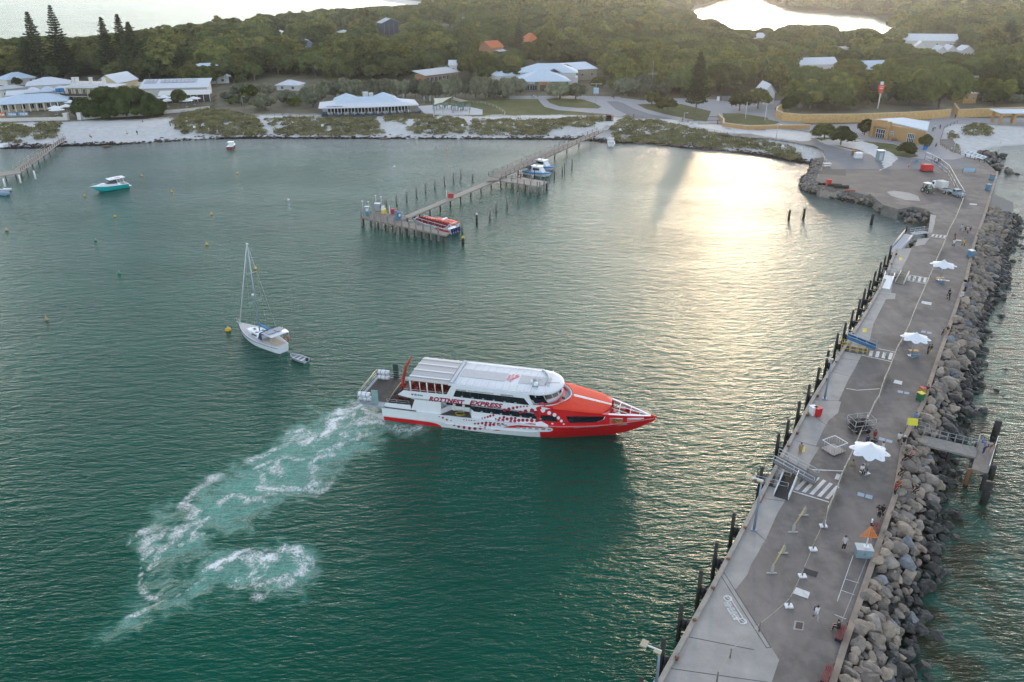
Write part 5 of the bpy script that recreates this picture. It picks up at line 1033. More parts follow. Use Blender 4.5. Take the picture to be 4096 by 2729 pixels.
for fx, w, hh, z, nm in ((.13,3.3,2.8,1.5,'door'),(.42,1.6,1.6,2.0,'window'),(.95,2.4,3.0,1.6,'door')):
    q, d = vlocal(fx, z); m_ = MB(); m_.box((0,0,z),(w,.12,hh)); o2 = m_.build(nm, GLASS, vc); o2.location = (q.x, q.y, 0); o2.rotation_euler = (0,0,math.atan2(d.y, d.x))
    m_ = MB(); [m_.box((-w/2+w*k/4,-.1, z),(.12,.08,hh)) for k in range(5)]; m_.box((0,-.1,z+hh/2),(w,.08,.12)); m_.box((0,-.1,z),(w,.08,.1)); m_.build('frame', WFR, o2)
q, d = vlocal(.13,0,-.5); m_ = MB(); m_.box((-2.9,0,2.9),(1.0,1.2,5.8)); m_.box((2.9,0,2.9),(1.0,1.2,5.8)); m_.box((0,0,4.6),(5.0,1.0,1.9)); m_.box((0,0,5.75),(3.4,1.0,.5)); o2 = m_.build('entrance_front', OCH2, vc); o2.location = (q.x, q.y, 0); o2.rotation_euler = (0,0,math.atan2(d.y,d.x))
# ochre garden walls
def wall_run(label, pts, h, th=.6, m=OCHRE, name='stone_wall', zg=ZL, rail=False):
    P_ = [G(x, y, zg) for x, y in pts]; o = P_[0]; root = empty(name, tuple(o),0, label, 'wall'); A = []
    for i, p in enumerate(P_):
        a = P_[max(i-1,0)]; b = P_[min(i+1,len(P_)-1)]; d = (b-a).normalized(); n = Vector((-d.y, d.x, 0))*th/2; q = p - o
        A.append([(q.x-n.x, q.y-n.y, -.4),(q.x+n.x, q.y+n.y, -.4),(q.x+n.x, q.y+n.y, h),(q.x-n.x, q.y-n.y, h)])
    mb = MB(); mb.loft(A, sm=False); mb.build('masonry', m, root)
    mb = MB(); B = [[(a[0][0]*1, a[0][1], h),(a[1][0], a[1][1], h),(a[1][0], a[1][1], h+.12),(a[0][0], a[0][1], h+.12)] for a in A]; mb.loft(B, sm=False); mb.build('coping', mat('pale_coping', (.55,.45,.30),.9), root)
    if rail:
        for i, a in enumerate(A):
            if i % 2 == 0: mb = MB(); mb.cyl((a[1][0], a[1][1], h+.1),.04,.9,5); mb.build('rail_post', STEEL, root)
    return root
def dens(pts, k=4):
    o = []
    for a, b in zip(pts[:-1], pts[1:]): o += [(a[0]+(b[0]-a[0])*j/k, a[1]+(b[1]-a[1])*j/k) for j in range(k)]
    return o + [pts[-1]]
wall_run('high curved ochre stone wall behind the visitor centre', dens([K4(140,1020), K4(75,1055), K4(70,1085), K4(130,1112), K4(300,1128), K4(800,1125), K4(1300,1105), K4(1665,1080)], 3),3.0, rail=True)
wall_run('ochre stone wall at the right, beyond the gap in the high wall', dens([K4(1700,1020), K4(1738,1080), K4(2354,1060), K4(2700,1050)], 4),3.0, rail=True)
wall_run('low curved ochre wall round the flagpole lawn', dens([K3(1895,1085), K3(1945,1130), K3(1940,1165), K3(2150,1195), K3(2354,1190), K4(380,1186)], 3),1.4, m=OCH2)
wall_run('white beach wall along the front of the hotel', dens([K1(-60,1120), K1(300,1112), K1(620,1105)], 3),1.1, m=WWALL); wall_run('white beach wall along the front of the fig tree and café', dens([K1(740,1100), K1(900,1085), K1(1300,1062), K1(1750,1025), K1(1930,1005)], 3),1.1, m=WWALL)
for x, y in ((615,1105),(740,1100)):
    p = G(*K1(x, y), ZL); mb=MB(); mb.box((0,0,1.2),(1.5,1.5,2.4)); mb.box((0,0,2.5),(1.8,1.8,.2)); o = mb.build('gate_pillar', WWALL, None); o.location = p; tag(o, 'white pillar at the %s side of the gap in the hotel beach wall' % ('left' if x < 700 else 'right'), 'pillar')
# hoarding with lettering at far left
a = G(*K1(-40,1100), ZL); b = G(*K1(275,1090), ZL); hd = empty('hoarding', tuple(a), math.atan2((b-a).y,(b-a).x), 'row of lettered blue and orange banners on the hotel terrace rail', 'banner'); Lh = (b-a).length
for i, m_ in enumerate((TILE, mat('banner_blue', (.18,.28,.36),.8), mat('banner_blue2', (.16,.26,.36),.8))):
    mb = MB(); mb.b2((Lh*i/3+.2,-.05,.9),(Lh*(i+1)/3-.2,.05,2.6)); q = mb.build('banner', m_, hd); t = text_mesh('FIRM', 1.2, WHP, 'lettering', q, bold=.03, depth=.01); t.location = (Lh*i/3+.9,-.07,1.3); t.rotation_euler = (R(90),0,0)
# picnic shelter on the far beach
a = G(*K4(2120,1145), ZL); sh = empty('picnic_shelter', tuple(a),0, 'open beach shelter with a flat pale roof on ochre pillars', 'shelter')
q = roof_mesh(17,6,4.2,.35, 'skillion', .8).build('roof', BROOF, sh)
for x, y in ((.5,.3),(5.5,.3),(10.5,.3),(16,.3),(.5,5.5),(8,5.5),(16,5.5)): mb = MB(); mb.box((x, y, 2.0),(.8,.8,4.0)); mb.build('pillar', OCH2, sh)
# playground
pg = G(*K2(1620,1045), ZL)
def sail(label, cs, posts_):
    o = empty('shade_sail', tuple(G(*cs[0][:2], ZL)),0, label, 'shade sail'); c0 = o.location; P_ = [G(x, y, ZL+z) - c0 for x, y, z in cs]; n = 7; g_ = []
    for i in range(n):
        for j in range(n):
            u, v = i/(n-1), j/(n-1); p = (P_[0]*(1-u)+P_[1]*u)*(1-v) + (P_[3]*(1-u)+P_[2]*u)*v; c = (P_[0]+P_[1]+P_[2]+P_[3])/4; k = .10*(4*u*(1-u)*(abs(2*v-1)**3) + 4*v*(1-v)*(abs(2*u-1)**3)); g_.append(tuple(p.lerp(c, k)))
    mb = MB(); mb.add(g_, [(i*n+j, (i+1)*n+j, (i+1)*n+j+1, i*n+j+1) for i in range(n-1) for j in range(n-1)]); q = mb.build('canopy', SAIL, o); sm_ = q.modifiers.new('thick', 'SOLIDIFY'); sm_.thickness = .03
    for p in P_: mb = MB(); mb.tube([(p.x, p.y, 0-.0+ (0)),(p.x, p.y, p.z+.4)], .12,6); mb.build('post', GREYP, o)
sail('left cream shade sail over the playground', [(*K2(1635,965),3.6),(*K2(1635,905),5.6),(*K2(1800,893),6.4),(*K2(1715,945),4.2)], 4); sail('right cream shade sail over the playground', [(*K2(1800,918),4.4),(*K2(1812,892),6.4),(*K2(1960,930),5.0),(*K2(1880,938),3.8)], 4)
pgm = mat('teal_plastic', (.08,.22,.20),.5)
for x, y in ((1660,1010),(1740,1005),(1830,1010),(1880,1020),(1940,1015)):
    p = G(*K2(x, y), ZL); o = empty('play_tower', tuple(p), x*.01, 'wooden and teal climbing frame under the shade sails, %s' % {1660:'leftmost, with a slide',1740:'second from left',1830:'middle one by the tall post',1880:'second from right',1940:'rightmost'}[x], 'play equipment')
    for sx in (-1,1):
        for sy in (-1,1): mb = MB(); mb.box((sx,sy,1.6),(.16,.16,3.2)); mb.build('post', GREYP, o)
    mb = MB(); mb.box((0,0,1.6),(2.1,2.1,.12)); mb.build('platform', DECKM, o); mb=MB(); mb.box((0,-1.05,2.1),(2.0,.06,.8)); mb.box((1.05,0,2.1),(.06,2.0,.8)); mb.build('panel', pgm, o)
    mb = MB(); mb.quad((-1.1,-.4,1.6),(-1.1,.4,1.6),(-3.0,.4,.2),(-3.0,-.4,.2)); mb.build('slide', pgm, o)
# masts, flagpoles, lamps
def mast(name, label, pb, pt, r, m, cat, extra=None):
    b, h = hgt(pb, pt, ZL); o = empty(name, tuple(b),0, label, cat); mb=MB(); mb.tube([(0,0,0),(0,0,h)], [r, r*.7], 8); mb.build('pole', m, o)
    if extra: extra(o, h)
    return o
def lamp(o, h): mb = MB(); mb.box((.5,0,h),(1.2,.12,.1)); mb.build('arm', STEEL, o); mb=MB(); mb.box((1.1,0,h-.03),(.6,.28,.12)); mb.build('lamp_head', WHP, o)
def tbar(o, h): mb = MB(); mb.box((0,0,h),(4.2,.1,.1)); mb.box((-2,0,h),(.8,.3,.12)); mb.box((2,0,h),(.8,.3,.12)); mb.build('crossarm', WHP, o)
for K, pb, pt, lab, ex in ((K3,(768,935),(768,772),'T shaped lamp post by the blue information board',tbar),(K3,(1575,1165),(1587,1038),'slim street lamp beside the curving road',lamp),(K4,(75,1275),(92,1145),'slim street lamp by the low ochre wall end',lamp),(K1,(2238,1010),(2212,885),'slim street lamp at the end of the beach wall',lamp),(K4,(1702,1410),(1730,1245),'slim street lamp beside the beach path near the information panels',lamp),(K4,(165,880),(170,810),'street lamp by the curved end of the ochre wall',lamp),(K4,(2105,1440),(2135,1290),'slim lamp post by the rocks behind the information panels',lamp),(K3,(2235,780),(2245,715),'street lamp behind the planted ring',lamp)): mast('street_lamp', lab, K(*pb), K(*pt),.09, STEEL, 'street lamp', ex)
for K, pb, pt, lab in ((K3,(2145,1095),(2157,938),'left white flagpole on the small lawn'),(K3,(2325,1110),(2340,950),'right white flagpole on the small lawn')): mast('flagpole', lab, K(*pb), K(*pt),.11, WHP, 'flagpole')
mast('aerial', 'tall thin radio aerial standing behind the silvery trees', K3(1280,700+180), K3(1288,560),.1, STEEL, 'aerial', lambda o, h: MB().add([(-2,0,h*.62),(2,0,h*.62),(2,0,h*.62+.12),(-2,0,h*.62+.12),(-2,.12,h*.62),(2,.12,h*.62)], [(0,1,2,3),(0,4,5,1)]).build('crossbar', WHP, o))
def sigpole(o, h):
    mb = MB(); mb.add([(-1.6,0,h+3.2),(1.6,0,h+3.2),(.5,0,h),(-.5,0,h),(-1.6,.9,h+3.2),(1.6,.9,h+3.2),(.5,.6,h),(-.5,.6,h)], [(0,3,2,1),(4,5,6,7),(0,1,5,4),(1,2,6,5),(3,0,4,7),(2,3,7,6)]); mb.build('daymark', mat('signal_red', (.65,.06,.03),.6), o)
    mb = MB(); mb.box((0,-.05,h+1.9),(1.5,.06,.25)); mb.box((0,-.05,h+2.6),(1.5,.06,.2)); mb.box((0,.3,h+4.0),(1.0,.8,1.2)); mb.build('lantern', WHP, o)
mast('harbour_beacon', 'tall white pole with a red tapered daymark behind the ochre wall', K4(1008,1000), K4(1035,860),.28, WHP, 'beacon', sigpole)
def dishes(o, h):
    for z, s in ((.72,1),(.55,-1),(.42,1),(.12,-1)): mb = MB(); mb.lathe([(.01,0),(.7,.15),(1.3,.6)], n=12); q = mb.build('dish', WHP, o); q.location = (s*.6,-.6,h*z); q.rotation_euler = (R(90),0,0)
    mb = MB(); mb.tube([(-.6,0,0),(-.25,0,h*.8)], .12,4); mb.tube([(.6,0,0),(.25,0,h*.8)], .12,4); mb.build('lattice', STEEL, o)
b = gp(*K2(1905,330)); _, h = hgt(K2(1905,330), K2(1905,112), b.z); o = empty('radio_mast', tuple(b),0, 'radio mast with white dishes rising out of the woodland', 'mast'); mb=MB(); mb.tube([(0,0,0),(0,0,h)], [.35,.1], 6); mb.build('pole', STEEL, o); dishes(o, h)
mast('wind_pole', 'thin pale pole sticking up on the wooded ridge at the top', K2(2262,60), K2(2262,-6),.5, WHP, 'pole')
# umbrellas in the café and hotel gardens
def parasol(loc, r, h, label, group=None, sc=1, name='parasol'):
    o = empty(name, loc, 0, label, 'parasol', group); mb=MB(); vs = [(0,0,h+r*.32)]; n = 8
    rings = [];
    for k, (q, zz) in enumerate(((.33,.19),(.66,.075),(1.0,0))):
        for i in range(16): a_ = i*math.pi/8; s_ = 1 if i % 2 == 0 else (1-.10*q); vs.append((r*q*s_*math.cos(a_), r*q*s_*math.sin(a_), h + r*zz - (0 if i % 2 == 0 else -.03)))
    fs = [(0,1+i, 1+(i+1) % 16) for i in range(16)] + [(1+16*k+i, 1+16*(k+1)+i, 1+16*(k+1)+(i+1)%16,1+16*k+(i+1)%16) for k in range(2) for i in range(16)]
    mb.add(vs, fs, 0, True); q = mb.build('canopy', WHP, o); sf = q.modifiers.new('thick', 'SOLIDIFY'); sf.thickness = .02
    mb = MB(); mb.cyl((0,0,0),.07, h+r*.3,8); mb.build('pole', STEEL, o); mb=MB(); mb.box((0,0,.06),(1.0,1.0,.12)); mb.build('base', STEEL, o); return o
for x, y, lab in ((660,1000,'largest white parasol on the hotel terrace, by the pavilion'),(520,1055,'left one of the lower white parasols on the hotel terrace'),(535,1075,'lowest white parasol on the hotel terrace'),(622,1040,'right one of the white parasols on the hotel terrace'),(1515,955,'upper left white parasol in the café garden'),(1548,985,'lower left white parasol in the café garden'),(1610,955,'white parasol behind the tall tree in the café garden'),(1720,985,'white parasol right of the tall tree in the café garden'),(1790,965,'white parasol at the right end of the café garden')): parasol(tuple(G(*K1(x, y), ZL)),3.0,2.6, lab)
parasol(tuple(G(*K1(1900,770), ZL)),4.0,3.2, 'blue parasol in front of the pale blue roofed hall').children[0].data.materials[0] = MATS['blue_shade']
# ---------------------------------------------------------------- the ferry
FA = R(-13.5); FO = Vector((-16.65,96.62,0)); UX = Vector((math.cos(FA), math.sin(FA),0)); UY = Vector((-math.sin(FA), math.cos(FA),0))
def fplane(px, py, yl):                    # photograph pixel -> (x, z) on the ferry's fore-and-aft plane y = yl
    r = Vector(ray(px, py)); o = Vector((0,0,CAM_H)); t = (FO + UY*yl - o).dot(UY)/r.dot(UY); p = o + r*t - FO; return p.dot(UX), p.z
FW = mat('ferry_white', (.72,.73,.75),.35, var=.05, vs=.7, coat=.2, streak=True); FR = mat('ferry_red', (.56,.012,.018),.35, var=.08, vs=.8, coat=.25); FO_R = mat('cover_red', (.72,.045,.012),.75, var=.10, vs=1.5, bump=.15, bs=6)
FG = mat('ferry_glass', (.008,.012,.02),.08, var=.1, spec=.7); FDK = mat('ferry_deck', (.085,.072,.06),.85, var=.3, vs=1.2, bump=.2); FGR = mat('ferry_grey', (.30,.33,.36),.6, var=.12); FRF = mat('roof_white', (.66,.67,.69),.55, var=.07, vs=.5); FCAN = mat('canopy_grey', (.50,.47,.45),.8, var=.07, vs=.4)
TXT = mat('maroon_lettering', (.30,.008,.045),.5, var=.05); BLK = mat('black_lettering', (.02,.02,.03),.5); TAN = mat('bow_deck', (.26,.19,.13),.85, var=.2); ROPE = mat('yellow_rope', (.36,.27,.05),.9, var=.3, vs=9)
ferry = empty('ferry', tuple(FO), FA, 'large white and red passenger ferry with dotted livery turning in the harbour', 'ferry')
ST = [0.2,4,8,12,16,20,22,24,26,28,30,32,33.6,35,36]
def fi(v): return lambda x: float(np.interp(x, ST, v))
WSH = fi([4.05,4.05,4.05,4.05,4.05,4.0,3.9,3.75,3.45,3.0,2.42,1.72,1.1,.48,.05]); ZSH = fi([1.9,1.9,1.93,1.97,2.02,2.08,2.14,2.2,2.3,2.4,2.52,2.68,2.82,2.95,3.05])
WCH = fi([3.95,3.95,3.95,3.95,3.95,3.85,3.65,3.4,2.9,2.25,1.55,.85,.35,.05,.03]); ZCH = fi([.62,.65,.7,.74,.8,.95,1.1,1.2,1.35,1.5,1.65,1.8,2.0,2.4,2.8])
WWL = fi([3.8,3.8,3.8,3.8,3.75,3.45,3.15,2.7,2.05,1.3,.62,.06,.03,.03,.03]); ZWL = fi([0,0,0,0,0,0,0,0,0,0,0,.3,1.1,2.0,2.7])
def ring(x): return [(x, 0, min(-1.2+max(0,x-24)*.1, ZWL(x)-.02) if x < 31 else ZWL(x)-.05),(x, -WWL(x)*.85, ZWL(x)-.7 if x < 31 else ZWL(x)-.03),(x, -WWL(x), ZWL(x)),(x, -WCH(x), ZCH(x)),(x, -WCH(x)-.05*(x<30), ZCH(x)+.12),(x, -WSH(x), ZSH(x)),(x, WSH(x), ZSH(x)),(x, WCH(x)+.05*(x<30), ZCH(x)+.12),(x, WCH(x), ZCH(x)),(x, WWL(x), ZWL(x)),(x, WWL(x)*.85, ZWL(x)-.7 if x < 31 else ZWL(x)-.03)]
def ysurf(x, z):
    if z > ZSH(x): return wside(x)
    if z > ZCH(x): t = (z-ZCH(x))/(ZSH(x)-ZCH(x)+1e-6); return WCH(x) + .05 + (WSH(x)-WCH(x)-.05)*t
    t = (z-ZWL(x))/(ZCH(x)-ZWL(x)+1e-6); return WWL(x) + (WCH(x)-WWL(x))*max(0,t)
def wside(x): return float(np.interp(x, [0,21,22,24,26,28,30,32,34,36], [3.8,3.8,3.78,3.62,3.35,2.92,2.38,1.7,.92,.05]))
mb = MB(); xs_ = np.unique(np.concatenate([np.linspace(.2,36,46), [8.4]])); mb.loft([ring(x) for x in xs_ if x < 22.2], 0, sm=False, cap=True); mb.loft([ring(x) for x in xs_ if x > 21.3], 1, sm=False, cap=True)
mb.build('hull', [FW, FR], ferry)
mb = MB(); R8 = [x for x in np.linspace(.35,8.4,16)]
for s in (-1,1):
    rr = []
    for x in R8:
        k = 1 if x < 6.6 else math.sqrt(max(0,1-((x-6.6)/1.85)**2)); za = .02; zb = .04 + .60*k; rr.append([(x, s*(ysurf(x,za)+.03), za-.25),(x, s*(ysurf(x,zb)+.035), zb)])
    for a, b in zip(rr[:-1], rr[1:]): mb.quad(a[0], b[0], b[1], a[1]) if s < 0 else mb.quad(a[0], a[1], b[1], b[0])
mb.build('boot_stripe', FR, ferry)
def strip(name, x0, x1, zf, h, out, m, s=-1, n=30):
    mb = MB(); rr = []
    for x in np.linspace(x0, x1, n): z = zf(x); y = ysurf(x, z-.01); rr.append([(x, s*(y-.1), z-h/2),(x, s*(y+out), z-h/2),(x, s*(y+out), z+h/2),(x, s*(y-.1), z+h/2)])
    mb.loft(rr, sm=False); mb.build(name, m, ferry)
for s in (-1,1):
    strip('rubbing_strake', .2,22.8, lambda x: ZSH(x)-.02,.14,.10, FW, s); strip('rubbing_strake', 22.9,35.9, lambda x: ZSH(x),.09,.05, mat('pink_trim', (.62,.22,.22),.5), s); strip('rubber_strip', .2,4.2, lambda x: 2.03,.12,.06, FGR, s); strip('lower_strake', 9,21.4, lambda x: ZCH(x)+.06,.10,.09, FW, s)
def overlay(px, m, name, K=None, mbo=None, yfix=None, off=.03):
    mb = mbo or MB(); P_ = []
    for x, y in px:
        lx, lz = fplane(x, y, -3.9)
        for _ in range(4): lx, lz = fplane(x, y, -ysurf(lx, lz))
        P_.append((lx, -(ysurf(lx, lz) + off), lz))
    n = len(P_); mb.add(P_, [tuple(range(n))])
    if mbo is None: return mb.build(name, m, ferry, tri=True)
def ell(cx, cy, r, n=14, ry=None): return [(cx + r*math.cos(6.2832*k/n), cy + (ry or r)*math.sin(6.2832*k/n)) for k in range(n)]
FAk = lambda p: [(1440 + x*500/2240,1400 + y*500/2240) for x, y in p]; FBk = lambda p: [(1900 + x*400/1901,1430 + y*400/1901) for x, y in p]; FCk = lambda p: [(2200 + x*450/2354,1480 + y*450/2354) for x, y in p]
DB = [(563,1000,32),(645,982,33),(727,962,27),(800,947,25),(868,936,18),(929,930,16),(990,927,16),(866,1040,32),(962,1022,37),(1084,1010,42),(1170,1078,45),(292,1112,24),(243,1131,21),(188,1145,18),(137,1153,14),(350,1098,22),(395,1170,17),(472,1150,20),(449,1190,26),(549,1135,25),(533,1187,30),(611,1170,30),(690,1160,30),(765,1153,25),(680,1213,28),(758,1206,30),(834,1196,31),(910,1190,31),(990,1192,31),(1080,1198,34),(1180,1203,36),(212,1240,26),(137,1248,22),(62,1253,18),(293,1235,28),(375,1230,24),(444,1260,27),(525,1257,26),(200,1283,24),(287,1283,28),(356,1277,28),(6,1258,14),(0,1350,30),(103,1343,30),(187,1340,25),(260,1350,12)]
DA = [(1422,1185,16),(1484,1215,19),(1557,1250,17),(1632,1266,11),(1862,1247,10),(1908,1256,10),(1954,1261,11),(2000,1262,12),(2050,1257,14),(2100,1253,12),(2057,1320,16),(2120,1317,19),(2190,1312,21),(1690,1345,22),(1771,1370,26),(1865,1390,26),(1962,1403,27),(2061,1407,29),(2155,1400,28)]
mb = MB()
for d_ in DB: overlay(FBk(ell(*d_)), None, None, mbo=mb)
for d_ in DA: overlay(FAk(ell(*d_)), None, None, mbo=mb)
mb.build('red_dots', mat('dot_red', (.34,.012,.035),.45, var=.05), ferry)
mb = MB()
for sw in ([(540,1330),(660,1300),(800,1287),(950,1288),(950,1330),(800,1338),(650,1336)], [(950,1288),(1100,1300),(1240,1320),(1330,1337),(1365,1370),(1290,1345),(1150,1332),(950,1330)], [(940,1255),(1050,1250),(1150,1262),(1200,1280),(1080,1272)], [(320,1400),(450,1370),(570,1378),(400,1395)]): overlay(FBk(sw), None, None, mbo=mb)
mb.build('red_swoosh', FR, ferry)
# lower cabin with the open door recess
CW = 3.8
def xbox(name, x0, x1, y0, y1, z0, z1, m, par=None): mb = MB(); mb.b2((x0,y0,z0),(x1,y1,z1)); return mb.build(name, m, par or ferry)
mb = MB(); mb.b2((4.9,-2.45,1.9),(21.3,CW,3.82)); mb.b2((4.9,-CW,1.9),(8.45,-2.45,3.82)); mb.b2((12.6,-CW,1.9),(21.3,-2.45,3.82))
mb.add([(4.9,-CW,1.9),(4.25,-CW,2.0),(4.9,-CW,3.82),(4.9,-CW+.1,1.9),(4.25,-CW+.1,2.0),(4.9,-CW+.1,3.82)], [(0,2,1),(3,4,5),(0,1,4,3),(1,2,5,4)]); mb.build('lower_cabin', FW, ferry)
mb = MB(); rr = []
for x in np.linspace(21.3,30.2,20):
    w = wside(x); zt = 4.75 if x < 22 else float(np.interp(x, [22,25,30.2], [4.75,4.55,3.98])); rr.append([(x,-w,ZSH(x)-.05),(x,-w,zt),(x,w,zt),(x,w,ZSH(x)-.05)])
mb.loft(rr, 0, sm=False); mb.build('bow_superstructure', FR, ferry)
xbox('recess_floor', 8.4,12.65,-4.0,-2.45,1.93,1.99, FDK)
for x0, x1 in ((8.75,9.65),(10.05,10.95),(11.35,12.2)): q = xbox('door' if x0 > 9 else 'window', x0, x1,-2.52,-2.45,2.75 if x0 < 9 else 2.7,3.6, FG); 
for x in (9.85,11.15): xbox('door_post', x-.08, x+.08,-2.56,-2.45,2.0,3.8, FW)
mb = MB(); mb.quad((8.45,-3.78,1.99),(9.4,-2.5,1.99),(9.4,-2.5,2.75),(8.45,-3.78,2.75)); mb.quad((12.6,-3.78,1.99),(11.95,-2.5,1.99),(11.95,-2.5,2.75),(12.6,-3.78,2.75)); q = mb.build('recess_panel', FW, ferry)
def coil(c, r, name='rope_coil', par=ferry, n=5, m=ROPE):
    mb = MB(); rr_ = random.Random(int(c[0]*10)); 
    for k in range(n):
        a0 = rr_.uniform(0,6); pts = [(c[0] + r*(.6+.4*rr_.random())*math.cos(a0+t*.55) + rr_.uniform(-.1,.1), c[1] + r*.6*math.sin(a0+t*.55) + rr_.uniform(-.08,.08), c[2] + .03*k) for t in range(12)]; mb.tube(pts, .045,4)
    return mb.build(name, m, par)
coil((10.9,-3.3,2.05),.75)
# glazing: lower band, upper band, forward side windows
def wband(pts, name, m=FG, y=-CW-.02, parent=None, th=.03):
    mb = MB(); n = len(pts); mb.add([(x, y, z) for x, z in pts] + [(x, y+th, z) for x, z in pts], [tuple(range(n-1,-1,-1))] + [(i, (i+1)%n, n+(i+1)%n, n+i) for i in range(n)]); o = mb.build(name, m, parent or ferry); return o
for s in (-1,1):
    y = s*(CW+.02) - (0 if s < 0 else .03)
    w1 = wband([(12.1,3.78),(21.29,3.78),(21.29,2.98),(12.95,2.98)], 'lower_window_band', y=y); w2 = wband([(10.55,5.78),(19.6,5.80),(20.3,4.9),(10.2,4.85)], 'upper_window_band', y=y)
    for k in range(8): mb = MB(); mb.box((13.6+k*1.02, y-s*.0+s*.025,3.38),(.05,.02,.8)); mb.build('mullion', BLK, w1)
    for k in range(8): mb = MB(); mb.box((11.5+k*1.05, y+s*.025,5.33),(.05,.02,.88)); mb.build('mullion', BLK, w2)
    if s < 0:
        for k in range(7): mb = MB(); mb.box((14.0+k*1.3, y-.03,3.12),(.28,.02,.17)); mb.build('sticker', FGR, w1); 
        for k in range(6): mb = MB(); mb.box((11.4+k*1.42, y-.03,5.0),(.28,.02,.17)); mb.build('sticker', FGR, w2)
for pts, nm in ((FBk([(1240,1095),(1525,1110),(1575,1222),(1262,1200)]), 'window'),):
    if nm: overlay(pts, FG, nm, off=.035)
mb = MB()
for k in range(14):
    q_ = []
    for kk in (k, k+1):
        t = kk/14; xx = 335 + 815*t; xb = max(xx, 335 + 815*t*.98 + 60*(1-t)); q_.append(((xx, 972+3*t),(xb if t < 1 else 1150, float(np.interp(xx, [335,400,950,1090,1150], [1100,1108,1095,1050,978])))))
    overlay(FCk([q_[0][0], q_[1][0], q_[1][1], q_[0][1]]), None, None, mbo=mb, off=.035)
mb.build('long_side_window', FG, ferry)
if 0:
    pass

overlay(FCk([(985,1080),(1130,1030),(1158,978),(1142,975),(1110,1040),(1000,1072)]), FW, 'window_surround', off=.045)
mb = MB()
for d_ in ((1412,1052,37),(1295,1005,42),(1514,1090,36),(1587,1147,30),(1643,1205,27)): overlay(FBk(ell(*d_)), None, None, mbo=mb, off=.05)
for d_ in ((50,1122,24),(290,1130,22)): overlay(FCk(ell(*d_, ry=d_[2]*.7)), None, None, mbo=mb, off=.05)
mb.build('white_dots', FW, ferry)
overlay(FBk([(1160,1225),(1270,1215),(1395,1300),(1395,1318),(1150,1300)]), FW, 'white_side_patch', off=.02); overlay(FBk([(1150,1322),(1300,1325),(1420,1335),(1470,1350),(1485,1372),(1465,1398),(1400,1412),(1280,1415),(1150,1410)]), FW, 'white_side_patch', off=.02)
overlay(FBk([(1165,950),(1215,932),(1300,930),(1300,975),(1250,985),(1230,1020),(1190,1015),(1162,985)]), FR, 'red_swirl', off=.02); overlay(FBk([(1290,930),(1480,945),(1480,1105),(1262,1100),(1262,1060),(1300,1040)]), FR, 'red_swirl', off=.015)
for cx, cy in ((462,1287),(576,1293),(820,1333),(935,1340),(1050,1348),(1172,1356),(1293,1364),(1415,1370)): overlay(FBk([(cx-35,cy-20),(cx+35,cy-14),(cx+35,cy+18),(cx-35,cy+12)]), FGR, 'porthole', off=.045)
mb = MB(); overlay(FCk([(1360,1150),(1500,1135),(1560,1105),(1610,1120),(1622,1150),(1560,1148),(1450,1160)]), None, None, mbo=mb, off=.05); mb.build('bird_emblem', mat('pink_pale', (.62,.45,.45),.5), ferry, tri=True)
# upper deck
mb = MB(); mb.b2((2.55,-CW,3.82),(21.3,CW,3.92)); mb.build('upper_deck', FDK, ferry)
mb = MB(); mb.b2((9.9,-CW,3.92),(20.2,CW,6.2)); mb.build('upper_cabin', FW, ferry)
for s in (-1,1):
    wband([(2.5,4.15),(4.9,3.7),(9.9,3.82),(9.9,6.2),(9.3,5.0),(3.35,4.85)], 'side_bulwark', FW, y=s*CW-(0 if s<0 else .08), th=.08); wband([(20.2,3.9),(23.0,4.72),(20.8,5.0),(20.2,6.2)], 'side_wing', FW, y=s*CW-(0 if s<0 else .08), th=.08)
    for x, w in ((4.3,.09),(5.6,.05),(6.6,.09),(7.7,.05),(8.7,.09)): mb = MB(); mb.tube([(x+.1, s*3.74,4.85),(x-.05, s*3.6,6.3)], w, 6); mb.build('stanchion', FW, ferry)
    mb = MB(); mb.tube([(3.4,s*3.72,5.1),(9.3,s*3.72,5.2)], .035,5); mb.build('side_rail', STEEL, ferry)
xbox('aft_bulkhead', 9.7,9.9,-3.6,3.6,3.92,6.2, BLK)
SEATR = mat('seat_red', (.30,.035,.02),.7, var=.2)
for i in range(5):
    for j in range(6):
        mb = MB(); x, y = 4.2+i*1.08,-3.1+j*1.22; mb.box((x,y,4.35),(.5,.95,.12)); mb.box((x-.25,y,4.72),(.12,.95,.7), ry=-.15); mb.box((x,y,4.1),(.1,.5,.4)); mb.build('seat', SEATR, ferry)
# roofs
def cam_roof(name, x0, x1, hw, z, camb, m, n=10, nose=0.0):
    mb = MB(); ys_ = np.linspace(-1,1,13); rr = []
    for x in np.linspace(x0, x1, n):
        k = 1.0 if not nose or x < x1-nose else math.sqrt(max(.02,1-((x-(x1-nose))/nose)**2)); rr.append([(x, hw*k*t, z + camb*(1-t*t)) for t in ys_] + [(x, hw*k*t, z - .14 + camb*(1-t*t)*.5) for t in ys_[::-1]])
    mb.loft(rr, sm=True); return mb.build(name, m, ferry)
cr = cam_roof('aft_canopy', 3.9,9.5,3.42,6.38,.22, FCAN)
for y in (-2.6,-.9,.9,2.6): mb = MB(); mb.box((6.7, y, 6.49+.19*(1-(y/3.42)**2)),(5.6,.28,.05)); mb.build('canopy_seam', FRF, cr)
mr_ = cam_roof('main_roof', 9.45,24.05,3.48,6.34,.10, FRF, 40,3.2)
for k in range(13): mb = MB(); x = 10.6+k*.95; mb.box((x,-2.35,6.455),(.07,2.0,.07)); mb.box((x,2.35,6.455),(.07,2.0,.07)); mb.build('roof_rib', FW, mr_)
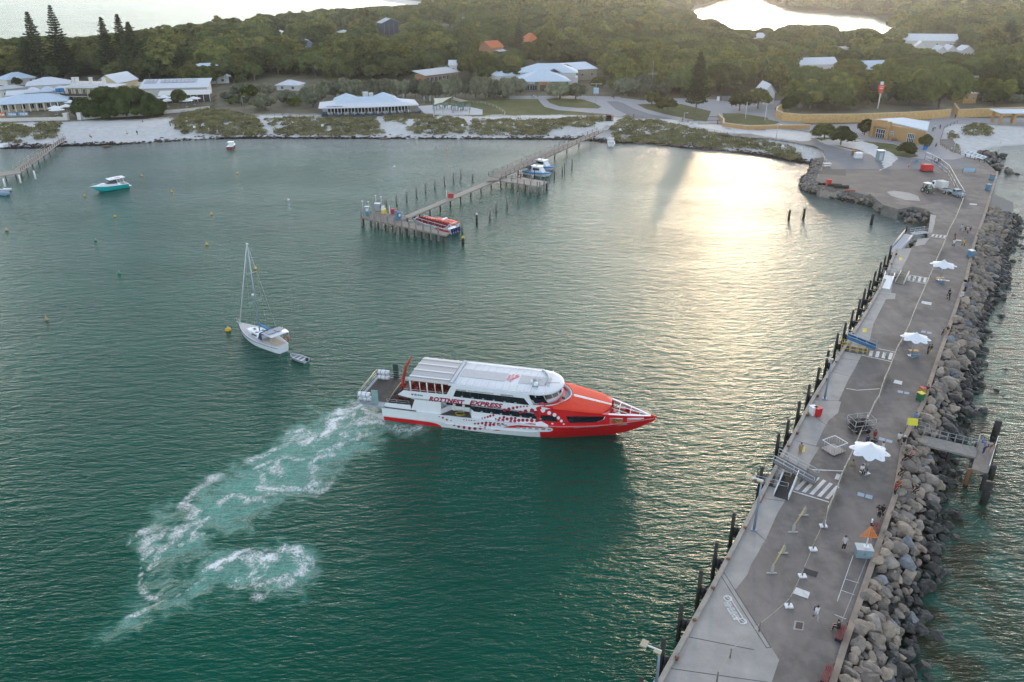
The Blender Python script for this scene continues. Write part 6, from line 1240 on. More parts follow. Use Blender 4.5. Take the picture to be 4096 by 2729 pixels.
mb = MB(); mb.b2((9.6,-3.3,6.47),(10.05,3.3,6.56)); mb.build('louvre_strip', FGR, mr_); mb=MB(); [mb.b2((9.62,-3.2+k*.3,6.56),(10.03,-3.08+k*.3,6.6)) for k in range(22)]; mb.build('louvre', FW, mr_)
mb = MB(); mb.b2((10.3,-1.1,6.455),(16.4,1.1,6.475)); mb.b2((18.2,-1.1,6.455),(22.3,1.1,6.475)); mb.build('walkway', mat('roof_walkway', (.53,.52,.52),.9, var=.12, vs=3), mr_)
for s in (-1,1): mb = MB(); mb.tube([(9.5,s*3.4,6.46),(20.8,s*3.4,6.46)], .06,5); mb.build('roof_rail', FW, mr_)
mb = MB(); mb.tube([(20.4+1.4*math.cos(t),3.0*math.sin(t),6.5) for t in np.linspace(-.3,1.45,10)], .09,6); mb.build('light_bar', FGR, mr_)
for c, r_ in (((20.6,-1.3,6.5),.30),((19.9,-.6,6.5),.18),((20.8,.6,6.5),.14)): mb = MB(); mb.lathe([(r_,0),(r_,.18),(r_*.75,.36),(.01,.45)], c, 10); mb.build('radar_dome', FW, mr_)
mb = MB(); mb.box((20.1,.0,6.6),(.45,.35,.22)); mb.b2((21.0,-.9,6.45),(20.2,-1.7,6.56)); mb.build('roof_box', FGR, mr_); mb=MB(); mb.tube([(22.0,-.3,6.5),(23.6,-.7,6.9)], .03,4); mb.build('whip_aerial', BLK, mr_)
for s_, x, z_, sz in (('ROTTNEST',16.95,6.50,.42),('EXPRESS',16.55,6.50,.42)):
    t = text_mesh(s_, sz, FR, 'roof_lettering', mr_, bold=.01, depth=.002); t.location = (x, 1.0 if s_ == 'ROTTNEST' else .8,6.485); t.rotation_euler = (0,0,R(-90))
mb = MB(); mb.add([(17.3,-.7,6.475),(17.5,-.2,6.475),(17.9,.3,6.475),(18.0,.9,6.475),(17.7,.7,6.475),(17.8,1.2,6.475),(17.4,.9,6.475),(17.45,.3,6.475),(17.2,-.1,6.475)], [tuple(range(9))]); mb.build('bird_mark', FR, mr_, tri=True)
# wheelhouse and balcony
mb = MB(); prof = [(-1,3.5),(-.8,3.35)]; rr1 = []; 
def arc(z, x0, rx, hw, n=17): return [(x0 + rx*math.cos(t), hw*math.sin(t), z) for t in np.linspace(-math.pi/2, math.pi/2, n)]
for (z, x0, rx, hw) in ((4.6,20.4,3.3,3.25),(5.35,20.4,3.55,3.3)): rr1.append(arc(z,x0,rx,hw) + [(19.0,3.2,z),(19.0,-3.2,z)])
mb.loft(rr1, cap=True, sm=False); mb.build('wheelhouse', FW, ferry)
rr1 = [arc(5.3,20.35,3.45,3.22) + [(19.0,3.15,5.3),(19.0,-3.15,5.3)], arc(6.25,20.1,3.2,3.2) + [(19.0,3.15,6.25),(19.0,-3.15,6.25)]]
mb = MB(); mb.loft(rr1, sm=False); q = mb.build('windscreen', FG, ferry)
for k in range(9):
    t = -1.35 + 2.7*k/8; mb=MB(); mb.tube([(20.35+3.47*math.cos(t),3.24*math.sin(t),5.3),(20.1+3.22*math.cos(t),3.22*math.sin(t),6.25)], .05,4); mb.build('pillar', FW, q)
mb = MB(); mb.loft([arc(4.52,20.5,4.5,3.7) + [(20.5,3.6,4.52)], arc(4.60,20.5,4.5,3.7) + [(20.5,3.6,4.60)]], sm=False); mb.build('balcony_floor', FGR, ferry)
o_ = arc(0,20.5,4.6,3.78,25); i_ = arc(0,20.5,4.45,3.64,25); mb=MB(); mb.loft([[(a[0],a[1],4.3),(a[0],a[1],4.98),(b[0],b[1],4.98),(b[0],b[1],4.5)] for a, b in zip(o_, i_)], sm=False); mb.build('balcony_bulwark', FW, ferry)
mb = MB(); mb.tube([(a[0],a[1],5.05) for a in arc(0,20.6,4.6,3.78,25)], .035,5); mb.build('balcony_rail', FR, ferry)
mb = MB(); t_ = np.linspace(0,6.283,14); mb.tube([(21.9+.34*math.cos(a),-3.52,4.98+.34*math.sin(a)) for a in t_], .08,6); mb.build('life_ring', FR, ferry); mb=MB(); mb.lathe([(.01,-.22),(.2,-.12),(.24,0),(.2,.12),(.01,.22)], (24.2,-1.2,5.05),10); mb.build('fender_ball', mat('dark_green', (.02,.06,.05),.5), ferry)
wband([(20.25,5.85),(22.3,5.6),(22.6,5.15),(20.9,5.0)], 'side_glass', FG, y=-3.28)
# red cover over the fore cabin
mb = MB(); rr = []
for i, x in enumerate(np.linspace(21.6,30.35,26)):
    w = wside(x) - .02; ze = float(np.interp(x,[21.6,22.4,25,30.35],[4.72,4.70,4.58,4.0])); zc = float(np.interp(x,[21.6,25,30.35],[5.02,4.98,4.18])) ; sec = []
    for t in np.linspace(-1,1,15):
        xx = x
        if x < 25.3: # scooped round the balcony
            bl = 20.5 + 4.62*math.sqrt(max(0,1-(min(1,abs(t*w)/3.9))**2)); xx = bl + (x-21.6)*(25.3-bl)/(25.3-21.6)
        elif x > 29.4: xx = x + .9*(x-29.4)*(-t*t*1.2)/1.0
        sec.append((xx, t*w, ze + (zc-ze)*(1-abs(t)**1.7)))
    rr.append(sec)
mb.loft(rr, closed=False, cap=False, sm=True); q = mb.build('bow_cover', FO_R, ferry); sf = q.modifiers.new('thick','SOLIDIFY'); sf.thickness = .06
mb = MB(); mb.add([(25.2,-.28,5.02),(30.3,-.18,4.26),(30.3,.18,4.26),(25.2,.28,5.02)], [(0,1,2,3)]); mb.build('centre_stripe', FW, q); mb=MB(); mb.tube([(25.2,-.33,5.2),(30.2,-.3,4.45)], .025,4)
for k in range(6): mb.tube([(25.4+k*.95,-.33,5.0-k*.14),(25.4+k*.95,-.33,5.18-k*.14)], .02,4)
mb.build('stripe_rail', STEEL, q)
# bow
mb = MB(); rr = [[(x,-WSH(x)*.97,ZSH(x)-.12),(x,WSH(x)*.97,ZSH(x)-.12),(x,WSH(x)*.97,ZSH(x)-.06),(x,-WSH(x)*.97,ZSH(x)-.06)] for x in np.linspace(29,35.8,12)]; mb.loft(rr, sm=False); mb.build('fore_deck', TAN, ferry)
xbox('fore_bulkhead', 29.3,29.4,-2.3,2.3,2.4,4.0, FW)
for s in (-1,1):
    zt = lambda x: float(np.interp(x,[29.8,36],[3.98,3.22])); mb=MB(); X_ = np.linspace(29.6,35.95,16)
    def band(za, zb, m_in=0):
        mb.loft([[(x,s*wside(x),za(x)),(x,s*(wside(x)+.0),zb(x)),(x,s*max(0.0,wside(x)-.09),zb(x)),(x,s*max(0.0,wside(x)-.09),za(x))] for x in X_], sm=False)
    band(lambda x: ZSH(x)-.05, lambda x: ZSH(x)+.10); band(lambda x: zt(x)-.36*(36-x)/6.2-.08, zt)
    for xa, xb in ((29.6,30.4),(32.0,32.55),(34.6,35.9)): mb.loft([[(x,s*wside(x),ZSH(x)),(x,s*wside(x),zt(x)-.05),(x,s*(max(0,wside(x)-.09)),zt(x)-.05),(x,s*(max(0,wside(x)-.09)),ZSH(x))] for x in np.linspace(xa,xb,4)], sm=False)
    mb.build('bow_bulwark', FR, ferry); mb=MB(); mb.loft([[(x,s*max(0,wside(x)-.10),zt(x)-.5),(x,s*max(0,wside(x)-.10),zt(x)+.04),(x,s*max(0,wside(x)-.42),zt(x)+.04),(x,s*max(0,wside(x)-.42),zt(x)-.0)] for x in np.linspace(30,35.4,12)], sm=False); mb.build('bulwark_capping', FW, ferry)
for x in (31.4,32.8,34.0,34.8): mb = MB(); w = wside(x)-.2; mb.tube([(x,-w,3.0),(x,-w,3.9-(x-31)*.15),(x,w,3.9-(x-31)*.15),(x,w,3.0)], .05,5); mb.build('bow_frame', FW, ferry)
mb = MB(); mb.tube([(30.4,.5,4.0),(35.2,.05,3.3)], .06,5); mb.tube([(30.4,-.5,4.0),(32.8,-.9,3.6),(35.2,-.05,3.3)], .05,5); mb.build('bow_rail', FW, ferry); mb=MB(); mb.lathe([(.30,0),(.42,.5),(.30,1.0),(.01,1.15)], (0,0,0),10); q = mb.build('anchor_winch', FW, ferry); q.location = (30.7,-.7,2.75); q.rotation_euler = (0,R(50),0)
mb = MB(); mb.lathe([(.01,0),(.18,.12),(.25,.3),(.20,.5)], n=10); mb.tube([(35.4,0,3.25),(36.25,0,3.2)], [.22,.06], 8); mb.build('stem_head', FO_R, ferry)
coil((31.6,.6,2.72),.9); coil((31.5,-1.5,2.75),.6)
# stern: platform, rails, rafts, crane, gates
mb = MB(); mb.prism([(-3.75,-3.1),(-2.4,-4.1),(.6,-4.1),(.6,4.1),(-3.75,4.1)], 2.0,2.2); mb.build('stern_platform', [FGR, FDK], ferry); xbox('aft_deck', .2,5.0,-3.9,3.9,1.95,2.06, FDK)
xbox('platform_planking', -3.3,.6,-2.9,3.9,2.2,2.225, FDK)
for s in (-1,1): wband([(.3,2.02),(4.3,2.02),(4.2,2.75),(.75,2.65)], 'aft_bulwark', FW, y=s*CW-(0 if s<0 else .08), th=.08)
def rail(pts, h, par=ferry, nm='railing', m=STEEL, n=3, r=.03, posts=True):
    mb = MB(); P_ = [Vector(p) for p in pts]
    for k in range(n): mb.tube([(p.x,p.y,p.z+h*(k+1)/n) for p in P_], r, 4)
    for p in P_: mb.tube([p, (p.x,p.y,p.z+h)], r, 4)
    return mb.build(nm, m, par)
rail([(-3.7,-3.0,2.2),(-3.7,-1,2.2),(-3.7,1,2.2),(-3.7,2.2,2.2),(-3.7,4.0,2.2)], 1.05); rail([(-3.7,4.0,2.2),(-2,4.0,2.2),(-.2,4.0,2.2)], 1.05); rail([(-3.7,-3.0,2.2),(-2.4,-4.0,2.2),(-1.2,-4.0,2.2)], 1.0); rail([(.9,-3.75,2.7),(2.3,-3.75,2.72),(4.0,-3.75,2.75)], .55, n=2)
mb = MB(); mb.tube([(.7,-3.6,2.3),(.9,-1,3.0),(.9,1.5,3.0),(.9,3.4,2.3)], .05,5); mb.tube([(-3.5,-2.6,3.2),(-3.6,3.0,3.4)], .07,5); mb.build('gate_rail', mat('cream_rail', (.50,.44,.28),.6), ferry)
for (x, y, z) in ((-2.6,-3.1,3.15),(-2.5,-3.1,2.45+.1),(-2.5,3.6,3.15),(-2.4,3.3,2.5)):
    mb = MB(); c = [(x-.85,y,z),(x-.8,y,z),(x-.1,y,z),(x+.1,y,z),(x+.8,y,z),(x+.85,y,z)]; mb.tube(c, [.2,.33,.36,.36,.33,.2], 12); q = mb.build('life_raft', FW, ferry)
    mb = MB()
    for dx in (-.32,.32): mb.tube([(x+dx-.03,y,z),(x+dx+.03,y,z)], .375,12)
    mb.build('strap', mat('strap_blue', (.12,.16,.24),.7), q)
for y in (-3.1,3.4): rail([(-3.2,y-.3,2.2),(-1.9,y-.3,2.2)], .45, nm='raft_cradle', n=1, r=.05)
xbox('green_gate', -1.35,-.45,-3.55,-3.45,2.2,4.2, mat('pale_green_gate', (.22,.33,.33),.6, var=.1)); xbox('dark_gate', -1.2,-.45,4.0,4.1,2.2,4.4, mat('dark_gate_green', (.03,.05,.045),.6))
CR = mat('crane_red', (.42,.035,.02),.5, var=.15); mb=MB(); mb.tube([(1.4,1.0,2.05),(1.4,1.0,4.0)], [.28,.2], 8); mb.tube([(1.4,1.0,3.9),(1.6,2.0,5.3),(1.9,3.4,6.1)], [.2,.22,.16], 4, sm=False); mb.tube([(1.4,1.0,3.2),(1.6,2.2,5.0)], .10,6); mb.box((1.4,1.0,3.0),(.6,.6,.5)); mb.build('deck_crane', CR, ferry)
# lettering on the side
def ftext(s_, px, size, m, shear=0.0, bold=0.0, name='lettering', wpx=None, y=None):
    x, z = fplane(px[0], px[1], -CW); t = text_mesh(s_, size, m, name, ferry, shear=shear, bold=bold, depth=.004)
    if wpx: x2, _ = fplane(wpx[0], wpx[1], -CW); w = max(v.co.x for v in t.data.vertices); k = (x2-x)/w; [setattr(v.co, 'x', v.co.x*k) for v in t.data.vertices]
    t.location = (x, (y or -CW)-.035, z); t.rotation_euler = (R(90), R(-.4),0); return t
ftext('ROTTNEST', FAk([(1235,905)])[0], .88, TXT, .35,.042, wpx=FAk([(1880,955)])[0]); ftext('EXPRESS', FAk([(1960,975)])[0], .88, TXT, .35,.042, wpx=FBk([(530,960)])[0])
ftext('BOOK ONLINE', FAk([(1725,722)])[0], .22, BLK, 0,.003, wpx=FAk([(1900,735)])[0]); ftext('www.rottnestexpress.com.au', FAk([(1940,740)])[0], .24, BLK, 0,.002, wpx=FBk([(348,692)])[0]); ftext('1300 GO ROTTO', FBk([(483,718)])[0], .26, BLK, 0,.006, wpx=FBk([(728,735)])[0])
ftext('My Rotto', FAk([(975,815)])[0], .42, mat('teal_lettering', (.01,.12,.15),.5),.2,.004, wpx=FAk([(1128,832)])[0])
x, z = fplane(*FAk([(938,795)])[0], -CW); mb=MB(); mb.add([(x,-CW-.03,z-.17),(x+.17,-CW-.03,z+.02),(x+.12,-CW-.03,z+.13),(x,-CW-.03,z+.06),(x-.12,-CW-.03,z+.13),(x-.17,-CW-.03,z+.02)], [(0,1,2,3,4,5)]); mb.build('heart_mark', TXT, ferry, tri=True)
x, z = fplane(*FCk([(500,1162)])[0], -3.4); t = text_mesh('STAR FLYTE EXPRESS', .34, FW, 'lettering', ferry, shear=.25, bold=.008, depth=.004); w = max(v.co.x for v in t.data.vertices); x2, _ = fplane(*FCk([(1043,1155)])[0], -2.9)
for v in t.data.vertices:
    xx = x + v.co.x*(x2-x)/w; zz = 1.98 + v.co.y + (xx-24)*.028; v.co = (xx, -(ysurf(xx, zz)+.04), zz)
# ---- bicycles (stacked on the ferry's deck and, later, on the quay trailer)
TYRE = mat('tyre', (.02,.02,.02),.8); BFR = mat('bike_frame', (.32,.05,.04),.4, var=.2, obvar=.4)
def make_bike(label, group=None, frame=BFR):
    o = empty('bicycle', (0,0,0),0, label, 'bicycle', group)
    for x in (-.52,.52): mb = MB(); mb.tube([(x+.33*math.cos(a),0,.34+.33*math.sin(a)) for a in np.linspace(0,6.283,15)], .03,4); [mb.tube([(x,0,.34),(x+.32*math.cos(a),0,.34+.32*math.sin(a))], .006,3) for a in np.linspace(0,5.5,8)]; mb.build('wheel', TYRE, o)
    mb = MB(); [mb.tube([a, b], .025,5) for a, b in (((-.52,0,.34),(-.15,0,.72)),((-.15,0,.72),(.38,0,.78)),((-.52,0,.34),(-.05,0,.32)),((-.05,0,.32),(-.18,0,.82)),((-.05,0,.32),(.38,0,.74)),((.36,0,.9),(.52,0,.34)))]; mb.build('frame', frame, o)
    mb = MB(); mb.box((-.2,0,.86),(.26,.14,.06)); mb.build('saddle', TYRE, o); mb=MB(); mb.tube([(.30,-.28,.98),(.36,0,.95),(.30,.28,.98)], .02,4); mb.build('handlebar', TYRE, o); return o
bike = make_bike('dark red bicycle packed in the pile on the ferry aft deck', 'bicycles on the ferry'); bpy.context.view_layer.update(); rb = random.Random(9)
for i in range(12):
    q = bike if i == 0 else copy_tree(bike); lx, ly = 1.75+rb.uniform(-.4,1.2),-2.9+ i*.22; w = FO + UX*lx + UY*ly; place(q, (w.x, w.y, 2.08), FA + R(90)*0 + rb.uniform(-.2,.2))
# ---------------------------------------------------------------- timber jetties
PLK = mat('jetty_planks', (.235,.195,.165),.85, var=.25, vs=1.6, bump=.4, bs=4); PLK2 = mat('jetty_boards_pale', (.33,.28,.235),.85, var=.2, vs=1.6)
def jetty(name, label, root_px, decks, zdk):
    c = G(*root_px, zdk); o = empty(name, (c.x, c.y, 0),0, label, 'jetty')
    def L2(p, z): q = G(p[0], p[1], z); return (q.x-c.x, q.y-c.y)
    for (poly, z, m, th) in decks: mb = MB(); mb.prism([L2(p, z) for p in poly], z-th, z); mb.build('deck', m, o, tri=True)
    return o, L2
def along(a, b, n): return [(a[0]+(b[0]-a[0])*i/(n-1), a[1]+(b[1]-a[1])*i/(n-1)) for i in range(n)]
kA = lambda x, y: KA(x, y)
Z1, Z2_ = 1.9,2.5
jt, JL = jetty('timber_jetty', 'long timber jetty with railings running from the beach to a T shaped fuelling platform', kA(1000,500),
  [([kA(115,640), kA(248,574), kA(548,632), kA(490,668), kA(935,782), kA(902,806)], Z1, PLK, .35),([kA(512,622), kA(1292,291), kA(1400,283), kA(548,641)], Z1+.02, PLK2,.3),
   ([kA(1292,291), kA(1300,247), kA(1412,262), kA(1400,284)], Z2_-.1, PLK, .3),([kA(1300,245), K3(778,1203), K3(838,1212), kA(1418,262)], Z2_, PLK, .3),([kA(1408,260), kA(1560,278), kA(1610,256), kA(1868,300), kA(1776,346), kA(1640,322), kA(1400,286)], Z1+.06, PLK2,.35),([kA(1638,152), kA(1745,165), kA(1738,174), kA(1632,160)], 1.2, PLK2,.25)], Z1)
def under(o, L2, a, b, n, z, w=0, r=.18, off=0):
    for p in along(a, b, n): x, y = L2(p, z); mb=MB(); mb.tube([(x, y, -2.2),(x, y, z-.1)], r, 7); mb.build('support_pile', PILE, o)
under(jt, JL, kA(655,590), kA(1330,300),8, Z1); under(jt, JL, kA(1470,235), K3(730,1232),8, Z2_); under(jt, JL, kA(125,640), kA(880,797),12, Z1); under(jt, JL, kA(540,645), kA(520,668),2, Z1); under(jt, JL, kA(1420,290), kA(1770,345),4, Z1); under(jt, JL, kA(1850,315), kA(1860,300),2, Z1)
def rails(o, L2, pts, z, h=1.1, m=PLK, nm='railing', n=2, w=.09):
    P_ = [L2(p, z) for p in pts]
    for (x, y) in P_: mb = MB(); mb.box((x, y, z+h/2),(w*1.4, w*1.4, h)); mb.build('rail_post', m, o)
    mb = MB(); [mb.tube([(x, y, z+h*(k+1)/n) for x, y in P_], w*.5,4, sm=False) for k in range(n)]; mb.build(nm, m, o)
DRL = mat('rail_timber', (.12,.10,.09),.85, var=.2)
rails(jt, JL, along(kA(1425,262), K3(836,1210),24), Z2_, m=DRL); rails(jt, JL, along(kA(1305,247), K3(780,1203),24), Z2_, m=DRL)
for x, y in ((108,650),(231,665),(292,678),(354,692),(420,706),(487,720),(555,735),(622,750),(690,763),(762,778),(832,792)): a, b = JL(kA(x, y-6), Z1); mb=MB(); mb.tube([(a, b, -2),(a, b, 3.5)], .2,7); mb.build('fender_post', GREYP, jt)
for x, y in ((1520,300),(1578,318),(1640,330),(1702,338),(1763,350),(1787,350),(1828,332),(1860,318),(1795,282),(1675,268),(1578,262)): a, b = JL(kA(x, y-4), Z1); mb=MB(); mb.tube([(a, b, -2),(a, b, 3.2)], .17,7); mb.build('fender_post', GREYP, jt)
lj, LL = jetty('boat_jetty', 'narrow timber jetty with railings at the left end of the beach', (120,640), [([(51,682),(253,549),(262,556),(84,685)], 1.9, PLK2,.25),([(-60,700),(51,681),(84,685),(78,692),(-60,716)], 1.9, PLK2,.25)], 1.9)
under(lj, LL, (82,686),(240,565),8,1.9, r=.14); under(lj, LL, (-20,708),(60,692),3,1.9, r=.14)
rails(lj, LL, along((84,685),(262,556),24),1.9,1.1, DRL); rails(lj, LL, along((52,681),(253,549),12),1.9,1.1, PLK2)
def thing_px(name, px, z, label, cat, rz=0.0, group=None): p = G(px[0], px[1], z); return empty(name, (p.x, p.y, z), rz, label, cat, group)
BLU = mat('pump_blue', (.10,.22,.34),.6); YB = mat('yellow_plastic', (.65,.45,.02),.5); RDP = mat('bright_red', (.52,.02,.02),.5); GRN = mat('bin_green', (.02,.13,.06),.5)
def simple(name, px, z, label, cat, parts, rz=0.0):
    o = thing_px(name, px, z, label, cat, rz)
    for nm, m, fn in parts: mb = MB(); fn(mb); mb.build(nm, m, o)
    return o
simple('fuel_pump', kA(165,612), Z1, 'blue and white fuel pump at the left end of the jetty platform', 'fuel pump', [('cabinet', BLU, lambda b: b.box((0,0,1.0),(.9,.6,2.0))),('panel', WHP, lambda b: b.box((0,-.32,1.3),(.6,.05,.7))),('hood', WHP, lambda b: b.box((0,0,2.05),(1.1,.8,.12)))])
simple('fuel_pump', kA(452,655), Z1, 'larger pale blue pump cabinet near the middle of the jetty platform', 'fuel pump', [('cabinet', BLU, lambda b: (b.box((-.35,0,1.1),(.6,.7,2.2)), b.box((.5,0,.9),(.8,.7,1.8)))),('panel', WHP, lambda b: b.box((.5,-.38,1.1),(.5,.05,.6))),('hose', BLK, lambda b: b.tube([(.2,-.4,1.6),(.1,-.6,.8),(.5,-.5,.4),(.8,-.4,1.2)], .05,5))])
simple('hose_reel', kA(262,575), Z1, 'grey hose cabinet at the back of the jetty platform', 'hose reel', [('cabinet', FGR, lambda b: b.box((0,0,1.0),(1.3,.9,1.7))),('lid', WHP, lambda b: b.box((0,0,1.9),(1.4,1.0,.1))),('reel', BLK, lambda b: b.tube([(.75,0,1.0),(.95,0,1.0)], .5,12))])
simple('spill_kit', kA(318,598), Z1, 'yellow box on the jetty platform beside the sign', 'box', [('box', YB, lambda b: b.box((0,0,.55),(1.1,.8,1.1))),('lid', YB, lambda b: b.box((0,0,1.2),(1.2,.9,.15), ry=.1))])
for px, lb in ((kA(415,602),'red fire hose cabinet on the jetty platform'),(kA(948,452),'red fire hose cabinet halfway along the jetty walkway')): simple('fire_cabinet', px, Z1, lb, 'fire cabinet', [('frame', RDP, lambda b: (b.box((0,0,.6),(1.5,.5,1.2)))),('door', mat('dull_red', (.36,.03,.03),.5), lambda b: (b.box((-.37,-.27,.6),(.65,.05,1.0)), b.box((.37,-.27,.6),(.65,.05,1.0)))),('post', WHP, lambda b: b.box((-1.0,0,1.0),(.15,.15,2.0)))])
simple('speed_sign', kA(318,668), Z1, 'round white sign on a post on the jetty platform', 'sign', [('post', STEEL, lambda b: b.cyl((0,0,0),.06,3.0,6)),('sign_plate', WHP, lambda b: b.box((0,-.08,3.1),(.75,.04,1.1)))])
for (a, b_), lb in zip((((128,630),(120,482)),((182,640),(172,488)),((250,572),(246,430)),((300,580),(293,442))),('leftmost tall lamp pole on the jetty platform','second tall lamp pole on the jetty platform','third tall lamp pole on the jetty platform, behind the hose cabinet','fourth tall lamp pole on the jetty platform, beside the yellow box')):
    p, h = hgt(kA(a, b_ if isinstance(b_, (int,float)) else 0), kA(a, 0), Z1) if False else hgt(kA(*a), kA(*b_), Z1); o = empty('lamp_pole', (p.x, p.y, Z1),0, lb, 'street lamp'); mb=MB(); mb.tube([(0,0,0),(0,0,h)], [.08,.05], 6); mb.build('pole', STEEL, o); mb=MB(); mb.box((0,0,h),(.4,.2,.15)); mb.build('lamp_head', WHP, o)

# ---------------------------------------------------------------- boats
def hull_rings(L, B, fb, bow_fb, draft=.35, full=.6, rake=.10, n=14, st=.93):
    rr = []
    for i in range(n):
        t = i/(n-1); x = L*t; w = B/2*(1 - max(0,(t-full)/(1-full))**2.0)*(st+(1-st)*min(1,t*(4 if st > .9 else 2.4))**.7); w = max(w, .015); zs = fb + (bow_fb-fb)*t*t
        k = max(0,(t-(1-rake*2.2))/(rake*2.2)); zk = -draft + (zs+draft-.12)*k**1.5; zc = zk + (zs-zk)*.38; wc = w*(.86-.35*max(0,t-.5))
        rr.append([(x,0,zk),(x,-wc*.9,zk+(zc-zk)*.55),(x,-wc,zc),(x,-w,zs),(x,w,zs),(x,wc,zc),(x,wc*.9,zk+(zc-zk)*.55)])
    return rr
def boat(name, px_stern, px_bow, label, cat='boat', zd=.0, L=None):
    a = G(*px_stern, zd); b = G(*px_bow, zd); d = b-a; o = empty(name, (a.x, a.y, 0), math.atan2(d.y, d.x), label, cat); return o, (L or d.length)
def deck_face(rr, z_in, m, o, name='deck', inset=.12, x0=0, x1=99):
    P_ = [(r[3][0], min(-.01, r[3][1]+inset), r[3][2]+z_in) for r in rr if x0 <= r[3][0] <= x1]; Q = [(r[4][0], max(.01, r[4][1]-inset), r[4][2]+z_in) for r in rr if x0 <= r[3][0] <= x1]; mb = MB()
    for i in range(len(P_)-1): mb.quad(P_[i], P_[i+1], Q[i+1], Q[i])
    return mb.build(name, m, o)
def hull(o, rr, m, name='hull'): mb = MB(); mb.loft(rr, sm=False); return mb.build(name, m, o)
def shell(o, rr, m, th=.08, depth=.45, inner=None, name='hull'):
    mb = MB(); rr2 = []
    for r in rr: x = r[3][0]; w = -r[3][1]; wi = max(.01, w-th); z = r[3][2]; rr2.append([r[0], r[1], r[2], r[3], (x,-wi,z),(x,-wi*.9,max(z-depth,-.05)),(x,wi*.9,max(z-depth,-.05)),(x,wi,z), r[4], r[5], r[6]])
    mb.loft(rr2, sm=False); return mb.build(name, m, o)
K9 = lambda x, y: (850 + x*.3509,950 + y*.3509); KT = lambda x, y: (x*.319,500 + y*.319)
NAVB = mat('navy_canvas', (.015,.04,.13),.8); BLC = mat('blue_cover', (.04,.19,.42),.8); BWH = mat('boat_white', (.74,.75,.77),.35, var=.04, coat=.2); ALU = mat('aluminium', (.50,.52,.54),.4,.5, var=.1)
# sailing yacht
o, L = boat('sailing_yacht', K9(815,1310), K9(312,1062), 'white sailing yacht with a tall bare mast, blue canvas and solar panels', 'sailing yacht'); rr = hull_rings(L, L*.31,1.15,1.5,.5,.42,.08,18,.5)
for r in rr[:3]: pass
hull(o, rr, BWH); deck_face(rr, .01, mat('yacht_deck', (.55,.52,.50),.7, var=.05), o); mb = MB()
for s in (-1,1): mb.tube([(r[3][0], s*(-r[3][1]+.01), r[3][2]-.22) for r in rr], .035,4)
mb.build('cove_stripe', NAVB, o)
mb = MB(); mb.loft([[(x,-w,1.2),(x,-w*.85,1.2+h),(x,w*.85,1.2+h),(x,w,1.2)] for x, w, h in ((L*.36,1.15,.55),(L*.42,1.2,.62),(L*.6,1.0,.5),(L*.74,.6,.25),(L*.80,.35,.08))], sm=False); mb.build('coachroof', BWH, o)
mb = MB(); [mb.box((x,s*.55,1.78),(.55,.4,.06)) for x, s in ((L*.62,0),(L*.5,1),(L*.5,-1))]; [mb.box((L*.5,s*1.12,1.5),(1.4,.05,.22)) for s in (-1,1)]; mb.build('hatch', FG, o)
mbx, mbt = G(*K9(495,1090),1.7), None; dM, hM = hgt(K9(495,1090), K9(375,88),1.7); Mi = Matrix.Rotation(-o.rotation_euler.z, 4, 'Z') @ Matrix.Translation(-Vector(o.location)); bm_ = Mi @ Vector((mbx.x, mbx.y, 1.7)); mx_ = bm_.x; hM = min(hM, 17)
mb = MB(); mb.tube([(mx_,0,1.6),(mx_,0,1.7+hM)], [.11,.075], 8); mb.build('mast', mat('mast_blue_grey', (.30,.40,.47),.4,.3), o)
mb = MB(); [mb.tube([(mx_,-w,1.7+hM*f),(mx_,w,1.7+hM*f)], .035,4) for f, w in ((.36,1.1),(.68,.9))]; mb.build('spreader', ALU, o); mb=MB(); mb.tube([(L*.965,0,1.6),(mx_+.15,0,1.55+hM)], [.10,.05], 6); mb.build('furled_sail', BWH, o)
mb = MB(); [mb.tube([(mx_,s*1.45,1.3),(mx_,s*1.1,1.7+hM*.36),(mx_,s*.9,1.7+hM*.68),(mx_,0,1.6+hM)], .012,3) for s in (-1,1)]; mb.tube([(.2,0,1.4),(mx_,0,1.7+hM)], .012,3); mb.build('rigging', STEEL, o)
mb = MB(); mb.lathe([(.01,0),(.3,.02),(.3,.2),(.01,.25)], (mx_+.35,0,1.7+hM*.42),10); mb.build('radar', BWH, o); mb=MB(); mb.box((mx_,0,1.75+hM),(.5,.2,.08)); mb.build('masthead', WHP, o)
mb = MB(); mb.tube([(mx_-.1,0,3.0),(mx_-L*.36,0,2.85)], [.20,.16], 8); mb.build('boom_cover', BLC, o); mb=MB(); mb.loft([[(x,-1.35,1.35),(x,-1.2,zz),(x,0,zz+.18),(x,1.2,zz),(x,1.35,1.35)] for x, zz in ((L*.39,1.6),(L*.36,2.35),(L*.30,2.55))], closed=False, cap=False); q = mb.build('spray_hood', NAVB, o); q.modifiers.new('t','SOLIDIFY').thickness = .03
mb = MB(); mb.loft([[(L*.26,-1.6*1,2.85),(L*.26,1.6,2.85)],[(L*.26-.9,-1.75,3.1),(L*.26-.9,1.75,3.1)],[(.4,-1.6,2.95),(.4,1.6,2.95)]], closed=False, cap=False); q = mb.build('bimini', BWH, o); q.modifiers.new('t','SOLIDIFY').thickness = .07
for y in (-.85,.85): mb = MB(); mb.box((L*.26-1.25,y,3.16),(1.7,1.5,.05), ry=.06); mb.build('solar_panel', SOLAR, q)
mb = MB(); [mb.tube([(x,s*1.6,1.2),(x,s*1.65,2.95)], .03,4) for x in (.6,L*.25) for s in (-1,1)]; mb.build('frame', STEEL, o)
mb = MB(); mb.b2((.5,-.85,1.0),(L*.32,.85,1.2)); mb.build('cockpit', mat('cockpit_cream', (.45,.38,.30),.8), o); mb=MB(); mb.tube([(.9,-1.5+.28*math.cos(a),1.8+.28*math.sin(a)) for a in np.linspace(0,6.28,12)], .07,5); mb.build('life_ring', FO_R, o)
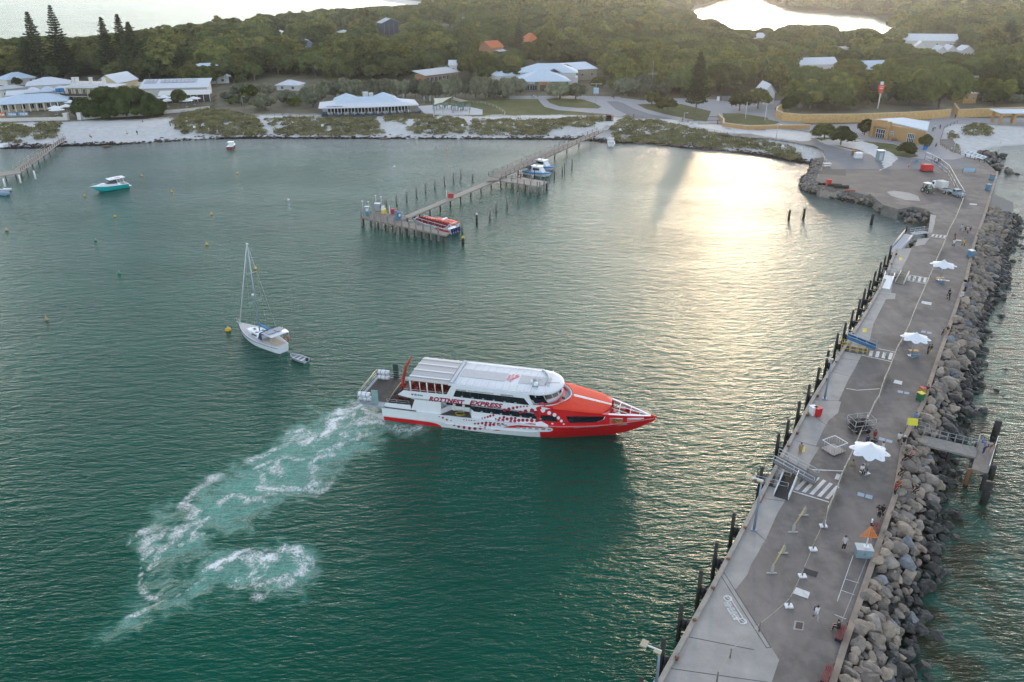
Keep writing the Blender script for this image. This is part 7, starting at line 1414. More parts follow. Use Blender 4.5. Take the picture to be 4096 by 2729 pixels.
mb = MB(); rl = [(r[3][0], r[3][1]+.1, r[3][2]) for r in rr]; [mb.tube([(p[0], s*p[1], p[2]+.6) for p in rl], .014,4) for s in (-1,1)]; [mb.tube([(p[0], s*p[1], p[2]),(p[0], s*p[1], p[2]+.6)], .016,4) for p in rl[1::2] for s in (-1,1)]; mb.build('lifeline', STEEL, o); mb=MB(); mb.tube([(L*.97,-.25,1.5),(L*1.05,0,2.1),(L*.97,.25,1.5)], .03,5); mb.tube([(L*1.05,0,1.5),(L*.93,0,1.5)], .08,5); mb.build('pulpit', STEEL, o)
# tender
o, L = boat('dinghy', K9(1075,1425), K9(890,1362), 'small grey aluminium dinghy tied behind the yacht', 'dinghy'); rr = hull_rings(L, 1.5,.45,.62,.15,.5); shell(o, rr, ALU, .07,.38)
for x in (L*.2,L*.45,L*.68): mb = MB(); mb.box((x,0,.34),(.28,1.25,.05)); mb.build('thwart', ALU, o)
mb = MB(); mb.box((-.1,0,.55),(.3,.3,.5)); mb.build('outboard', BLK, o)
# teal cruiser
TEAL = mat('teal_paint', (.015,.42,.42),.3, var=.05, coat=.3); o, L = boat('motor_cruiser', KT(1600,775), KT(1185,848), 'turquoise hulled motor cruiser with a white cabin moored near the left jetty', 'motor boat'); L *= 1.06; rr = hull_rings(L, L*.33,1.15,1.75,.3,.5,.14); hull(o, rr, TEAL); deck_face(rr, .03, BWH, o, inset=-.03)
mb = MB(); [mb.tube([(r[3][0], s*(-r[3][1]+.02), r[3][2]) for r in rr], .09,5) for s in (-1,1)]; mb.build('gunwale', BWH, o)
mb = MB(); mb.loft([[(x,-w,z0),(x,-w*.8,z0+h),(x,w*.8,z0+h),(x,w,z0)] for x, w, h, z0 in ((L*.30,1.55,.55,1.25),(L*.52,1.5,.6,1.35),(L*.70,1.1,.45,1.45),(L*.88,.4,.12,1.6))], sm=False); mb.build('foredeck_cabin', BWH, o)
mb = MB(); mb.loft([[(x,-w,z0),(x,-w*.82,z1),(x,w*.82,z1),(x,w,z0)] for x, w, z0, z1 in ((L*.32,1.45,1.75,2.75),(L*.48,1.42,1.85,2.75),(L*.60,1.1,1.9,2.0))], sm=False); mb.build('windscreen', FG, o); mb=MB(); mb.loft([[(x,-w,z),(x,-w,z+.1),(x,w,z+.1),(x,w,z)] for x, w, z in ((L*.06,1.35,2.95),(L*.3,1.5,2.9),(L*.52,1.35,2.78))], sm=False); mb.build('hardtop', BWH, o)
mb = MB(); [mb.tube([(x,s*1.35,1.3),(x+.2,s*1.35,2.9)], .05,5) for x in (L*.12,L*.3) for s in (-1,1)]; mb.build('hardtop_post', BWH, o); mb=MB(); mb.box((L*.25,.3,3.05),(1.6,.25,.08)); mb.build('fishing_rods', FO_R, o); mb=MB(); mb.lathe([(.22,0),(.22,.15),(.01,.2)], (L*.4,0,2.95),8); mb.build('radar', BWH, o)
mb = MB(); mb.b2((-.7,-1.3,.35),(.1,1.3,.5)); mb.build('swim_platform', BWH, o); mb=MB(); mb.b2((.2,-1.45,1.18),(L*.28,1.45,1.2)); mb.build('cockpit', mat('cockpit_grey', (.3,.27,.25),.8), o); mb=MB(); mb.tube([(r[3][0], (r[3][1]+.15), r[3][2]+.6) for r in rr[8:]] + [(r[4][0], (r[4][1]-.15), r[4][2]+.6) for r in rr[8:][::-1]], .025,4); mb.build('bow_rail', STEEL, o); mb=MB(); mb.tube([(L*.97,0,1.75),(L*1.05,0,1.8)], [.15,.06], 5); mb.build('bow_roller', STEEL, o)
# tour boat with seats, and its orange covered neighbour
o, L = boat('tour_boat', KA(985,775), KA(583,668), 'open tour boat with rows of dark red seats and four outboards at the jetty platform', 'tour boat', .3); rr = hull_rings(L, 3.3,1.0,1.35,.2,.6,.08); shell(o, rr, BWH, .3,.35)
for i in range(11):
    for j in (-.85,-.28,.28,.85): mb = MB(); x = L*.2+i*L*.062; mb.box((x,j,1.15),(.42,.5,.25)); mb.box((x-.2,j,1.45),(.12,.5,.5)); mb.build('seat', mat('seat_dark_red', (.22,.015,.02),.7), o)
for s in (-1,1):
    mb = MB(); n = 9; [mb.add([(p[0]+.0, s*(-p[1]+.035), p[2]) for p in ((L*.02,-1.55,.2),(L*.02,-1.6,.95),(L*.28,-1.62,.95),(L*.34,-1.62,.55))], [(0,1,2,3) if s < 0 else (3,2,1,0)])]; mb.build('red_livery', FR, o)
    mb = MB(); [mb.box((L*(.05+.028*i), s*1.69,.98-.10*(i%2)),(.16,.03,.09)) for i in range(12)]; mb.build('white_dots', BWH, o); mb=MB(); mb.tube([(L*.05,s*1.45,1.85),(L*.8,s*1.3,1.95)], .04,5); [mb.tube([(L*x,s*1.45,1.1),(L*x,s*1.42,1.9)], .03,4) for x in (.05,.2,.35,.5,.65,.8)]; mb.build('rail', BWH, o)
mb = MB(); mb.tube([(L*.93,-.3,1.35),(L*.98,0,1.4)], .25,6); mb.build('nose', NAVB, o); mb=MB(); mb.tube([(.8,-1.6,1.2),(.9,-1.0,2.1),(.9,1.0,2.1),(.8,1.6,1.2)], .10,6); mb.b2((.3,-1.5,1.0),(1.5,1.5,1.15)); mb.build('stern_arch', ALU, o)
for y in (-1.1,-.37,.37,1.1): mb = MB(); mb.box((-.35,y,1.0),(.55,.42,.75), ry=.25); mb.box((-.45,y,.2),(.25,.2,1.0), ry=.2); mb.build('outboard', NAVB, o)
o, L = boat('covered_tour_boat', KA(1003,700), KA(668,648), 'tour boat with a bright orange red cover moored behind the open seats', 'tour boat', .9); rr = hull_rings(L, 3.2,1.0,1.3,.2,.5,.08); hull(o, rr, BWH); OC = mat('orange_cover', (.80,.10,.03),.6, var=.08)
mb = MB(); mb.loft([[(r[3][0], r[3][1]*1.03, r[3][2]-.15),(r[3][0], r[3][1]*.95, r[3][2]+.12),(r[3][0], r[3][1]*.5, r[3][2]+.25+(.35 if .15 < r[3][0]/L < .6 else 0)),(r[3][0], -r[3][1]*.5, r[3][2]+.25+(.35 if .15 < r[3][0]/L < .6 else 0)),(r[3][0], -r[3][1]*.95, r[3][2]+.12),(r[3][0], -r[3][1]*1.03, r[3][2]-.15)] for r in rr], sm=True); mb.build('cover', OC, o); mb=MB(); mb.box((L*.33,0,1.72),(.5,1.9,.3)); mb.build('white_band', BWH, o)
t = text_mesh('ROTTNEST ADVENTURES', .5, BWH, 'lettering', o, bold=.01, depth=.004); t.location = (L*.68,1.63*1,.78); t.rotation_euler = (R(90),0,R(180))
# blue patrol boats
PB = mat('patrol_blue', (.06,.24,.50),.4); 
for a, b_, lb in (((1900,250),(1648,212),'blue edged white patrol boat with a wheelhouse, nearest the jetty branch'),((1935,192),(1700,150),'second blue edged patrol boat, moored behind the first')):
    o, L = boat('patrol_boat', KA(*b_), KA(*a), lb, 'patrol boat', .3); rr = hull_rings(L, 3.2,.85,1.3,.2,.6,.1); hull(o, rr, BWH); deck_face(rr, .02, FGR, o); mb=MB(); [mb.tube([(r[3][0], s*(-r[3][1]), r[3][2]) for r in rr], [.28]*10+[.24,.2,.15,.1], 8) for s in (-1,1)]; mb.build('blue_collar', PB, o)
    mb = MB(); mb.loft([[(x,-1.1,1.0),(x+d1,-.95,z),(x+d1,.95,z),(x,1.1,1.0)] for x, d1, z in ((L*.32,.1,2.7),(L*.62,-.3,2.7),(L*.72,-.6,1.9))], sm=False); mb.build('wheelhouse', BWH, o); mb=MB(); mb.loft([[(x,-1.14,1.7),(x,-1.02,2.35),(x,1.02,2.35),(x,1.14,1.7)] for x in (L*.36,L*.6)], sm=False); mb.build('windows', FG, o); mb=MB(); mb.b2((L*.28,-1.15,2.72),(L*.64,1.15,2.82)); mb.lathe([(.3,0),(.25,.25),(.01,.3)], (L*.45,0,2.82),8); mb.build('roof', BWH, o)
    mb = MB(); [mb.box((-.3,y,.9),(.5,.4,.7)) for y in (-.4,.4)]; mb.build('outboard', BWH, o); mb=MB(); mb.tube([(L*.35,-.9,2.8),(L*.33,-.8,3.7),(L*.33,.8,3.7),(L*.35,.9,2.8)], .05,5); mb.build('arch', STEEL, o)
# small craft at the beach
o, L = boat('runabout', K1(2110,1375), K1(2172,1330), 'small white and dark red cabin boat anchored near the beach', 'boat', .0,5.8); rr = hull_rings(L, 2.2,.8,1.1,.2,.55,.12); hull(o, rr, mat('maroon_hull', (.22,.035,.03),.4)); deck_face(rr, .03, BWH, o, inset=-.02); mb=MB(); mb.loft([[(x,-.9,.9),(x,-.75,z),(x,.75,z),(x,.9,.9)] for x, z in ((L*.4,2.0),(L*.62,1.9),(L*.75,1.2))], sm=False); mb.build('cabin', BWH, o); mb=MB(); mb.b2((L*.2,-.95,2.05),(L*.6,.95,2.12)); [mb.tube([(L*x,y,.9),(L*x,y,2.1)], .03,4) for x in (.22,.55) for y in (-.85,.85)]; mb.build('canopy', BWH, o)
o, L = boat('fishing_boat', K3(912,1340), K3(905,1285), 'white boat nosed onto the beach with its outboard towards the water', 'boat', .3,6.5); rr = hull_rings(L, 2.5,.9,1.2,.2,.6,.12); shell(o, rr, BWH, .15,.4); mb=MB(); mb.loft([[(x,-1.0,.9),(x,-.85,z),(x,.85,z),(x,1.0,.9)] for x, z in ((L*.45,2.2),(L*.62,2.1),(L*.75,1.3))], sm=False); mb.build('cabin', BWH, o); mb=MB(); mb.b2((L*.25,-1,2.25),(L*.62,1,2.32)); mb.build('canopy', FGR, o); mb=MB(); mb.box((-.3,0,.9),(.5,.45,.9)); mb.build('outboard', BWH, o)
o, L = boat('blue_dinghy', KT(-40,850), KT(52,862), 'pale blue open boat cut by the left edge of the view', 'boat', .3); rr = hull_rings(max(L,5),2.0,.6,.9,.2); shell(o, rr, mat('pale_blue_hull', (.28,.38,.50),.4)); o, L = boat('inflatable_dinghy', KT(22,805), KT(112,812), 'small white inflatable beside the pale blue open boat', 'dinghy', .3,3.4); rr = hull_rings(L, 1.6,.45,.6,.1); shell(o, rr, BWH, .25)
for a, b_, lb in (((10,262),(100,225),'white upturned dinghy on the sand, right of the other'),((-50,255),(14,240),'white dinghy on the sand at the left edge')): o, L = boat('beached_dinghy', KT(*a), KT(*b_), lb, 'dinghy', 2.2); o.location.z = 1.7; rr = hull_rings(max(L,4),1.6,.5,.6,.1); shell(o, rr, BWH)
# buoys
YBU = mat('buoy_yellow', (.62,.36,.01),.5, var=.2, vs=4); GBU = mat('buoy_green', (.01,.22,.12),.5, var=.15)
def buoy(px, r, m, label, cone=False):
    r *= .82; p = G(*px, 0); o = empty('mooring_buoy', tuple(p),0, label, 'buoy', 'mooring buoys in the bay'); mb = MB()
    mb.lathe([(.01,-.6*r),(r*.75,-.4*r),(r,.1*r),(r*.8,.7*r),(r*.4,1.0*r),(.01,1.08*r)] if not cone else [(r*.9,-.3*r),(r,.1*r),(r*.45,.9*r),(r*.2,2.2*r),(.01,2.3*r)], n=14); mb.build('float', m, o); mb=MB(); mb.tube([(0,0,r),(0,0,r*1.35)], .05,5); mb.tube([(.1*math.cos(a),0,r*1.45+.1*math.sin(a)) for a in np.linspace(0,6.28,8)], .02,4); mb.build('shackle', STEEL, o)
for px, r, m, lb in (((1021,1075),.45,YBU,'yellow buoy just right of the yacht mast'),((913,1322),.62,YBU,'largest yellow buoy, left of the sailing yacht'),((339,785),.42,YBU,'yellow buoy off the bow of the turquoise cruiser'),((567,704),.4,YBU,'yellow buoy right of the turquoise cruiser'),((459,867),.42,YBU,'yellow buoy below the turquoise cruiser'),((26,922),.5,mat('buoy_cream', (.42,.34,.18),.6),'pale buoy near the left edge'),((382,964),.42,GBU,'upper green buoy on the left'),((477,1095),.42,GBU,'lower green buoy on the left'),
  ((846,858),.42,YBU,'yellow buoy far above the yacht mast'),((827,979),.42,YBU,'yellow buoy left of the yacht masthead'),((949,695),.4,YBU,'small yellow buoy in the middle of the bay near the beach'),((1154,801),.42,WHP,'white buoy between the yacht and the jetty platform'),((1577,669),.5,WHP,'white buoy behind the row of mooring piles')): buoy(px, r, m, lb)
for px, m, lb in (((688,768),YBU,'small cone shaped yellow buoy in the upper left of the bay'),((186,1280),mat('buoy_dull', (.38,.27,.10),.6),'dull cone shaped buoy on the left, alone'),((1789,600),YBU,'tall yellow spar buoy close to the beach')): buoy(px, .42, m, lb, True)
# ---------------------------------------------------------------- people
def person_mesh(pose):
    H = 1.0; V = []; E = []; Rr = []
    def v(p, r, par=None): V.append(p); Rr.append(r); i = len(V)-1; (E.append((par, i)) if par is not None else None); return i
    sit = pose == 'sit'; hz = .50 if sit else .93; lean = {'stand':0,'walk':.05,'sit':.12,'bend':.35}[pose]
    pel = v((0,0,hz),.125); sp = v((lean*.3,0,hz+.22),.115, pel); ch = v((lean*.7,0,hz+.42),.13, sp); nk = v((lean,0,hz+.57),.055, ch); hd = v((lean+.03,0,hz+.68),.09, nk); tp = v((lean+.03,0,hz+.78),.075, hd); v((lean+.14,0,hz+.68),.02, hd)
    for s in (-1,1):
        v((lean+.03,s*.085,hz+.69),.018, hd)
        sh = v((lean*.8,s*.17,hz+.48),.06, ch)
        if pose == 'walk': el = (lean*.8 - s*.12, s*.23, hz+.22); wr = (lean*.8 + .10 - s*.18, s*.25, hz+.02)
        elif pose == 'stand': el = (lean-.03, s*.25, hz+.20); wr = (lean+.10, s*.24, hz-.02)
        elif pose == 'bend': el = (lean+.10, s*.24, hz+.22); wr = (lean+.30, s*.14, hz+.10)
        else: el = (lean+.05, s*.22, hz+.22); wr = (lean+.27, s*.14, hz+.12)
        e_ = v(el, .042, sh); w_ = v(wr, .03, e_); d = Vector(wr)-Vector(el); d.normalize(); pm = Vector(wr) + d*.07; pi_ = v(tuple(pm),.034, w_); sd = Vector((0,0,1)).cross(d); sd = sd.normalized() if sd.length > .1 else Vector((1,0,0))
        for k, L_ in enumerate((.07,.08,.075,.06)): o = sd*(k-1.5)*.019; a = v(tuple(pm+d*.04+o),.009, pi_); b = v(tuple(pm+d*(.04+L_*.6)+o),.0085, a); v(tuple(pm+d*(.03+L_)+o+Vector((.02,0,0))),.008, b)
        a = v(tuple(pm+sd*.04+d*.0),.010, w_); v(tuple(pm+sd*.055+d*.04),.009, a)
        hp = v((0,s*.09,hz-.05),.095, pel)
        if sit: kn = v((.42,s*.11,hz),.065, hp); an = v((.46,s*.11,.09),.045, kn); ft = v((.60,s*.12,.04),.04, an)
        elif pose == 'walk': f = s*.24; kn = v((f*.7+.04,s*.09,.50),.065, hp); an = v((f*1.1-.04,s*.09,.09 + (.06 if f<0 else 0)),.042, kn); ft = v((f*1.1+.11,s*.09,.04),.038, an)
        else: kn = v((.02,s*.10,.50),.066, hp); an = v((0,s*.11,.09),.043, kn); ft = v((.14,s*.12,.04),.038, an)
    me = bpy.data.meshes.new('person_body'); me.from_pydata(V, E, []); o = bpy.data.objects.new('tmp', me); COL.objects.link(o)
    sk = o.modifiers.new('skin', 'SKIN'); sk.use_smooth_shade = True; sv = me.skin_vertices[0].data
    for i, r in enumerate(Rr): sv[i].radius = (r, r*(1.25 if i in (1,2) else 1)); sv[i].use_root = (i == 0)
    sb = o.modifiers.new('sub', 'SUBSURF'); sb.levels = 1; sb.render_levels = 1
    bpy.context.view_layer.update(); m2 = bpy.data.meshes.new_from_object(o.evaluated_get(bpy.context.evaluated_depsgraph_get())); bpy.data.objects.remove(o); m2.name = 'person'
    return m2, V, Rr, E, hz, lean
SKIN = mat('skin', (.40,.24,.16),.6, var=.08, obvar=.35); HAIR = mat('hair_dark', (.025,.018,.014),.7); PM = {}
for ps in ('stand','walk','sit','bend'): q = person_mesh(ps); q[0].materials.append(SKIN); PM[ps] = q
def cloth_col(c): n = 'cloth_%d_%d_%d' % tuple(int(x*100) for x in c); return mat(n, c, .85, var=.1, vs=6)
def person(px, z, label, pose='stand', face=0, shirt=(.6,.6,.6), pants=(.03,.03,.04), group=None, hair=HAIR, bag=None, loc=None, s=1.02, hat=None):
    p = loc or G(px[0], px[1], z); o = empty('person', (p.x, p.y, z), R(face), label, 'person', group); o.scale = (s,)*3
    me, V, Rr, E, hz, lean = PM[pose]; b = bpy.data.objects.new('body', me); COL.objects.link(b); b.parent = o
    mb = MB(); mb.loft([[(lean*t + rx*math.cos(a), ry*math.sin(a), hz+zz) for a in np.linspace(0,5.76,12)] for t, rx, ry, zz in ((0,.155,.19,-.10),(.2,.15,.175,.10),(.55,.155,.20,.32),(.8,.15,.215,.46),(.95,.09,.12,.545))], cap=False)
    for sgn in (-1,1):
        i = [k for k, (a_, b_) in enumerate(E) if a_ == 2]; sh = [e[1] for e in E if e[0] == 2 and V[e[1]][1]*sgn > .1][0]; el = [e[1] for e in E if e[0] == sh][0]; mb.tube([Vector(V[sh])*1.0 + Vector((0,-.03*sgn,.01)), V[sh], Vector(V[sh]).lerp(Vector(V[el]),.75)], [.075,.078,.062], 8, cap=False)
    mb.build('shirt', cloth_col(shirt), o); mb = MB()
    for sgn in (-1,1):
        hp = [e[1] for e in E if e[0] == 0 and abs(V[e[1]][1]*sgn-.09) < .02][0]; kn = [e[1] for e in E if e[0] == hp][0]; an = [e[1] for e in E if e[0] == kn][0]; long = pants[0] < .2 or pants[2] > .1
        mb.tube([(V[hp][0], V[hp][1]*.9, V[hp][2]+.06), V[hp], V[kn], Vector(V[kn]).lerp(Vector(V[an]),.9 if long else .05)], [.13,.12,.088,.068 if long else .085], 8, cap=False)
    mb.build('trousers', cloth_col(pants), o); mb=MB(); mb.lathe([(.085,-.06),(.105,.0),(.10,.06),(.06,.11),(.01,.125)], (lean+.015,0,hz+.70),10); mb.build('hat' if hat else 'hair', cloth_col(hat) if hat else hair, o)
    if bag: mb = MB(); mb.loft([[(lean*.5-.15,-.13,hz+.05),(lean*.5-.32,-.12,hz+.05),(lean*.5-.32,.12,hz+.05),(lean*.5-.15,.13,hz+.05)],[(lean*.7-.15,-.13,hz+.46),(lean*.7-.28,-.10,hz+.46),(lean*.7-.28,.10,hz+.46),(lean*.7-.15,.13,hz+.46)]], sm=False); mb.build('backpack', cloth_col(bag), o)
    return o
W_, BK, GY, NV, MR, YL, BU, PK, TN = (.62,.62,.62),(.02,.02,.022),(.25,.25,.27),(.03,.05,.12),(.22,.03,.04),(.55,.38,.03),(.10,.22,.45),(.45,.22,.22),(.30,.22,.14)
q6 = quay
for px, lab, pose, fc, sh, pa, kw in (
  (K51(1490,748),'person with a dark backpack and pale trousers walking alone near the drain grate','walk',-70,W_,(.30,.34,.42),dict(bag=NV)),(K51(1712,195),'person in a pale jumper and black shorts standing alone on the quay','stand',-100,(.42,.42,.44),BK,{}),
  (K46(1060,360),'person in a maroon top standing above the nearest large parasol','stand',-90,MR,TN,{}),(K46(1022,420),'person in dark clothes, left of two crouched by the parasol','bend',-60,BK,BK,{}),(K46(1055,425),'person in dark clothes, right of two crouched by the parasol','bend',-100,NV,BK,{}),
  (K46(1128,465),'person in a pale top and black shorts right of the nearest parasol','stand',150,(.5,.5,.48),BK,{}),(K46(1272,382),'person in a white and blue shirt beside a person in a pale cap','walk',-120,W_,(.14,.14,.12),{}),(K46(1308,410),'person in a pale cap and dark vest beside the person in the white shirt','walk',-100,BK,GY,dict(hat=W_)),
  (K46(425,475),'person in a brown top at the yellow square on the concrete apron','stand',-90,TN,TN,{}),(K46(865,590),'person in khaki sitting left of the parasol pole','sit',-60,(.28,.24,.13),(.2,.17,.1),{}),(K46(950,630),'person in a white shirt seated under the parasol, left one','sit',-80,W_,BK,{}),(K46(980,605),'person in pale clothes seated under the parasol, right one','sit',-90,(.5,.5,.52),NV,{}),
  (K46(995,405),'person in navy just above the parasol canopy','stand',-90,NV,BK,{}),(K46(1240,815),'person in red standing against the rock side wall','stand',180,(.30,.03,.03),BK,{}),(K46(1105,1010),'person in black leaning beside the triangular marker','bend',-150,BK,BK,{}),(K46(1130,1000),'second person in black beside the triangular marker','bend',-120,(.04,.04,.05),BK,{}),
  (K46(1410,205),'person in a pale blue shirt beside the yellow sign','stand',-140,BU,BK,{}),(K11(1490,735),'person with folded arms in dark clothes right of the middle parasol','stand',160,BK,(.55,.42,.06),{}),(K11(1465,735),'person in black standing left of the dark pair by the middle parasol','stand',170,BK,BK,{}),
  (K11(1655,235),'lone person in black walking between the two farther parasols','walk',-100,BK,BK,{}),(K5(1700,1125),'person in a white shirt walking, left of the one in yellow','walk',-100,W_,NV,{}),(K5(1708,1065),'person in a dark top walking behind the one in the white shirt','walk',-95,MR,BK,{}),(K5(1790,1120),'person in a yellow jacket walking down the quay','walk',-80,YL,BK,{}),
  (K5(1770,985),'person in pale grey walking left of the group of three','walk',-80,(.45,.47,.55),(.3,.32,.4),{}),(K5(1803,1000),'left of three people walking abreast on the quay','walk',-90,BK,TN,{}),(K5(1823,1002),'middle of three people walking abreast on the quay','walk',-90,(.4,.4,.4),BK,{}),(K5(1850,1005),'right of three people walking abreast on the quay','walk',-90,BK,GY,{}),
  (K5(1655,1568+20),'person in black near the middle of the quay beyond the zebra crossing','walk',-90,BK,BK,{}),(K5(1525,355),'person at the left of the group by the red tank','stand',-30,BK,NV,{}),(K5(1545,358),'person in white within the group by the red tank','stand',-90,W_,NV,{}),(K5(1560,355),'person in navy within the group by the red tank','stand',-100,NV,BK,{}),(K5(1577,358),'person at the right of the group by the red tank','stand',180,BK,GY,{}),
  (K4(1510,1215),'person in black walking on the path right of the visitor centre','walk',-90,BK,BK,{}),(K4(1532,1190),'person in white on the path right of the visitor centre','walk',-80,W_,BK,{}),(K4(1578,1190),'person in black farther right on the path beside the visitor centre','walk',-90,BK,BK,{}),(K4(1716,1095),'person in black at the gap between the ochre walls','walk',-90,BK,BK,{}),(K4(1680,1400),'person in white near the beach path lamp','walk',-60,W_,NV,{}),
  (K3(183,905),'person in dark clothes, left of the pair below the shops','walk',0,BK,BK,{}),(K3(200,905),'person in white, right of the pair below the shops','walk',0,W_,BK,{}),(K3(235,898),'person in black walking towards the oval lawn','walk',10,BK,BK,{}),(K3(680,910),'person in dark clothes by the blue information board','stand',0,BK,W_,{}),(K3(920,915),'left of two people crossing at the top of the road','walk',-90,BK,W_,{}),(K3(935,912),'right of two people crossing at the top of the road','walk',-90,NV,NV,{}),
  (K3(1568,1125),'left cyclist shaped walker on the curving road','walk',0,BK,BK,{}),(K3(1617,1130),'right walker on the curving road','walk',0,PK,BK,{}),(K3(1887,1150),'person in dark clothes at the foot of the broad steps','walk',-80,NV,BK,{}),(K3(1120,1085),'person in black leaning on the promenade rail','stand',0,BK,BK,{})):
    person(px, ZL+.03, lab, pose, fc, sh, pa, **kw)
for px, z, lab, pose, fc, sh, pa in ((K1(1265,1245),1.2,'person in black walking on the sand in front of the fig tree','walk',-90,BK,BK),(K1(1312,1140),2.0,'person standing beside another sitting on the upper beach','sit',0,BK,BK),(K1(1165,1240),1.2,'person in pale clothes sitting on the sand','sit',0,W_,TN),(K1(830,1268),1.0,'person sitting alone near the seaweed line','sit',0,TN,BK),
  (K1(1923,1215),1.6,'left of three walkers on the beach below the scrub','walk',180,W_,GY),(K1(1972,1222),1.6,'middle of three walkers on the beach below the scrub','walk',180,BK,BK),(K1(2002,1235),1.5,'right of three walkers on the beach below the scrub','walk',180,W_,W_),(K1(1568,1165),2.2,'person at the fence corner of the dunes','stand',0,BK,BK),
  (KA(1608,275),1.98,'person in a red dress on the jetty branch platform','stand',-90,(.42,.02,.03),(.42,.02,.03)),(KA(1697,285),1.98,'person in tan clothes on the jetty branch platform','walk',0,TN,PK),(KA(1720,290),1.98,'person in a pale top on the jetty branch platform','walk',180,W_,BU),(KA(1590,275),1.98,'person in white crouching beside the one in red','sit',0,W_,BK)): person(px, z, lab, pose, fc, sh, pa)
# people sitting on the rocks
def rock_sit(px, z, lab, fc, sh, pa, pose='sit'): person(px, z, lab, pose, fc, sh, pa)
for px, lab, sh, pa in ((K46(1335,530),'person in black sitting on the rocks, left of the pair right of the parasol',BK,BK),(K46(1390,500),'person in pink sitting on the rocks, right of the pair',PK,BK),(K46(1300,650),'dark clothed person low among the rocks',(.05,.04,.035),BK),(K46(1280,760),'person in orange brown beside the one in red',(.35,.12,.05),BK),(K46(1430,800),'person in dark grey lying on the rocks',(.05,.05,.06),BK),(K11(1650,535),'person in black sitting on the rock wall beside a bicycle',BK,TN),(K11(1465,1085),'person in dark red sitting behind the yellow topped bin',(.14,.03,.03),TN),(K11(1785,205),'person in white on the rocks beyond the far parasol',W_,W_)): rock_sit(px, 2.75, lab, -150, sh, pa)
# ---------------------------------------------------------------- benches
RBW = mat('red_bench', (.20,.045,.04),.7, var=.2)
def bench(px, rz, lab):
    o = thing_px('bench', px, ZL+.012, lab, 'bench', rz)
    for i in range(4): mb = MB(); mb.box((0,-.22+i*.14,.45),(2.0,.10,.05)); mb.build('seat_slat', RBW, o)
    for i in range(3): mb = MB(); mb.box((0,.30+.03*i,.60+i*.14),(2.0,.04,.10)); mb.build('back_slat', RBW, o)
    for x in (-.8,.8): mb = MB(); mb.box((x,0,.22),(.08,.5,.44)); mb.box((x,.33,.6),(.08,.06,.75)); mb.build('leg', BLK, o)
    return o
be = math.atan2(*(lambda d: (d.y, d.x))(G(*K49(900,760), ZL)-G(*K49(1050,350), ZL)))
bench(K51(1685,868), be, 'red slatted bench with a person in black sitting at its end'); bench(K51(1575,1195), be, 'red slatted bench nearest the bottom of the view'); bench(K46(1065,1125), be, 'red bench behind the silver cabinet')
person(K51(1672,838), ZL-.03, 'person in black with white shoes sitting on the red bench', 'sit', math.degrees(be)-90, BK, BK)
# ---------------------------------------------------------------- large star parasols
def big_parasol(pole, edge_px, wpx, lab):
    b, h = hgt(pole, edge_px, ZL); r = wpx/2*math.dist(b, (0,0,CAM_H))/FPX*.98; h = 3.0
    o = empty('star_parasol', tuple(b),.35, lab, 'parasol'); n = 48; rings = []
    for q, zz in ((.04,1.25),(.12,.98),(.3,.62),(.5,.38),(.7,.20),(.86,.08),(1,0)):
        rings.append([(r*q*(1-.24*q*(1-abs(math.cos(4*a))**1.4))*math.cos(a), r*q*(1-.24*q*(1-abs(math.cos(4*a))**1.4))*math.sin(a), h + zz*r*.36 + .06*q*(1-abs(math.cos(4*a)))*r) for a in np.linspace(0,2*math.pi,n,endpoint=False)])
    mb = MB(); mb.loft(rings[::-1], cap=False); mb.add(rings[0], [tuple(range(n))]); q = mb.build('canopy', mat('white_canvas', (.74,.75,.77),.7, var=.03), o); q.modifiers.new('t','SOLIDIFY').thickness = .02
    mb = MB(); mb.cyl((0,0,0),.09,h+.4*r,8); mb.build('pole', STEEL, o); mb=MB(); [mb.tube([(0,0,h+.10*r),(r*.8*math.cos(a),r*.8*math.sin(a),h+.06*r)], .025,4) for a in np.linspace(0,5.5,8)]; mb.build('rib', STEEL, o); mb=MB(); mb.box((0,0,.08),(.9,.9,.16)); mb.build('base', STEEL, o); return o
big_parasol(K46(985,632), K46(995,490),142, 'nearest large white star shaped parasol with people under it'); big_parasol(K11(1318,750), K11(1355,620),104, 'middle large white star shaped parasol above the pale benches'); big_parasol(K5(1578,1430), K5(1590,1345),90, 'farthest large white star shaped parasol on the quay')
for px, lb in ((K11(1330,735),'small table with orange top under the middle parasol'),(K5(1575,1440),'small table with orange top under the farthest parasol')): simple('table', px, ZL+.012, lb, 'table', [('table_top', mat('orange_top', (.50,.26,.06),.6), lambda b: b.box((0,0,.75),(1.4,.7,.06))),('leg', STEEL, lambda b: [b.box((x,y,.36),(.05,.05,.72)) for x in (-.6,.6) for y in (-.3,.3)]),('bench_seat', BLU, lambda b: (b.box((0,-.75,.45),(1.4,.3,.05)), b.box((0,-.75,.22),(1.0,.06,.44))))])
# ---------------------------------------------------------------- rope barrier posts and fence line
ropes = [K51(1555,12), K51(1475,195), K51(1390,405), K51(1283,640), K51(1050,840), K51(823,1050), K51(720,1234)]
RP = [G(*p, ZL) for p in ropes]
for i, p in enumerate(RP):
    o = empty('barrier_post', (p.x, p.y, ZL+.012),0, 'rope barrier post on the near part of the quay', 'barrier post', 'rope barrier posts'); mb=MB(); mb.cyl((0,0,.06),.07,1.05,8); mb.build('post', mat('post_grey', (.16,.15,.14),.7), o); 
    if i < 4: mb = MB(); mb.prism([(-.36,-.26),(.36,-.26),(.36,.26),(-.36,.26)], 0,.16); mb.build('base', WHP, o)
mb = MB()
for a, b in zip(RP[:-1], RP[1:]): mb.tube([(a.x,a.y,ZL+1.02)] + [tuple(a.lerp(b, t).to_2d()) + (ZL+1.02-.14*4*t*(1-t),) for t in (.25,.5,.75)] + [(b.x,b.y,ZL+1.02)], .022,4, cap=False)
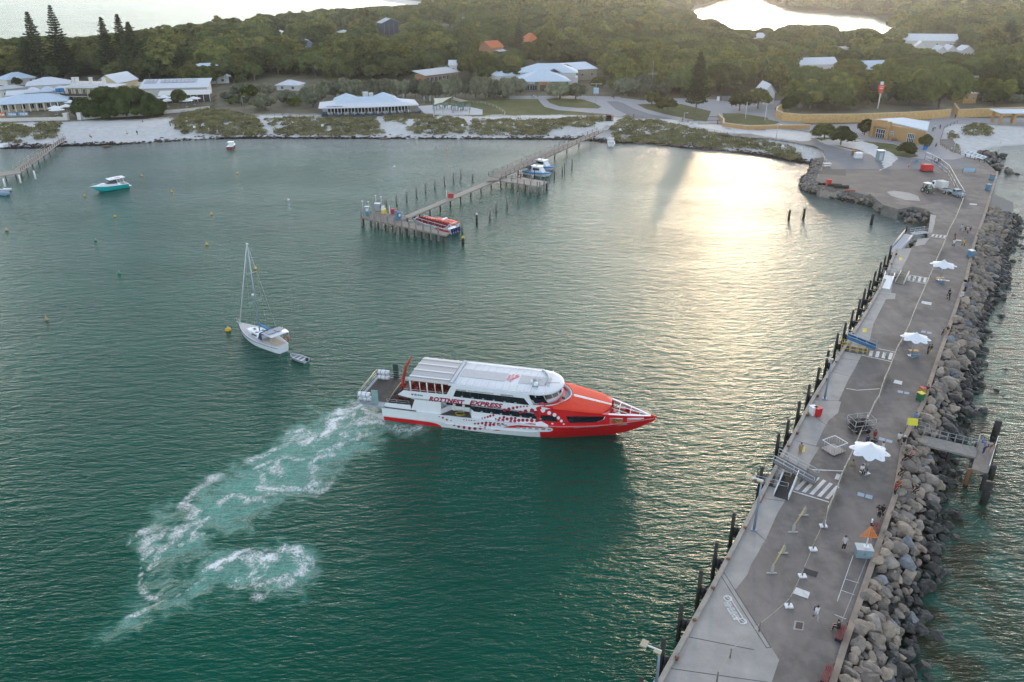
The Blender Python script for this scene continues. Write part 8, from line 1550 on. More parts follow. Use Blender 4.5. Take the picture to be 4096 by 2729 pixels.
tag(mb.build('barrier_rope', mat('pale_rope', (.42,.38,.28),.9), None), 'pale rope strung between the barrier posts down the quay', 'rope')
fl = [K46(635,1105), K46(660,985), K46(705,885), K46(745,790), K46(772,705), K46(800,640), K46(835,570), K46(880,470), K46(930,350), K46(960,280), K46(1000,200), K46(1035,130), K46(1060,70), K11(1010,1165), K11(1035,1080), K11(1062,1000), K11(1100,915), K11(1145,800), K11(1185,700), K11(1215,650), K11(1285,510), K11(1330,390), K11(1372,290), K11(1412,200), K11(1450,110), K11(1490,20), K5(1535,1290), K5(1560,1230), K5(1600,1150), K5(1640,1040), K5(1665,980), K5(1720,880), K5(1790,705)]
FP = [G(*p, ZL) for p in fl]; o = empty('barrier_fence', tuple(FP[0]),0, 'long low barrier fence dividing the quay lengthways', 'fence'); mb=MB(); mb2 = MB()
for p in FP: q = p-FP[0]; m3 = MB(); m3.cyl((q.x,q.y,0),.06,1.05,6); m3.build('post', STEEL, o)
for z_, r_ in ((.98,.045),(.55,.03)): mb.tube([(p.x-FP[0].x, p.y-FP[0].y, z_) for p in FP], r_, 5)
mb.build('rail', mat('fence_cream', (.40,.36,.28),.6), o); 
for k in (1,2,4,14,15,19,26,27):
    a = FP[k]-FP[0]; b = FP[k+1]-FP[0]; m3 = MB(); m3.quad((a.x,a.y,.1),(b.x,b.y,.1),(b.x,b.y,.95),(a.x,a.y,.95)); m3.build('mesh_panel', mat('panel_beige', (.34,.31,.26),.8), o)
f2 = [G(*p, ZL) for p in (K5(1790,702), K5(1770,665), K5(1745,625), K5(1720,580), K5(1695,530), K5(1670,485), K5(1650,450), K5(1600,410), K5(1560,380), K5(1500,350), K5(1440,322))]; o = empty('yard_fence', tuple(f2[0]),0, 'tall white railed fence along the yard behind the parked truck', 'fence')
for p in f2: q = p-f2[0]; m3 = MB(); m3.cyl((q.x,q.y,0),.07,2.4,6); m3.build('post', mat('rail_brown', (.25,.20,.16),.7), o)
mb = MB(); [mb.tube([(p.x-f2[0].x,p.y-f2[0].y,z_) for p in f2], r_, 5) for z_, r_ in ((2.4,.06),(1.2,.03),(.3,.03))]; mb.build('rail', WHP, o)
# trestle barriers on the apron side
for a, b, lb in ((K51(1150,380),K51(1240,222),'low trestle barrier nearest the painted panel'),(K49(345,362),K49(432,225),'low trestle barrier between the crossing and the other trestle')):
    A = G(*a, ZL+.012); B = G(*b, ZL+.012); o = empty('trestle_barrier', tuple(A),0, lb, 'barrier'); q = B-A
    for c in ((0,0),(q.x,q.y)): mb = MB(); mb.box((c[0],c[1],.04),(1.0,.18,.08)); mb.tube([(c[0],c[1],0),(c[0],c[1],1.15)], .05,5); mb.box((c[0],c[1]-.05,.55),(.3,.06,.8)); mb.build('stand', mat('stand_grey', (.36,.34,.31),.7), o)
    mb = MB(); [mb.tube([(0,0,z_),(q.x,q.y,z_)], .035,5) for z_ in (.75,1.05)]; mb.build('bar', mat('bar_yellow', (.40,.34,.14),.7), o)
# lamp columns with arms over the harbour edge
for pb, pt, lb, arm in ((K49(32,340),K46(98,690),'lamp column on the apron beside the nearest crossing',1),(K11(520,1140),K11(577,772),'lamp column on the apron by the white and red bins',1),(K51(245,1250),K51(262,985),'lamp column at the near corner of the quay',1)):
    b, h = hgt(pb, pt, ZL); h = min(h, 9); o = empty('lamp_column', tuple(b), R(150), lb, 'lamp post'); mb=MB(); mb.tube([(0,0,0),(0,0,h*.5),(0,0,h)], [.14,.12,.08], 8); mb.box((0,0,.05),(.6,.6,.1)); mb.build('column', mat('column_blue_grey', (.24,.29,.36),.5,.3), o); mb=MB(); mb.box((.7,0,h),(1.7,.12,.10)); mb.build('arm', WHP, o); mb=MB(); mb.box((1.3,-.0,h+.05),(.55,.75,.14)); mb.box((.1,.3,h+.05),(.6,.3,.12)); mb.build('lamp_head', mat('lamp_cream', (.42,.36,.24),.6), o)
# gangways
def ramp(name, lab, a, b, w, m_floor, m_rail, za=0.15, zb=.15, side=None, railh=.9, cat='gangway'):
    A = G(*a, ZL); B = G(*b, ZL); d = B-A; L_ = d.length; o = empty(name, tuple(A), math.atan2(d.y,d.x), lab, cat); mb=MB(); mb.loft([[(x,-w/2,z-.1),(x,w/2,z-.1),(x,w/2,z),(x,-w/2,z)] for x, z in ((0,za),(L_,zb))], sm=False); mb.build('floor', m_floor, o)
    for s in (-1,1):
        mb = MB(); [mb.tube([(0,s*w/2,za+k),(L_,s*w/2,zb+k)], .05,5) for k in (railh, railh*.5)]; n = max(3, int(L_/1.1)); [mb.tube([(L_*i/n,s*w/2,za+(zb-za)*i/n),(L_*i/n,s*w/2,za+(zb-za)*i/n+railh)], .035,4) for i in range(n+1)]; mb.build('handrail', m_rail, o)
        if side: mb = MB(); mb.loft([[(x,s*(w/2+.02),z-.05),(x,s*(w/2+.07),z-.05),(x,s*(w/2+.07),z+.45),(x,s*(w/2+.02),z+.45)] for x, z in ((0,za),(L_,zb))], sm=False); mb.build('side_panel', side, o)
    return o, L_
ramp('gangway', 'blue sided gangway lying across the crossing near the middle parasol', K11(712,650), K11(985,700),1.3, BLU, STEEL, 1.5,.5, mat('gangway_blue', (.03,.13,.28),.5))
ramp('gangway', 'stepped grey metal gangway beside the nearest crossing', K46(205,600), K46(560,715),1.8, mat('dark_steel_floor', (.09,.09,.10),.6), STEEL, 1.5,.35)
ramp('gangway', 'dark floored ramp with white sides at the nearest boat steps', K46(265,845), K46(350,655),1.5, mat('ramp_black', (.03,.025,.025),.7), WHP, .1,.35, WHP, .7)
ramp('gangway', 'pale ramp lying beside the folded gangway at the far crossing', K5(1078,1508), K5(1115,1400),1.6, WHP, WHP, .1,.3, None, .7)
ramp('gangway', 'cream folded gangway at the left end of the far crossing', K5(1205,1465), K5(1255,1375),1.4, mat('ramp_brown', (.15,.12,.09),.7), mat('rail_cream', (.60,.57,.48),.5),.1,.2, mat('rail_cream', (.6,.57,.48),.5),.6)
ramp('walkway', 'narrow grey floating walkway with railings beside the thin piles', K5(1170,1150), K5(1310,960),2.0, mat('walkway_grey', (.34,.36,.42),.7), STEEL, -.6,-1.2, None, 1.0, 'walkway')
ramp('footbridge', 'short railed footbridge between the walkway and the rocks', K5(1330,1000), K5(1460,985),1.6, mat('walkway_grey', (.34,.36,.42),.7), STEEL, 0.0,.1, None, .9, 'bridge')
for a, lb in ((K46(190,700),'dark timber boat steps cut into the quay edge by the nearest gangway'),(K11(790,690),'yellow railed boat steps under the blue gangway'),(K5(1150,1385),'grey boat steps cut into the quay edge at the far crossing')):
    simple('boat_steps', a, ZL+.012, lb, 'steps', [('pit_shade', mat('pit_shade_dark', (.05,.055,.06),.8), lambda b: b.box((0,0,.0),(3.6,2.2,.10))),('tread', GREYP, lambda b: [b.box((-1.4+i*.9,0,.09),(.3,2.0,.08)) for i in range(4)]),('railing', YB if 'yellow' in lb else STEEL, lambda b: ([b.tube([(-1.8,y,z_),(1.8,y,z_)], .035,4) for y in (-1.1,1.1) for z_ in (.5,1.0)], [b.tube([(x,y,0),(x,y,1.0)], .035,4) for y in (-1.1,1.1) for x in (-1.8,-.6,.6,1.8)]))], R(-25))  # no recess is cut: a flat dark slab paints its shade on the deck
# bins
def bin_(px, lab, body, lid, band=None, s=1.0): simple('wheelie_bin', px, ZL+.012, lab, 'bin', [('body', body, lambda b: b.box((0,0,.55*s),(.62*s,.66*s,1.0*s), taper=1.12)),('lid', lid, lambda b: (b.box((0,0,1.1*s),(.72*s,.78*s,.10*s)), b.box((0,.40*s,1.05*s),(.6*s,.06*s,.06*s)))),('wheel', BLK, lambda b: [b.tube([(x,.3*s,.12*s),(x+.06,.3*s,.12*s)], .12*s, 8) for x in (-.33*s,.27*s)])], R(20))
bin_(K46(535,128), 'white wheelie bin next to a red one on the apron', WHP, WHP, s=1.1); bin_(K46(575,138), 'red wheelie bin next to a white one on the apron', RDP, RDP, s=1.1); bin_(K11(1395,1155), 'green wheelie bin with a yellow lid against the rock wall', GRN, YB, s=1.05); bin_(K11(1408,1100), 'red lidded bin directly behind the yellow lidded one', mat('dull_yellow', (.35,.3,.05),.6), RDP, s=.95)
bin_(K5(2055,508), 'blue bin by the rocks at the wide end of the quay', BLU, GY and mat('bin_lid_red', (.3,.05,.04),.6), s=1.4); bin_(K5(2022,600), 'second blue bin nearer along the rock wall', BLU, FGR, s=1.4); bin_(K5(1858,1215), 'blue grey bin beyond the farthest parasol', BLU, WHP, s=1.3); bin_(K4(1443,1378), 'bright blue bin under the small round tree', mat('bin_bright_blue', (.01,.20,.55),.5), BLU, s=1.3); bin_(K4(785,1432), 'dark brown bin left of the white tank', DARKW, TILE, s=1.3)
# bicycle trailer, cage
o = simple('bicycle_trailer', K46(940,262), ZL+.012, 'caged trailer packed with bicycles beside the barrier fence', 'trailer', [('frame', STEEL, lambda b: ([b.tube([(x,y,.5),(x,y,1.9)], .04,4) for x in (-1.4,0,1.4) for y in (-.9,.9)], [b.tube([(-1.4,-.9,z_),(1.4,-.9,z_),(1.4,.9,z_),(-1.4,.9,z_),(-1.4,-.9,z_)], .04,4) for z_ in (.5,1.2,1.9)])),('floor', DARKW, lambda b: b.box((0,0,.45),(2.8,1.8,.08))),('wheel', TYRE, lambda b: [b.tube([(-.1+x,y,.3),(-.1+x,y+.12,.3)], .3,10) for x in (-.7,.7) for y in (-.95,.83)])], R(12))
to = o.location.copy(); bk2 = make_bike('bicycle with a dark frame packed upright in the caged trailer', 'bicycles in the trailer', mat('bike_frame_dark', (.12,.05,.045),.5, obvar=.5)); bpy.context.view_layer.update()
for i in range(12): q = bk2 if i == 0 else copy_tree(bk2); place(q, (to.x - 1.2 + i*.22, to.y + .1*math.sin(i*2) + (1.2 if i > 8 else 0), to.z + (.5 if i < 9 else 0)), R(80) + rb.uniform(-.15,.15))
bk3 = copy_tree(bk2); place(bk3, tuple(G(*K11(1605,545), ZL+.012)), R(50), 'bicycle leaning on the rock wall beside the sitting person', 'bicycles along the quay'); 
for px, lb in ((K4(1540,1350),'left'),(K4(1550,1340),'right')): q = copy_tree(bk2); place(q, tuple(G(*px, ZL+.03)), R(70), '%s bicycle of two in the rack by the path rail' % lb, 'bicycles along the path')
for i in range(6): q = copy_tree(bk2); p = G(*K4(1140+i*14,1300-i*2), ZL+.05); place(q, tuple(p), R(60), 'bicycle in the rack in front of the visitor centre', 'bicycles at the visitor centre')
for i in range(2): q = copy_tree(bk2); p = G(*K3(1545+55*i, 1128), ZL+.05); place(q, tuple(p),0, '%s bicycle being wheeled along the curving road' % ('left','right')[i], 'bicycles on the road')
for i in range(9): q = copy_tree(bk2); p = G(*K1(1955+ (i%3)*14,985-i*12), ZL+.05); place(q, tuple(p), R(20), 'bicycle in the crowded rack at the end of the café', 'bicycles beside the café')
simple('cage_trolley', K46(715,440), ZL+.012, 'empty square wire cage trolley standing on the asphalt', 'cage trolley', [('floor', mat('trolley_floor', (.40,.34,.30),.8), lambda b: b.box((0,0,.22),(2.1,1.9,.08))),('top_rail', WHP, lambda b: b.tube([(-1.05,-.95,1.35),(1.05,-.95,1.35),(1.05,.95,1.35),(-1.05,.95,1.35),(-1.05,-.95,1.35)], .06,5)),('bars', STEEL, lambda b: ([b.tube([(x,y,.2),(x,y,1.35)], .025,4) for x in np.linspace(-1.05,1.05,6) for y in (-.95,.95)], [b.tube([(x,y,.2),(x,y,1.35)], .025,4) for y in np.linspace(-.95,.95,6) for x in (-1.05,1.05)])),('wheel', TYRE, lambda b: [b.tube([(x,y,.1),(x+.06,y,.1)], .1,8) for x in (-.9,.9) for y in (-.8,.8)])], R(28))
# silver cabinet with the beacon mast and orange triangle
CABM = mat('cabinet_silver', (.34,.40,.45),.4,.4, var=.1); c = G(*K49(900,560), ZL); c2 = G(*K49(975,575), ZL)
cb = empty('beacon_cabinet', (c.x+.2, c.y+1.0, ZL+.012), R(-8), 'silver service cabinet carrying a white beacon mast with an orange slatted triangle', 'cabinet'); mb=MB(); mb.box((0,0,1.0),(3.0,1.9,2.0)); mb.build('cabinet', CABM, cb); mb=MB(); mb.box((0,0,2.08),(3.2,2.2,.16)); mb.build('lid', mat('cabinet_lid', (.45,.47,.48),.5), cb)
for x in (-.74,.74): mb = MB(); mb.box((x,-.965,1.0),(1.42,.04,1.8)); q = mb.build('door', mat('cabinet_door', (.27,.36,.42),.4,.3), cb); mb=MB(); mb.box((x*.15,-.99,1.05),(.05,.05,.3)); mb.build('handle', BLK, q)
mb = MB(); mb.box((.35,.1,2.22),(1.0,.9,.12)); mb.build('mast_base', WHP, cb); mb=MB(); mb.tube([(.35,.1,2.2),(.35,.1,8.4)], [.16,.10], 8); mb.build('mast', WHP, cb)
ORA = mat('daymark_orange', (.62,.22,.07),.7, var=.1); mb=MB(); T0, T1, hw = 4.6,7.2,1.7
for k in range(8):
    z_ = T0+.1+k*(T1-T0)/8; w = hw*(1-(z_-T0)/(T1-T0)); mb.box((.35,-.12,z_),(2*w,.07,.20))
for s in (-1,1): mb.tube([(.35+s*hw,-.1,T0),(.35,-.1,T1+.1)], .08,4, sm=False)
mb.tube([(.35-hw,-.1,T0),(.35+hw,-.1,T0)], .08,4, sm=False); mb.build('triangle_daymark', ORA, cb)
mb = MB()
for k in range(8): z_ = T0+.1+k*(T1-T0)/8; w = hw*(1-(z_-T0)/(T1-T0)); mb.box((.35+.15,.35,z_),(.07,2*w,.20))
mb.build('crossed_daymark', ORA, cb); mb=MB(); mb.cyl((.35,.1,7.5),.2,.5,8); mb.box((.35,-.2,7.6),(.5,.4,.3)); mb.build('lantern', BLK, cb); mb=MB(); mb.cyl((.35,.1,8.3),.15,.5,8); mb.build('mast_top', WHP, cb); cb.scale = (.5,)*3; cb.location = G(*K49(905,548), ZL+.012)
simple('yellow_sign', K46(1380,262), ZL+.012, 'square yellow sign standing by the footbridge to the fishing platform', 'sign', [('sign_plate', mat('sign_yellow', (.62,.55,.03),.6), lambda b: b.box((0,0,1.25),(1.2,.06,.9), rx=-.5)),('post', STEEL, lambda b: [b.cyl((x,.05,0),.04,1.1,5) for x in (-.6,.6)])], R(-10))
# fishing platform on the seaward side
fpz = 2.2; fp_o, FL2 = jetty('fishing_platform', 'grey timber fishing platform reached by a railed walkway over the rocks', K46(1990,450), [([K46(1480,300), K46(1960,412), K46(1935,492), K46(1450,372)], fpz+.1, mat('grey_planks', (.24,.22,.20),.85, var=.25, vs=2),.25),([K46(1975,350), K46(2118,372), K46(2040,632), K46(1903,590)], fpz, PLK, .35)], fpz)
rails(fp_o, FL2, along(K46(1490,300), K46(1958,408),8), fpz+.1,1.05, STEEL, w=.06); rails(fp_o, FL2, along(K46(2116,372), K46(2040,630),7), fpz, 1.05, STEEL, w=.06); rails(fp_o, FL2, [K46(1400,262), K46(1400,262-30), K46(1530,270)], fpz+.4,1.0, STEEL, w=.06)
for p in (K46(1890,590), K46(2030,640), K46(1720,440), K46(1960,360), K46(2110,372)): x, y = FL2(p, fpz); mb=MB(); mb.tube([(x,y,-2.5),(x,y,fpz-.1)], .28,8); mb.build('support_pile', RUST if p == K46(1890,590) else PILE, fp_o)
x, y = FL2(K46(1940,430), fpz); mb=MB(); mb.tube([(x,y,fpz),(x,y,fpz+2.2)], .05,5); mb.build('post', STEEL, fp_o)
for px, lb, sh, pa in ((K46(1990,385),'person in blue sitting at the back of the fishing platform',BU,BU),(K46(2000,465),'person in a white hat and navy crouching on the fishing platform',NV,NV),(K46(2050,450),'person in a brown jacket crouching on the fishing platform',(.22,.13,.06),TN)): person(px, fpz+.01, lb, 'sit' if 'sitting' in lb else 'bend', -60, sh, pa, s=.9)
# yard: vehicles, tanks, boards
GLV = mat('vehicle_glass', (.03,.04,.05),.15)
def wheels(o, xs_, y, r, w=.25):
    for x in xs_:
        for s in (-1,1): mb = MB(); mb.tube([(x,s*y-w/2,r),(x,s*y+w/2,r)], r, 14, sm=False); q = mb.build('wheel', TYRE, o); mb=MB(); mb.tube([(x,s*(y+w/2)-.01,r),(x,s*(y+w/2)+.02,r)], r*.55,10); mb.build('rim', STEEL, q)
o = thing_px('truck', K5(1668,640), ZL+.012, 'white truck loaded with stacked pallets parked along the yard fence', 'truck', R(100)); 
mb = MB(); mb.loft([[(4.6,-.95,.6),(4.6,-.95,1.2),(4.6,.95,1.2),(4.6,.95,.6)],[(5.2,-1,.55),(5.2,-.92,2.1),(5.2,.92,2.1),(5.2,1,.55)],[(6.3,-1,.55),(6.1,-.9,2.25),(6.1,.9,2.25),(6.3,1,.55)],[(6.9,-.98,.6),(6.9,-.9,1.2),(6.9,.9,1.2),(6.9,.98,.6)]], sm=False); mb.build('cab', WHP, o); mb=MB(); mb.box((6.55,0,1.7),(.3,1.6,.6), ry=.5); [mb.box((5.65,s*.97,1.7),(.8,.05,.55)) for s in (-1,1)]; mb.build('windows', GLV, o)
mb = MB(); mb.box((2.3,0,.85),(4.7,2.1,.12)); [mb.box((2.3,s*1.05,1.05),(4.7,.06,.35)) for s in (-1,1)]; mb.build('tray', ALU, o); mb=MB(); [mb.box((2.9+dx,dy,1.5+dz),(1.15,.95,.75)) for dx in (0,1.25) for dy in (-.5,.5) for dz in (0,.8)]; mb.build('pallet_load', WWALL, o); wheels(o, (.8,5.9),.9,.45); mb=MB(); [mb.box((6.95,s*.7,.95),(.06,.3,.2)) for s in (-1,1)]; mb.build('headlight', GLASS, o)
o = thing_px('utility_truck', K5(1668,632), ZL+.012, 'grey utility truck with an empty tray parked behind the white truck', 'utility truck', R(-78)); o.location.y -= 2.0; o.location.x += .5; mb=MB(); mb.loft([[(2.6,-.85,.45),(2.6,-.85,1.0),(2.6,.85,1.0),(2.6,.85,.45)],[(1.6,-.9,.4),(1.4,-.78,1.1),(1.4,.78,1.1),(1.6,.9,.4)],[(.9,-.9,.4),(.7,-.72,1.75),(.7,.72,1.75),(.9,.9,.4)],[(-.4,-.9,.4),(-.4,-.72,1.75),(-.4,.72,1.75),(-.4,.9,.4)]], sm=False); mb.build('cab', mat('ute_grey', (.22,.27,.31),.4), o); mb=MB(); mb.box((1.05,0,1.4),(.1,1.45,.5), ry=-.5); [mb.box((.2,s*.83,1.4),(.8,.05,.4)) for s in (-1,1)]; mb.build('windows', GLV, o); mb=MB(); mb.box((-1.6,0,.8),(2.3,1.8,.1)); [mb.box((-1.6,s*.9,.95),(2.3,.05,.3)) for s in (-1,1)]; mb.build('tray', ALU, o); wheels(o, (1.8,-1.5),.78,.36)
o = thing_px('tractor', K5(1450,620), ZL+.012, 'small tractor with a white roofed cab standing in the yard', 'tractor', R(-75)); mb=MB(); mb.box((1.1,0,.95),(1.5,.8,.7)); mb.box((0,0,.7),(1.6,1.0,.4)); mb.build('body', mat('tractor_grey', (.10,.12,.10),.5), o); mb=MB(); [mb.box((x,y,1.7),(.1,.1,1.4)) for x in (-.6,.6) for y in (-.6,.6)]; mb.build('cab_frame', BLK, o); mb=MB(); mb.box((0,0,2.45),(1.6,1.5,.14)); mb.build('roof', WHP, o); mb=MB(); mb.box((-.1,0,1.1),(.5,.5,.12)); mb.box((-.32,0,1.4),(.1,.5,.5)); mb.build('seat', TYRE, o); mb=MB(); [mb.box((2.4,y,.5),(1.2,.1,.06)) for y in (-.3,.3)]; mb.build('fork', STEEL, o); wheels(o, (-.3,),.75,.65,.35); wheels(o, (1.4,),.65,.42,.25)
simple('fuel_tank', K5(1455,428), ZL+.012, 'red tank on a low frame beside the yard fence', 'tank', [('tank', RDP, lambda b: (b.box((0,0,1.1),(2.9,1.7,1.5)), b.box((0,0,1.95),(2.4,1.3,.2)))),('frame', BLK, lambda b: b.box((0,0,.2),(3.1,1.9,.25))),('barrier_arm', RDP, lambda b: b.tube([(-1.6,0,.3),(-2.2,.4,3.6)], .05,5))], R(3))
simple('crate', K5(555,560), ZL+.012, 'small red crate beside the dark logs at the yard edge', 'crate', [('box', RDP, lambda b: b.box((0,0,.8),(1.1,1.0,1.6))),('lid', TILE, lambda b: b.box((0,0,1.66),(1.2,1.1,.12)))])
for i, (px, rz_) in enumerate(((K5(605,565),-12),(K5(672,580),-4))): simple('log_stack', px, ZL+.012,('left','right')[i] + ' pile of dark timbers lying at the edge of the yard', 'timber pile', [('timbers', PILE, lambda b: [b.tube([(-1.7,y*.42-.4,.22+.35*k),(1.7+.2*y,y*.42-.4,.22+.35*k)], .22,7) for k in range(2) for y in range(3-k)])], R(rz_))
simple('kerb_log', K5(755,608), ZL+.012, 'short red brown beam lying right of the timber piles', 'timber', [('beam', mat('beam_red', (.30,.10,.07),.8), lambda b: b.box((0,0,.2),(2.4,.5,.4)))]); simple('tyre_heap', K5(495,550), ZL+.012, 'flat dark heap at the corner of the yard', 'tyre heap', [('tyres', TYRE, lambda b: [b.lathe([(.3,0),(.55,.02),(.6,.12),(.55,.24),(.3,.25)], (x,0,.25*k),10) for x in (-.6,.6) for k in range(2)])])
simple('water_tank', K5(825,305), ZL+.012, 'white plastic tank on the grass edge of the yard', 'tank', [('tank', WHP, lambda b: (b.box((0,0,.85),(2.2,1.5,1.6), taper=.92), b.cyl((0,0,1.65),.25,.15,8))),('frame', STEEL, lambda b: [b.box((0,0,z_),(2.3,1.6,.05)) for z_ in (.4,.9,1.3)])])
simple('kiosk_cabinet', K5(1022,328), ZL+.012, 'tall blue grey cabinet on the edge of the lawn by the yard', 'cabinet', [('body', mat('cab_blue', (.20,.27,.31),.6), lambda b: b.box((0,0,1.5),(1.9,1.6,3.0))),('roof', WHP, lambda b: b.box((0,0,3.08),(2.1,1.8,.16))),('door', STEEL, lambda b: b.box((0,-.83,1.3),(.9,.05,2.0)))])
simple('picnic_table', K5(540,388), ZL+.012, 'pale table frame at the left corner of the yard', 'table', [('table_top', WWALL, lambda b: b.box((0,0,1.1),(2.2,1.4,.1))),('leg', STEEL, lambda b: [b.box((x,y,.55),(.08,.08,1.1)) for x in (-1,1) for y in (-.6,.6)]),('shelf', FGR, lambda b: b.box((0,0,.4),(2.1,1.3,.06)))])
simple('traffic_cone', K5(1290,390), ZL+.012, 'red traffic cone with a pole in the middle of the yard', 'traffic cone', [('cone', mat('cone_red', (.65,.08,.03),.6), lambda b: (b.lathe([(.28,0),(.05,.8)], n=10), b.box((0,0,.03),(.7,.7,.06)))),('pole', PK and mat('pole_pink', (.6,.3,.25),.6), lambda b: b.tube([(0,0,.6),(1.2,1.2,1.8)], .04,4))])
simple('notice_board', K5(1845,442), ZL+.012, 'low pale blue banner board facing down the quay', 'sign', [('sign_plate', mat('board_blue', (.28,.45,.60),.6), lambda b: b.box((0,0,.85),(3.4,.08,.85))),('post', BLK, lambda b: [b.box((x,.05,.65),(.1,.1,1.3)) for x in (-1.75,1.75)])])
simple('info_sign', K5(1363,350), ZL+.012, 'small blue sign on the ground by the yard road', 'sign', [('sign_plate', BLU, lambda b: b.box((0,0,.6),(.9,.06,.7))),('post', STEEL, lambda b: b.cyl((0,.05,0),.04,.6,5))])
a = G(*K5(1812,292), ZL); b = G(*K5(1985,352), ZL); d = b-a; o = empty('panel_row', tuple(a), math.atan2(d.y,d.x), 'row of slanted white information panels on black legs by the far rocks', 'sign'); L_ = d.length
for i in range(5):
    mb = MB(); mb.box((L_*(i+.5)/5,0,1.5),(L_/5-.15,1.5,.06), rx=.55); q = mb.build('panel', WHP, o); mb=MB(); mb.box((L_*(i+.5)/5,-.02,1.55),(L_/5-.7,.9,.03), rx=.55); mb.build('print', FGR, q)
for i in range(5): mb = MB(); mb.box((L_*i/4.05,.1,.7),(.14,.14,1.4)); mb.build('leg', BLK, o)
simple('information_board', K3(772,880), ZL+.03, 'pale blue information board in the round bed by the T lamp', 'sign', [('sign_plate', mat('board_pale_blue', (.35,.52,.64),.6), lambda b: b.box((0,0,2.2),(2.4,.12,2.6))),('post', STEEL, lambda b: [b.box((x,.1,1.2),(.12,.12,2.4)) for x in (-.9,.9)])])
for i, x in enumerate((1905,1932,1962,1990)): simple('map_stand', K3(x,938), ZL+.03, 'white notice stand, number %d from the left of the row of four under the trees'.replace('number %d', ('first','second','third','fourth')[i]), 'sign', [('sign_plate', WHP, lambda b: b.box((0,0,1.4),(2.4,.1,2.0))),('post', STEEL, lambda b: [b.box((q_,.1,.7),(.1,.1,1.4)) for q_ in (-.9,.9)])])
# waste bins at the jetty head, promenade fence, steps
for i, x in enumerate((862,885,905)): simple('bin_store', K3(x,1118+i*0), ZL, ('left','middle','right')[i] + ' timber bin enclosure at the head of the jetty', 'bin store', [('body', GREYP, lambda b: b.box((0,0,1.0),(2.0,2.0,2.0))),('lid', (mat('lid_olive', (.25,.22,.10),.7), CREAM, TILE)[i], lambda b: b.box((0,0,2.06),(1.9,1.9,.12)))])
def fence_line(lab, pts, h, m, n, z=ZL, name='post_and_rail_fence', r=.07):
    P_ = []
    tot = [G(*p, z) for p in pts]
    for i in range(n):
        t = i/(n-1)*(len(tot)-1); k = min(int(t), len(tot)-2); P_.append(tot[k].lerp(tot[k+1], t-k))
    o = empty(name, tuple(P_[0]),0, lab, 'fence')
    for p in P_: q = p-P_[0]; mb=MB(); mb.box((q.x,q.y,h/2-.2),(r*1.6,r*1.6,h+.4)); mb.build('post', m, o)
    mb = MB(); [mb.tube([(p.x-P_[0].x,p.y-P_[0].y,h*f) for p in P_], r*.5,4) for f in (.95,.5)]; mb.build('rail', m, o)
fence_line('post and rail fence along the curved boardwalk above the dunes', [K2(-300,1072), K2(20,1072), K2(400,1075), K2(620,1098), K2(1000,1100), K2(1100,1085)], 1.0, GREYP, 26); fence_line('boardwalk fence right of the restaurant steps', [K2(1170,1080), K2(1500,1062), K2(1900,1078), K2(2354,1092), K3(200,1108), K3(480,1108), K3(650,1080), K3(740,1058)], 1.0, GREYP, 34)
fence_line('low fence along the seaward side of the curving road', [K3(1070,1072), K3(1280,1110), K3(1500,1165), K3(1800,1215), K3(2100,1262), K3(2354,1305)], 1.1, GREYP, 26); fence_line('fence between the road and the rock edge of the yard', [K4(60,1290), K4(200,1320), K4(350,1375), K4(480,1420), K4(535,1500)], 1.1, STEEL, 14); fence_line('railing curving round the lawn beside the playground', [K2(1960,948), K2(2080,955), K2(2200,990), K2(2290,1045), K2(2285,1075)], 1.1, STEEL, 14); fence_line('rail beside the path right of the visitor centre', [K4(1740,1135), K4(1620,1180), K4(1575,1330), K4(1640,1385), K4(1810,1435)], 1.1, DRL, 16); fence_line('fence round the dune corner on the left beach', [K1(1590,1150), K1(1650,1060), K1(1700,1030)], 1.0, GREYP, 8)
o = simple('broad_steps', K3(1850,1110), ZL+.03, 'three broad shallow flights of steps leading up beside the ochre wall', 'steps', [('step', mat('step_dark', (.13,.12,.12),.8), lambda b: [b.box((0,y,.08),(15,.25,.12)) for y in (-8,-7.4,0,.6,8,8.6)])])
simple('beach_steps', K2(1135,1110),1.6, 'pale timber steps going down from the restaurant deck to the beach', 'steps', [('tread', PLK2, lambda b: [b.box((0,-1.0*i,.9-.2*i),(2.2,.9,.1)) for i in range(7)]),('handrail', GREYP, lambda b: [b.tube([(x,0,2.0),(x,-6.5,.6)], .05,4) for x in (-1.2,1.2)])], R(-5))
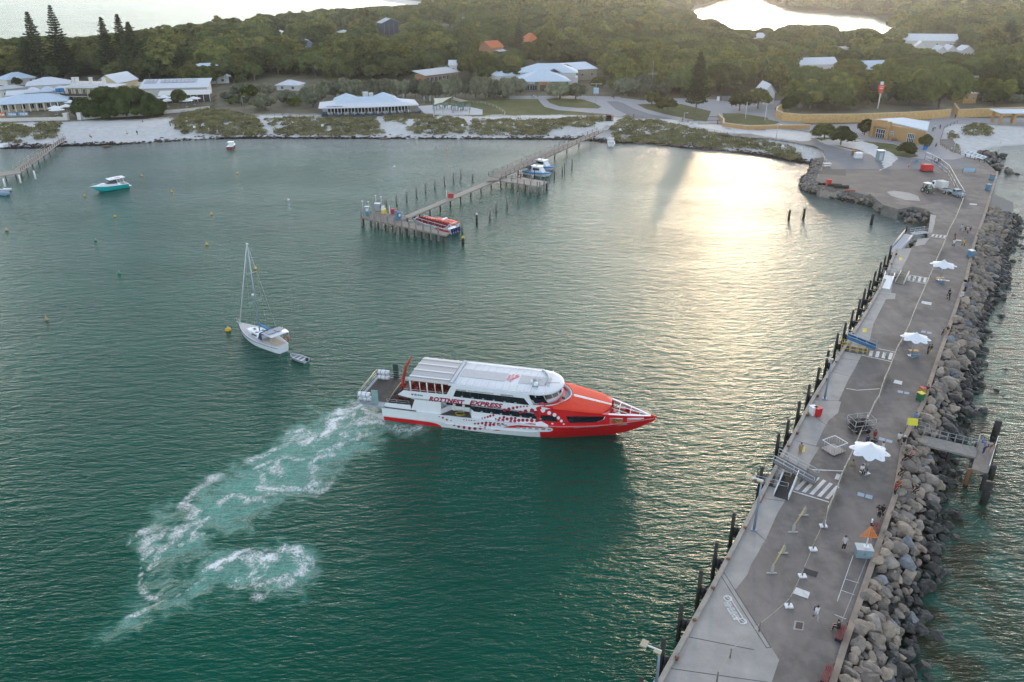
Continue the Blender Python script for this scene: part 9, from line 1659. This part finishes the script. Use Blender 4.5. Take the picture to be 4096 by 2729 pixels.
for px, lb in ((K2(612,1178),'small white sign in the scrub below the restaurant'),(K2(1898,1178),'small white sign in the scrub right of the beach steps'),(K3(993,1218),'small white sign at the left end of the long scrub strip'),(K4(133,1370),'small white sign at the right end of the beach'),(K1(1790,1193),'small white sign in the scrub on the left beach')): simple('beach_sign', px, 2.0, lb, 'sign', [('post', GREYP, lambda b: b.cyl((0,.04,-.5),.05,1.5,5)),('sign_plate', WHP, lambda b: b.box((0,0,1.0),(.9,.05,.8)))])
for px, lb in ((K2(1548,958),'left closed parasol behind the playground'),(K2(1602,958),'right closed parasol behind the playground'),(K2(1358,935),'closed parasol at the right end of the restaurant')): simple('closed_parasol', px, ZL, lb, 'parasol', [('canopy', mat('parasol_grey', (.30,.32,.38),.8), lambda b: b.lathe([(.12,1.3),(.45,1.5),(.25,2.8),(.02,3.6)], n=8)),('pole', STEEL, lambda b: b.cyl((0,0,0),.05,1.6,5))])
# brown shoreline rocks
rr_ = random.Random(4)
for i, (px, s_) in enumerate(((K3(1190,1312),2.6),(K3(1378,1334),1.5),(K3(1530,1338),2.2),(K3(1678,1360),1.4),(K3(1780,1374),1.3),(K3(1900,1372),2.4),(K3(2038,1395),1.5),(K3(1470,1325),1.6),(K3(1820,1355),1.5),(K1(985,1347),1.6),(K2(1180,1275),1.6))):
    p = G(*px, .2); o = bpy.data.objects.new('shore_rock', ROCKME[i % 7]); COL.objects.link(o); o.location = p; o.scale = (s_*1.3, s_*.8,.35); o.material_slots[0].link = 'OBJECT'; o.material_slots[0].material = mat('brown_reef', (.13,.085,.07),.9, var=.3); tag(o, 'low brown reef rock lying at the edge of the beach', 'rock', 'reef rocks at the beach edge')
# ---------------------------------------------------------------- evening haze
mb = MB(); mb.b2((-2600,-420,-6),(2600,3420,57.5)); hzo = mb.build('haze', None)
hm = bpy.data.materials.new('haze_air'); hm.use_nodes = True; nt = hm.node_tree; nt.nodes.remove(nt.nodes['Principled BSDF'])
pv = nt.nodes.new('ShaderNodeVolumePrincipled'); pv.inputs['Color'].default_value = (.93,.93,.93,1); pv.inputs['Density'].default_value = .00008; pv.inputs['Anisotropy'].default_value = .8
nt.links.new(pv.outputs[0], nt.nodes['Material Output'].inputs['Volume']); hzo.data.materials.append(hm)
tag(hzo, 'thin warm evening haze over the bay', 'haze', kind='stuff')
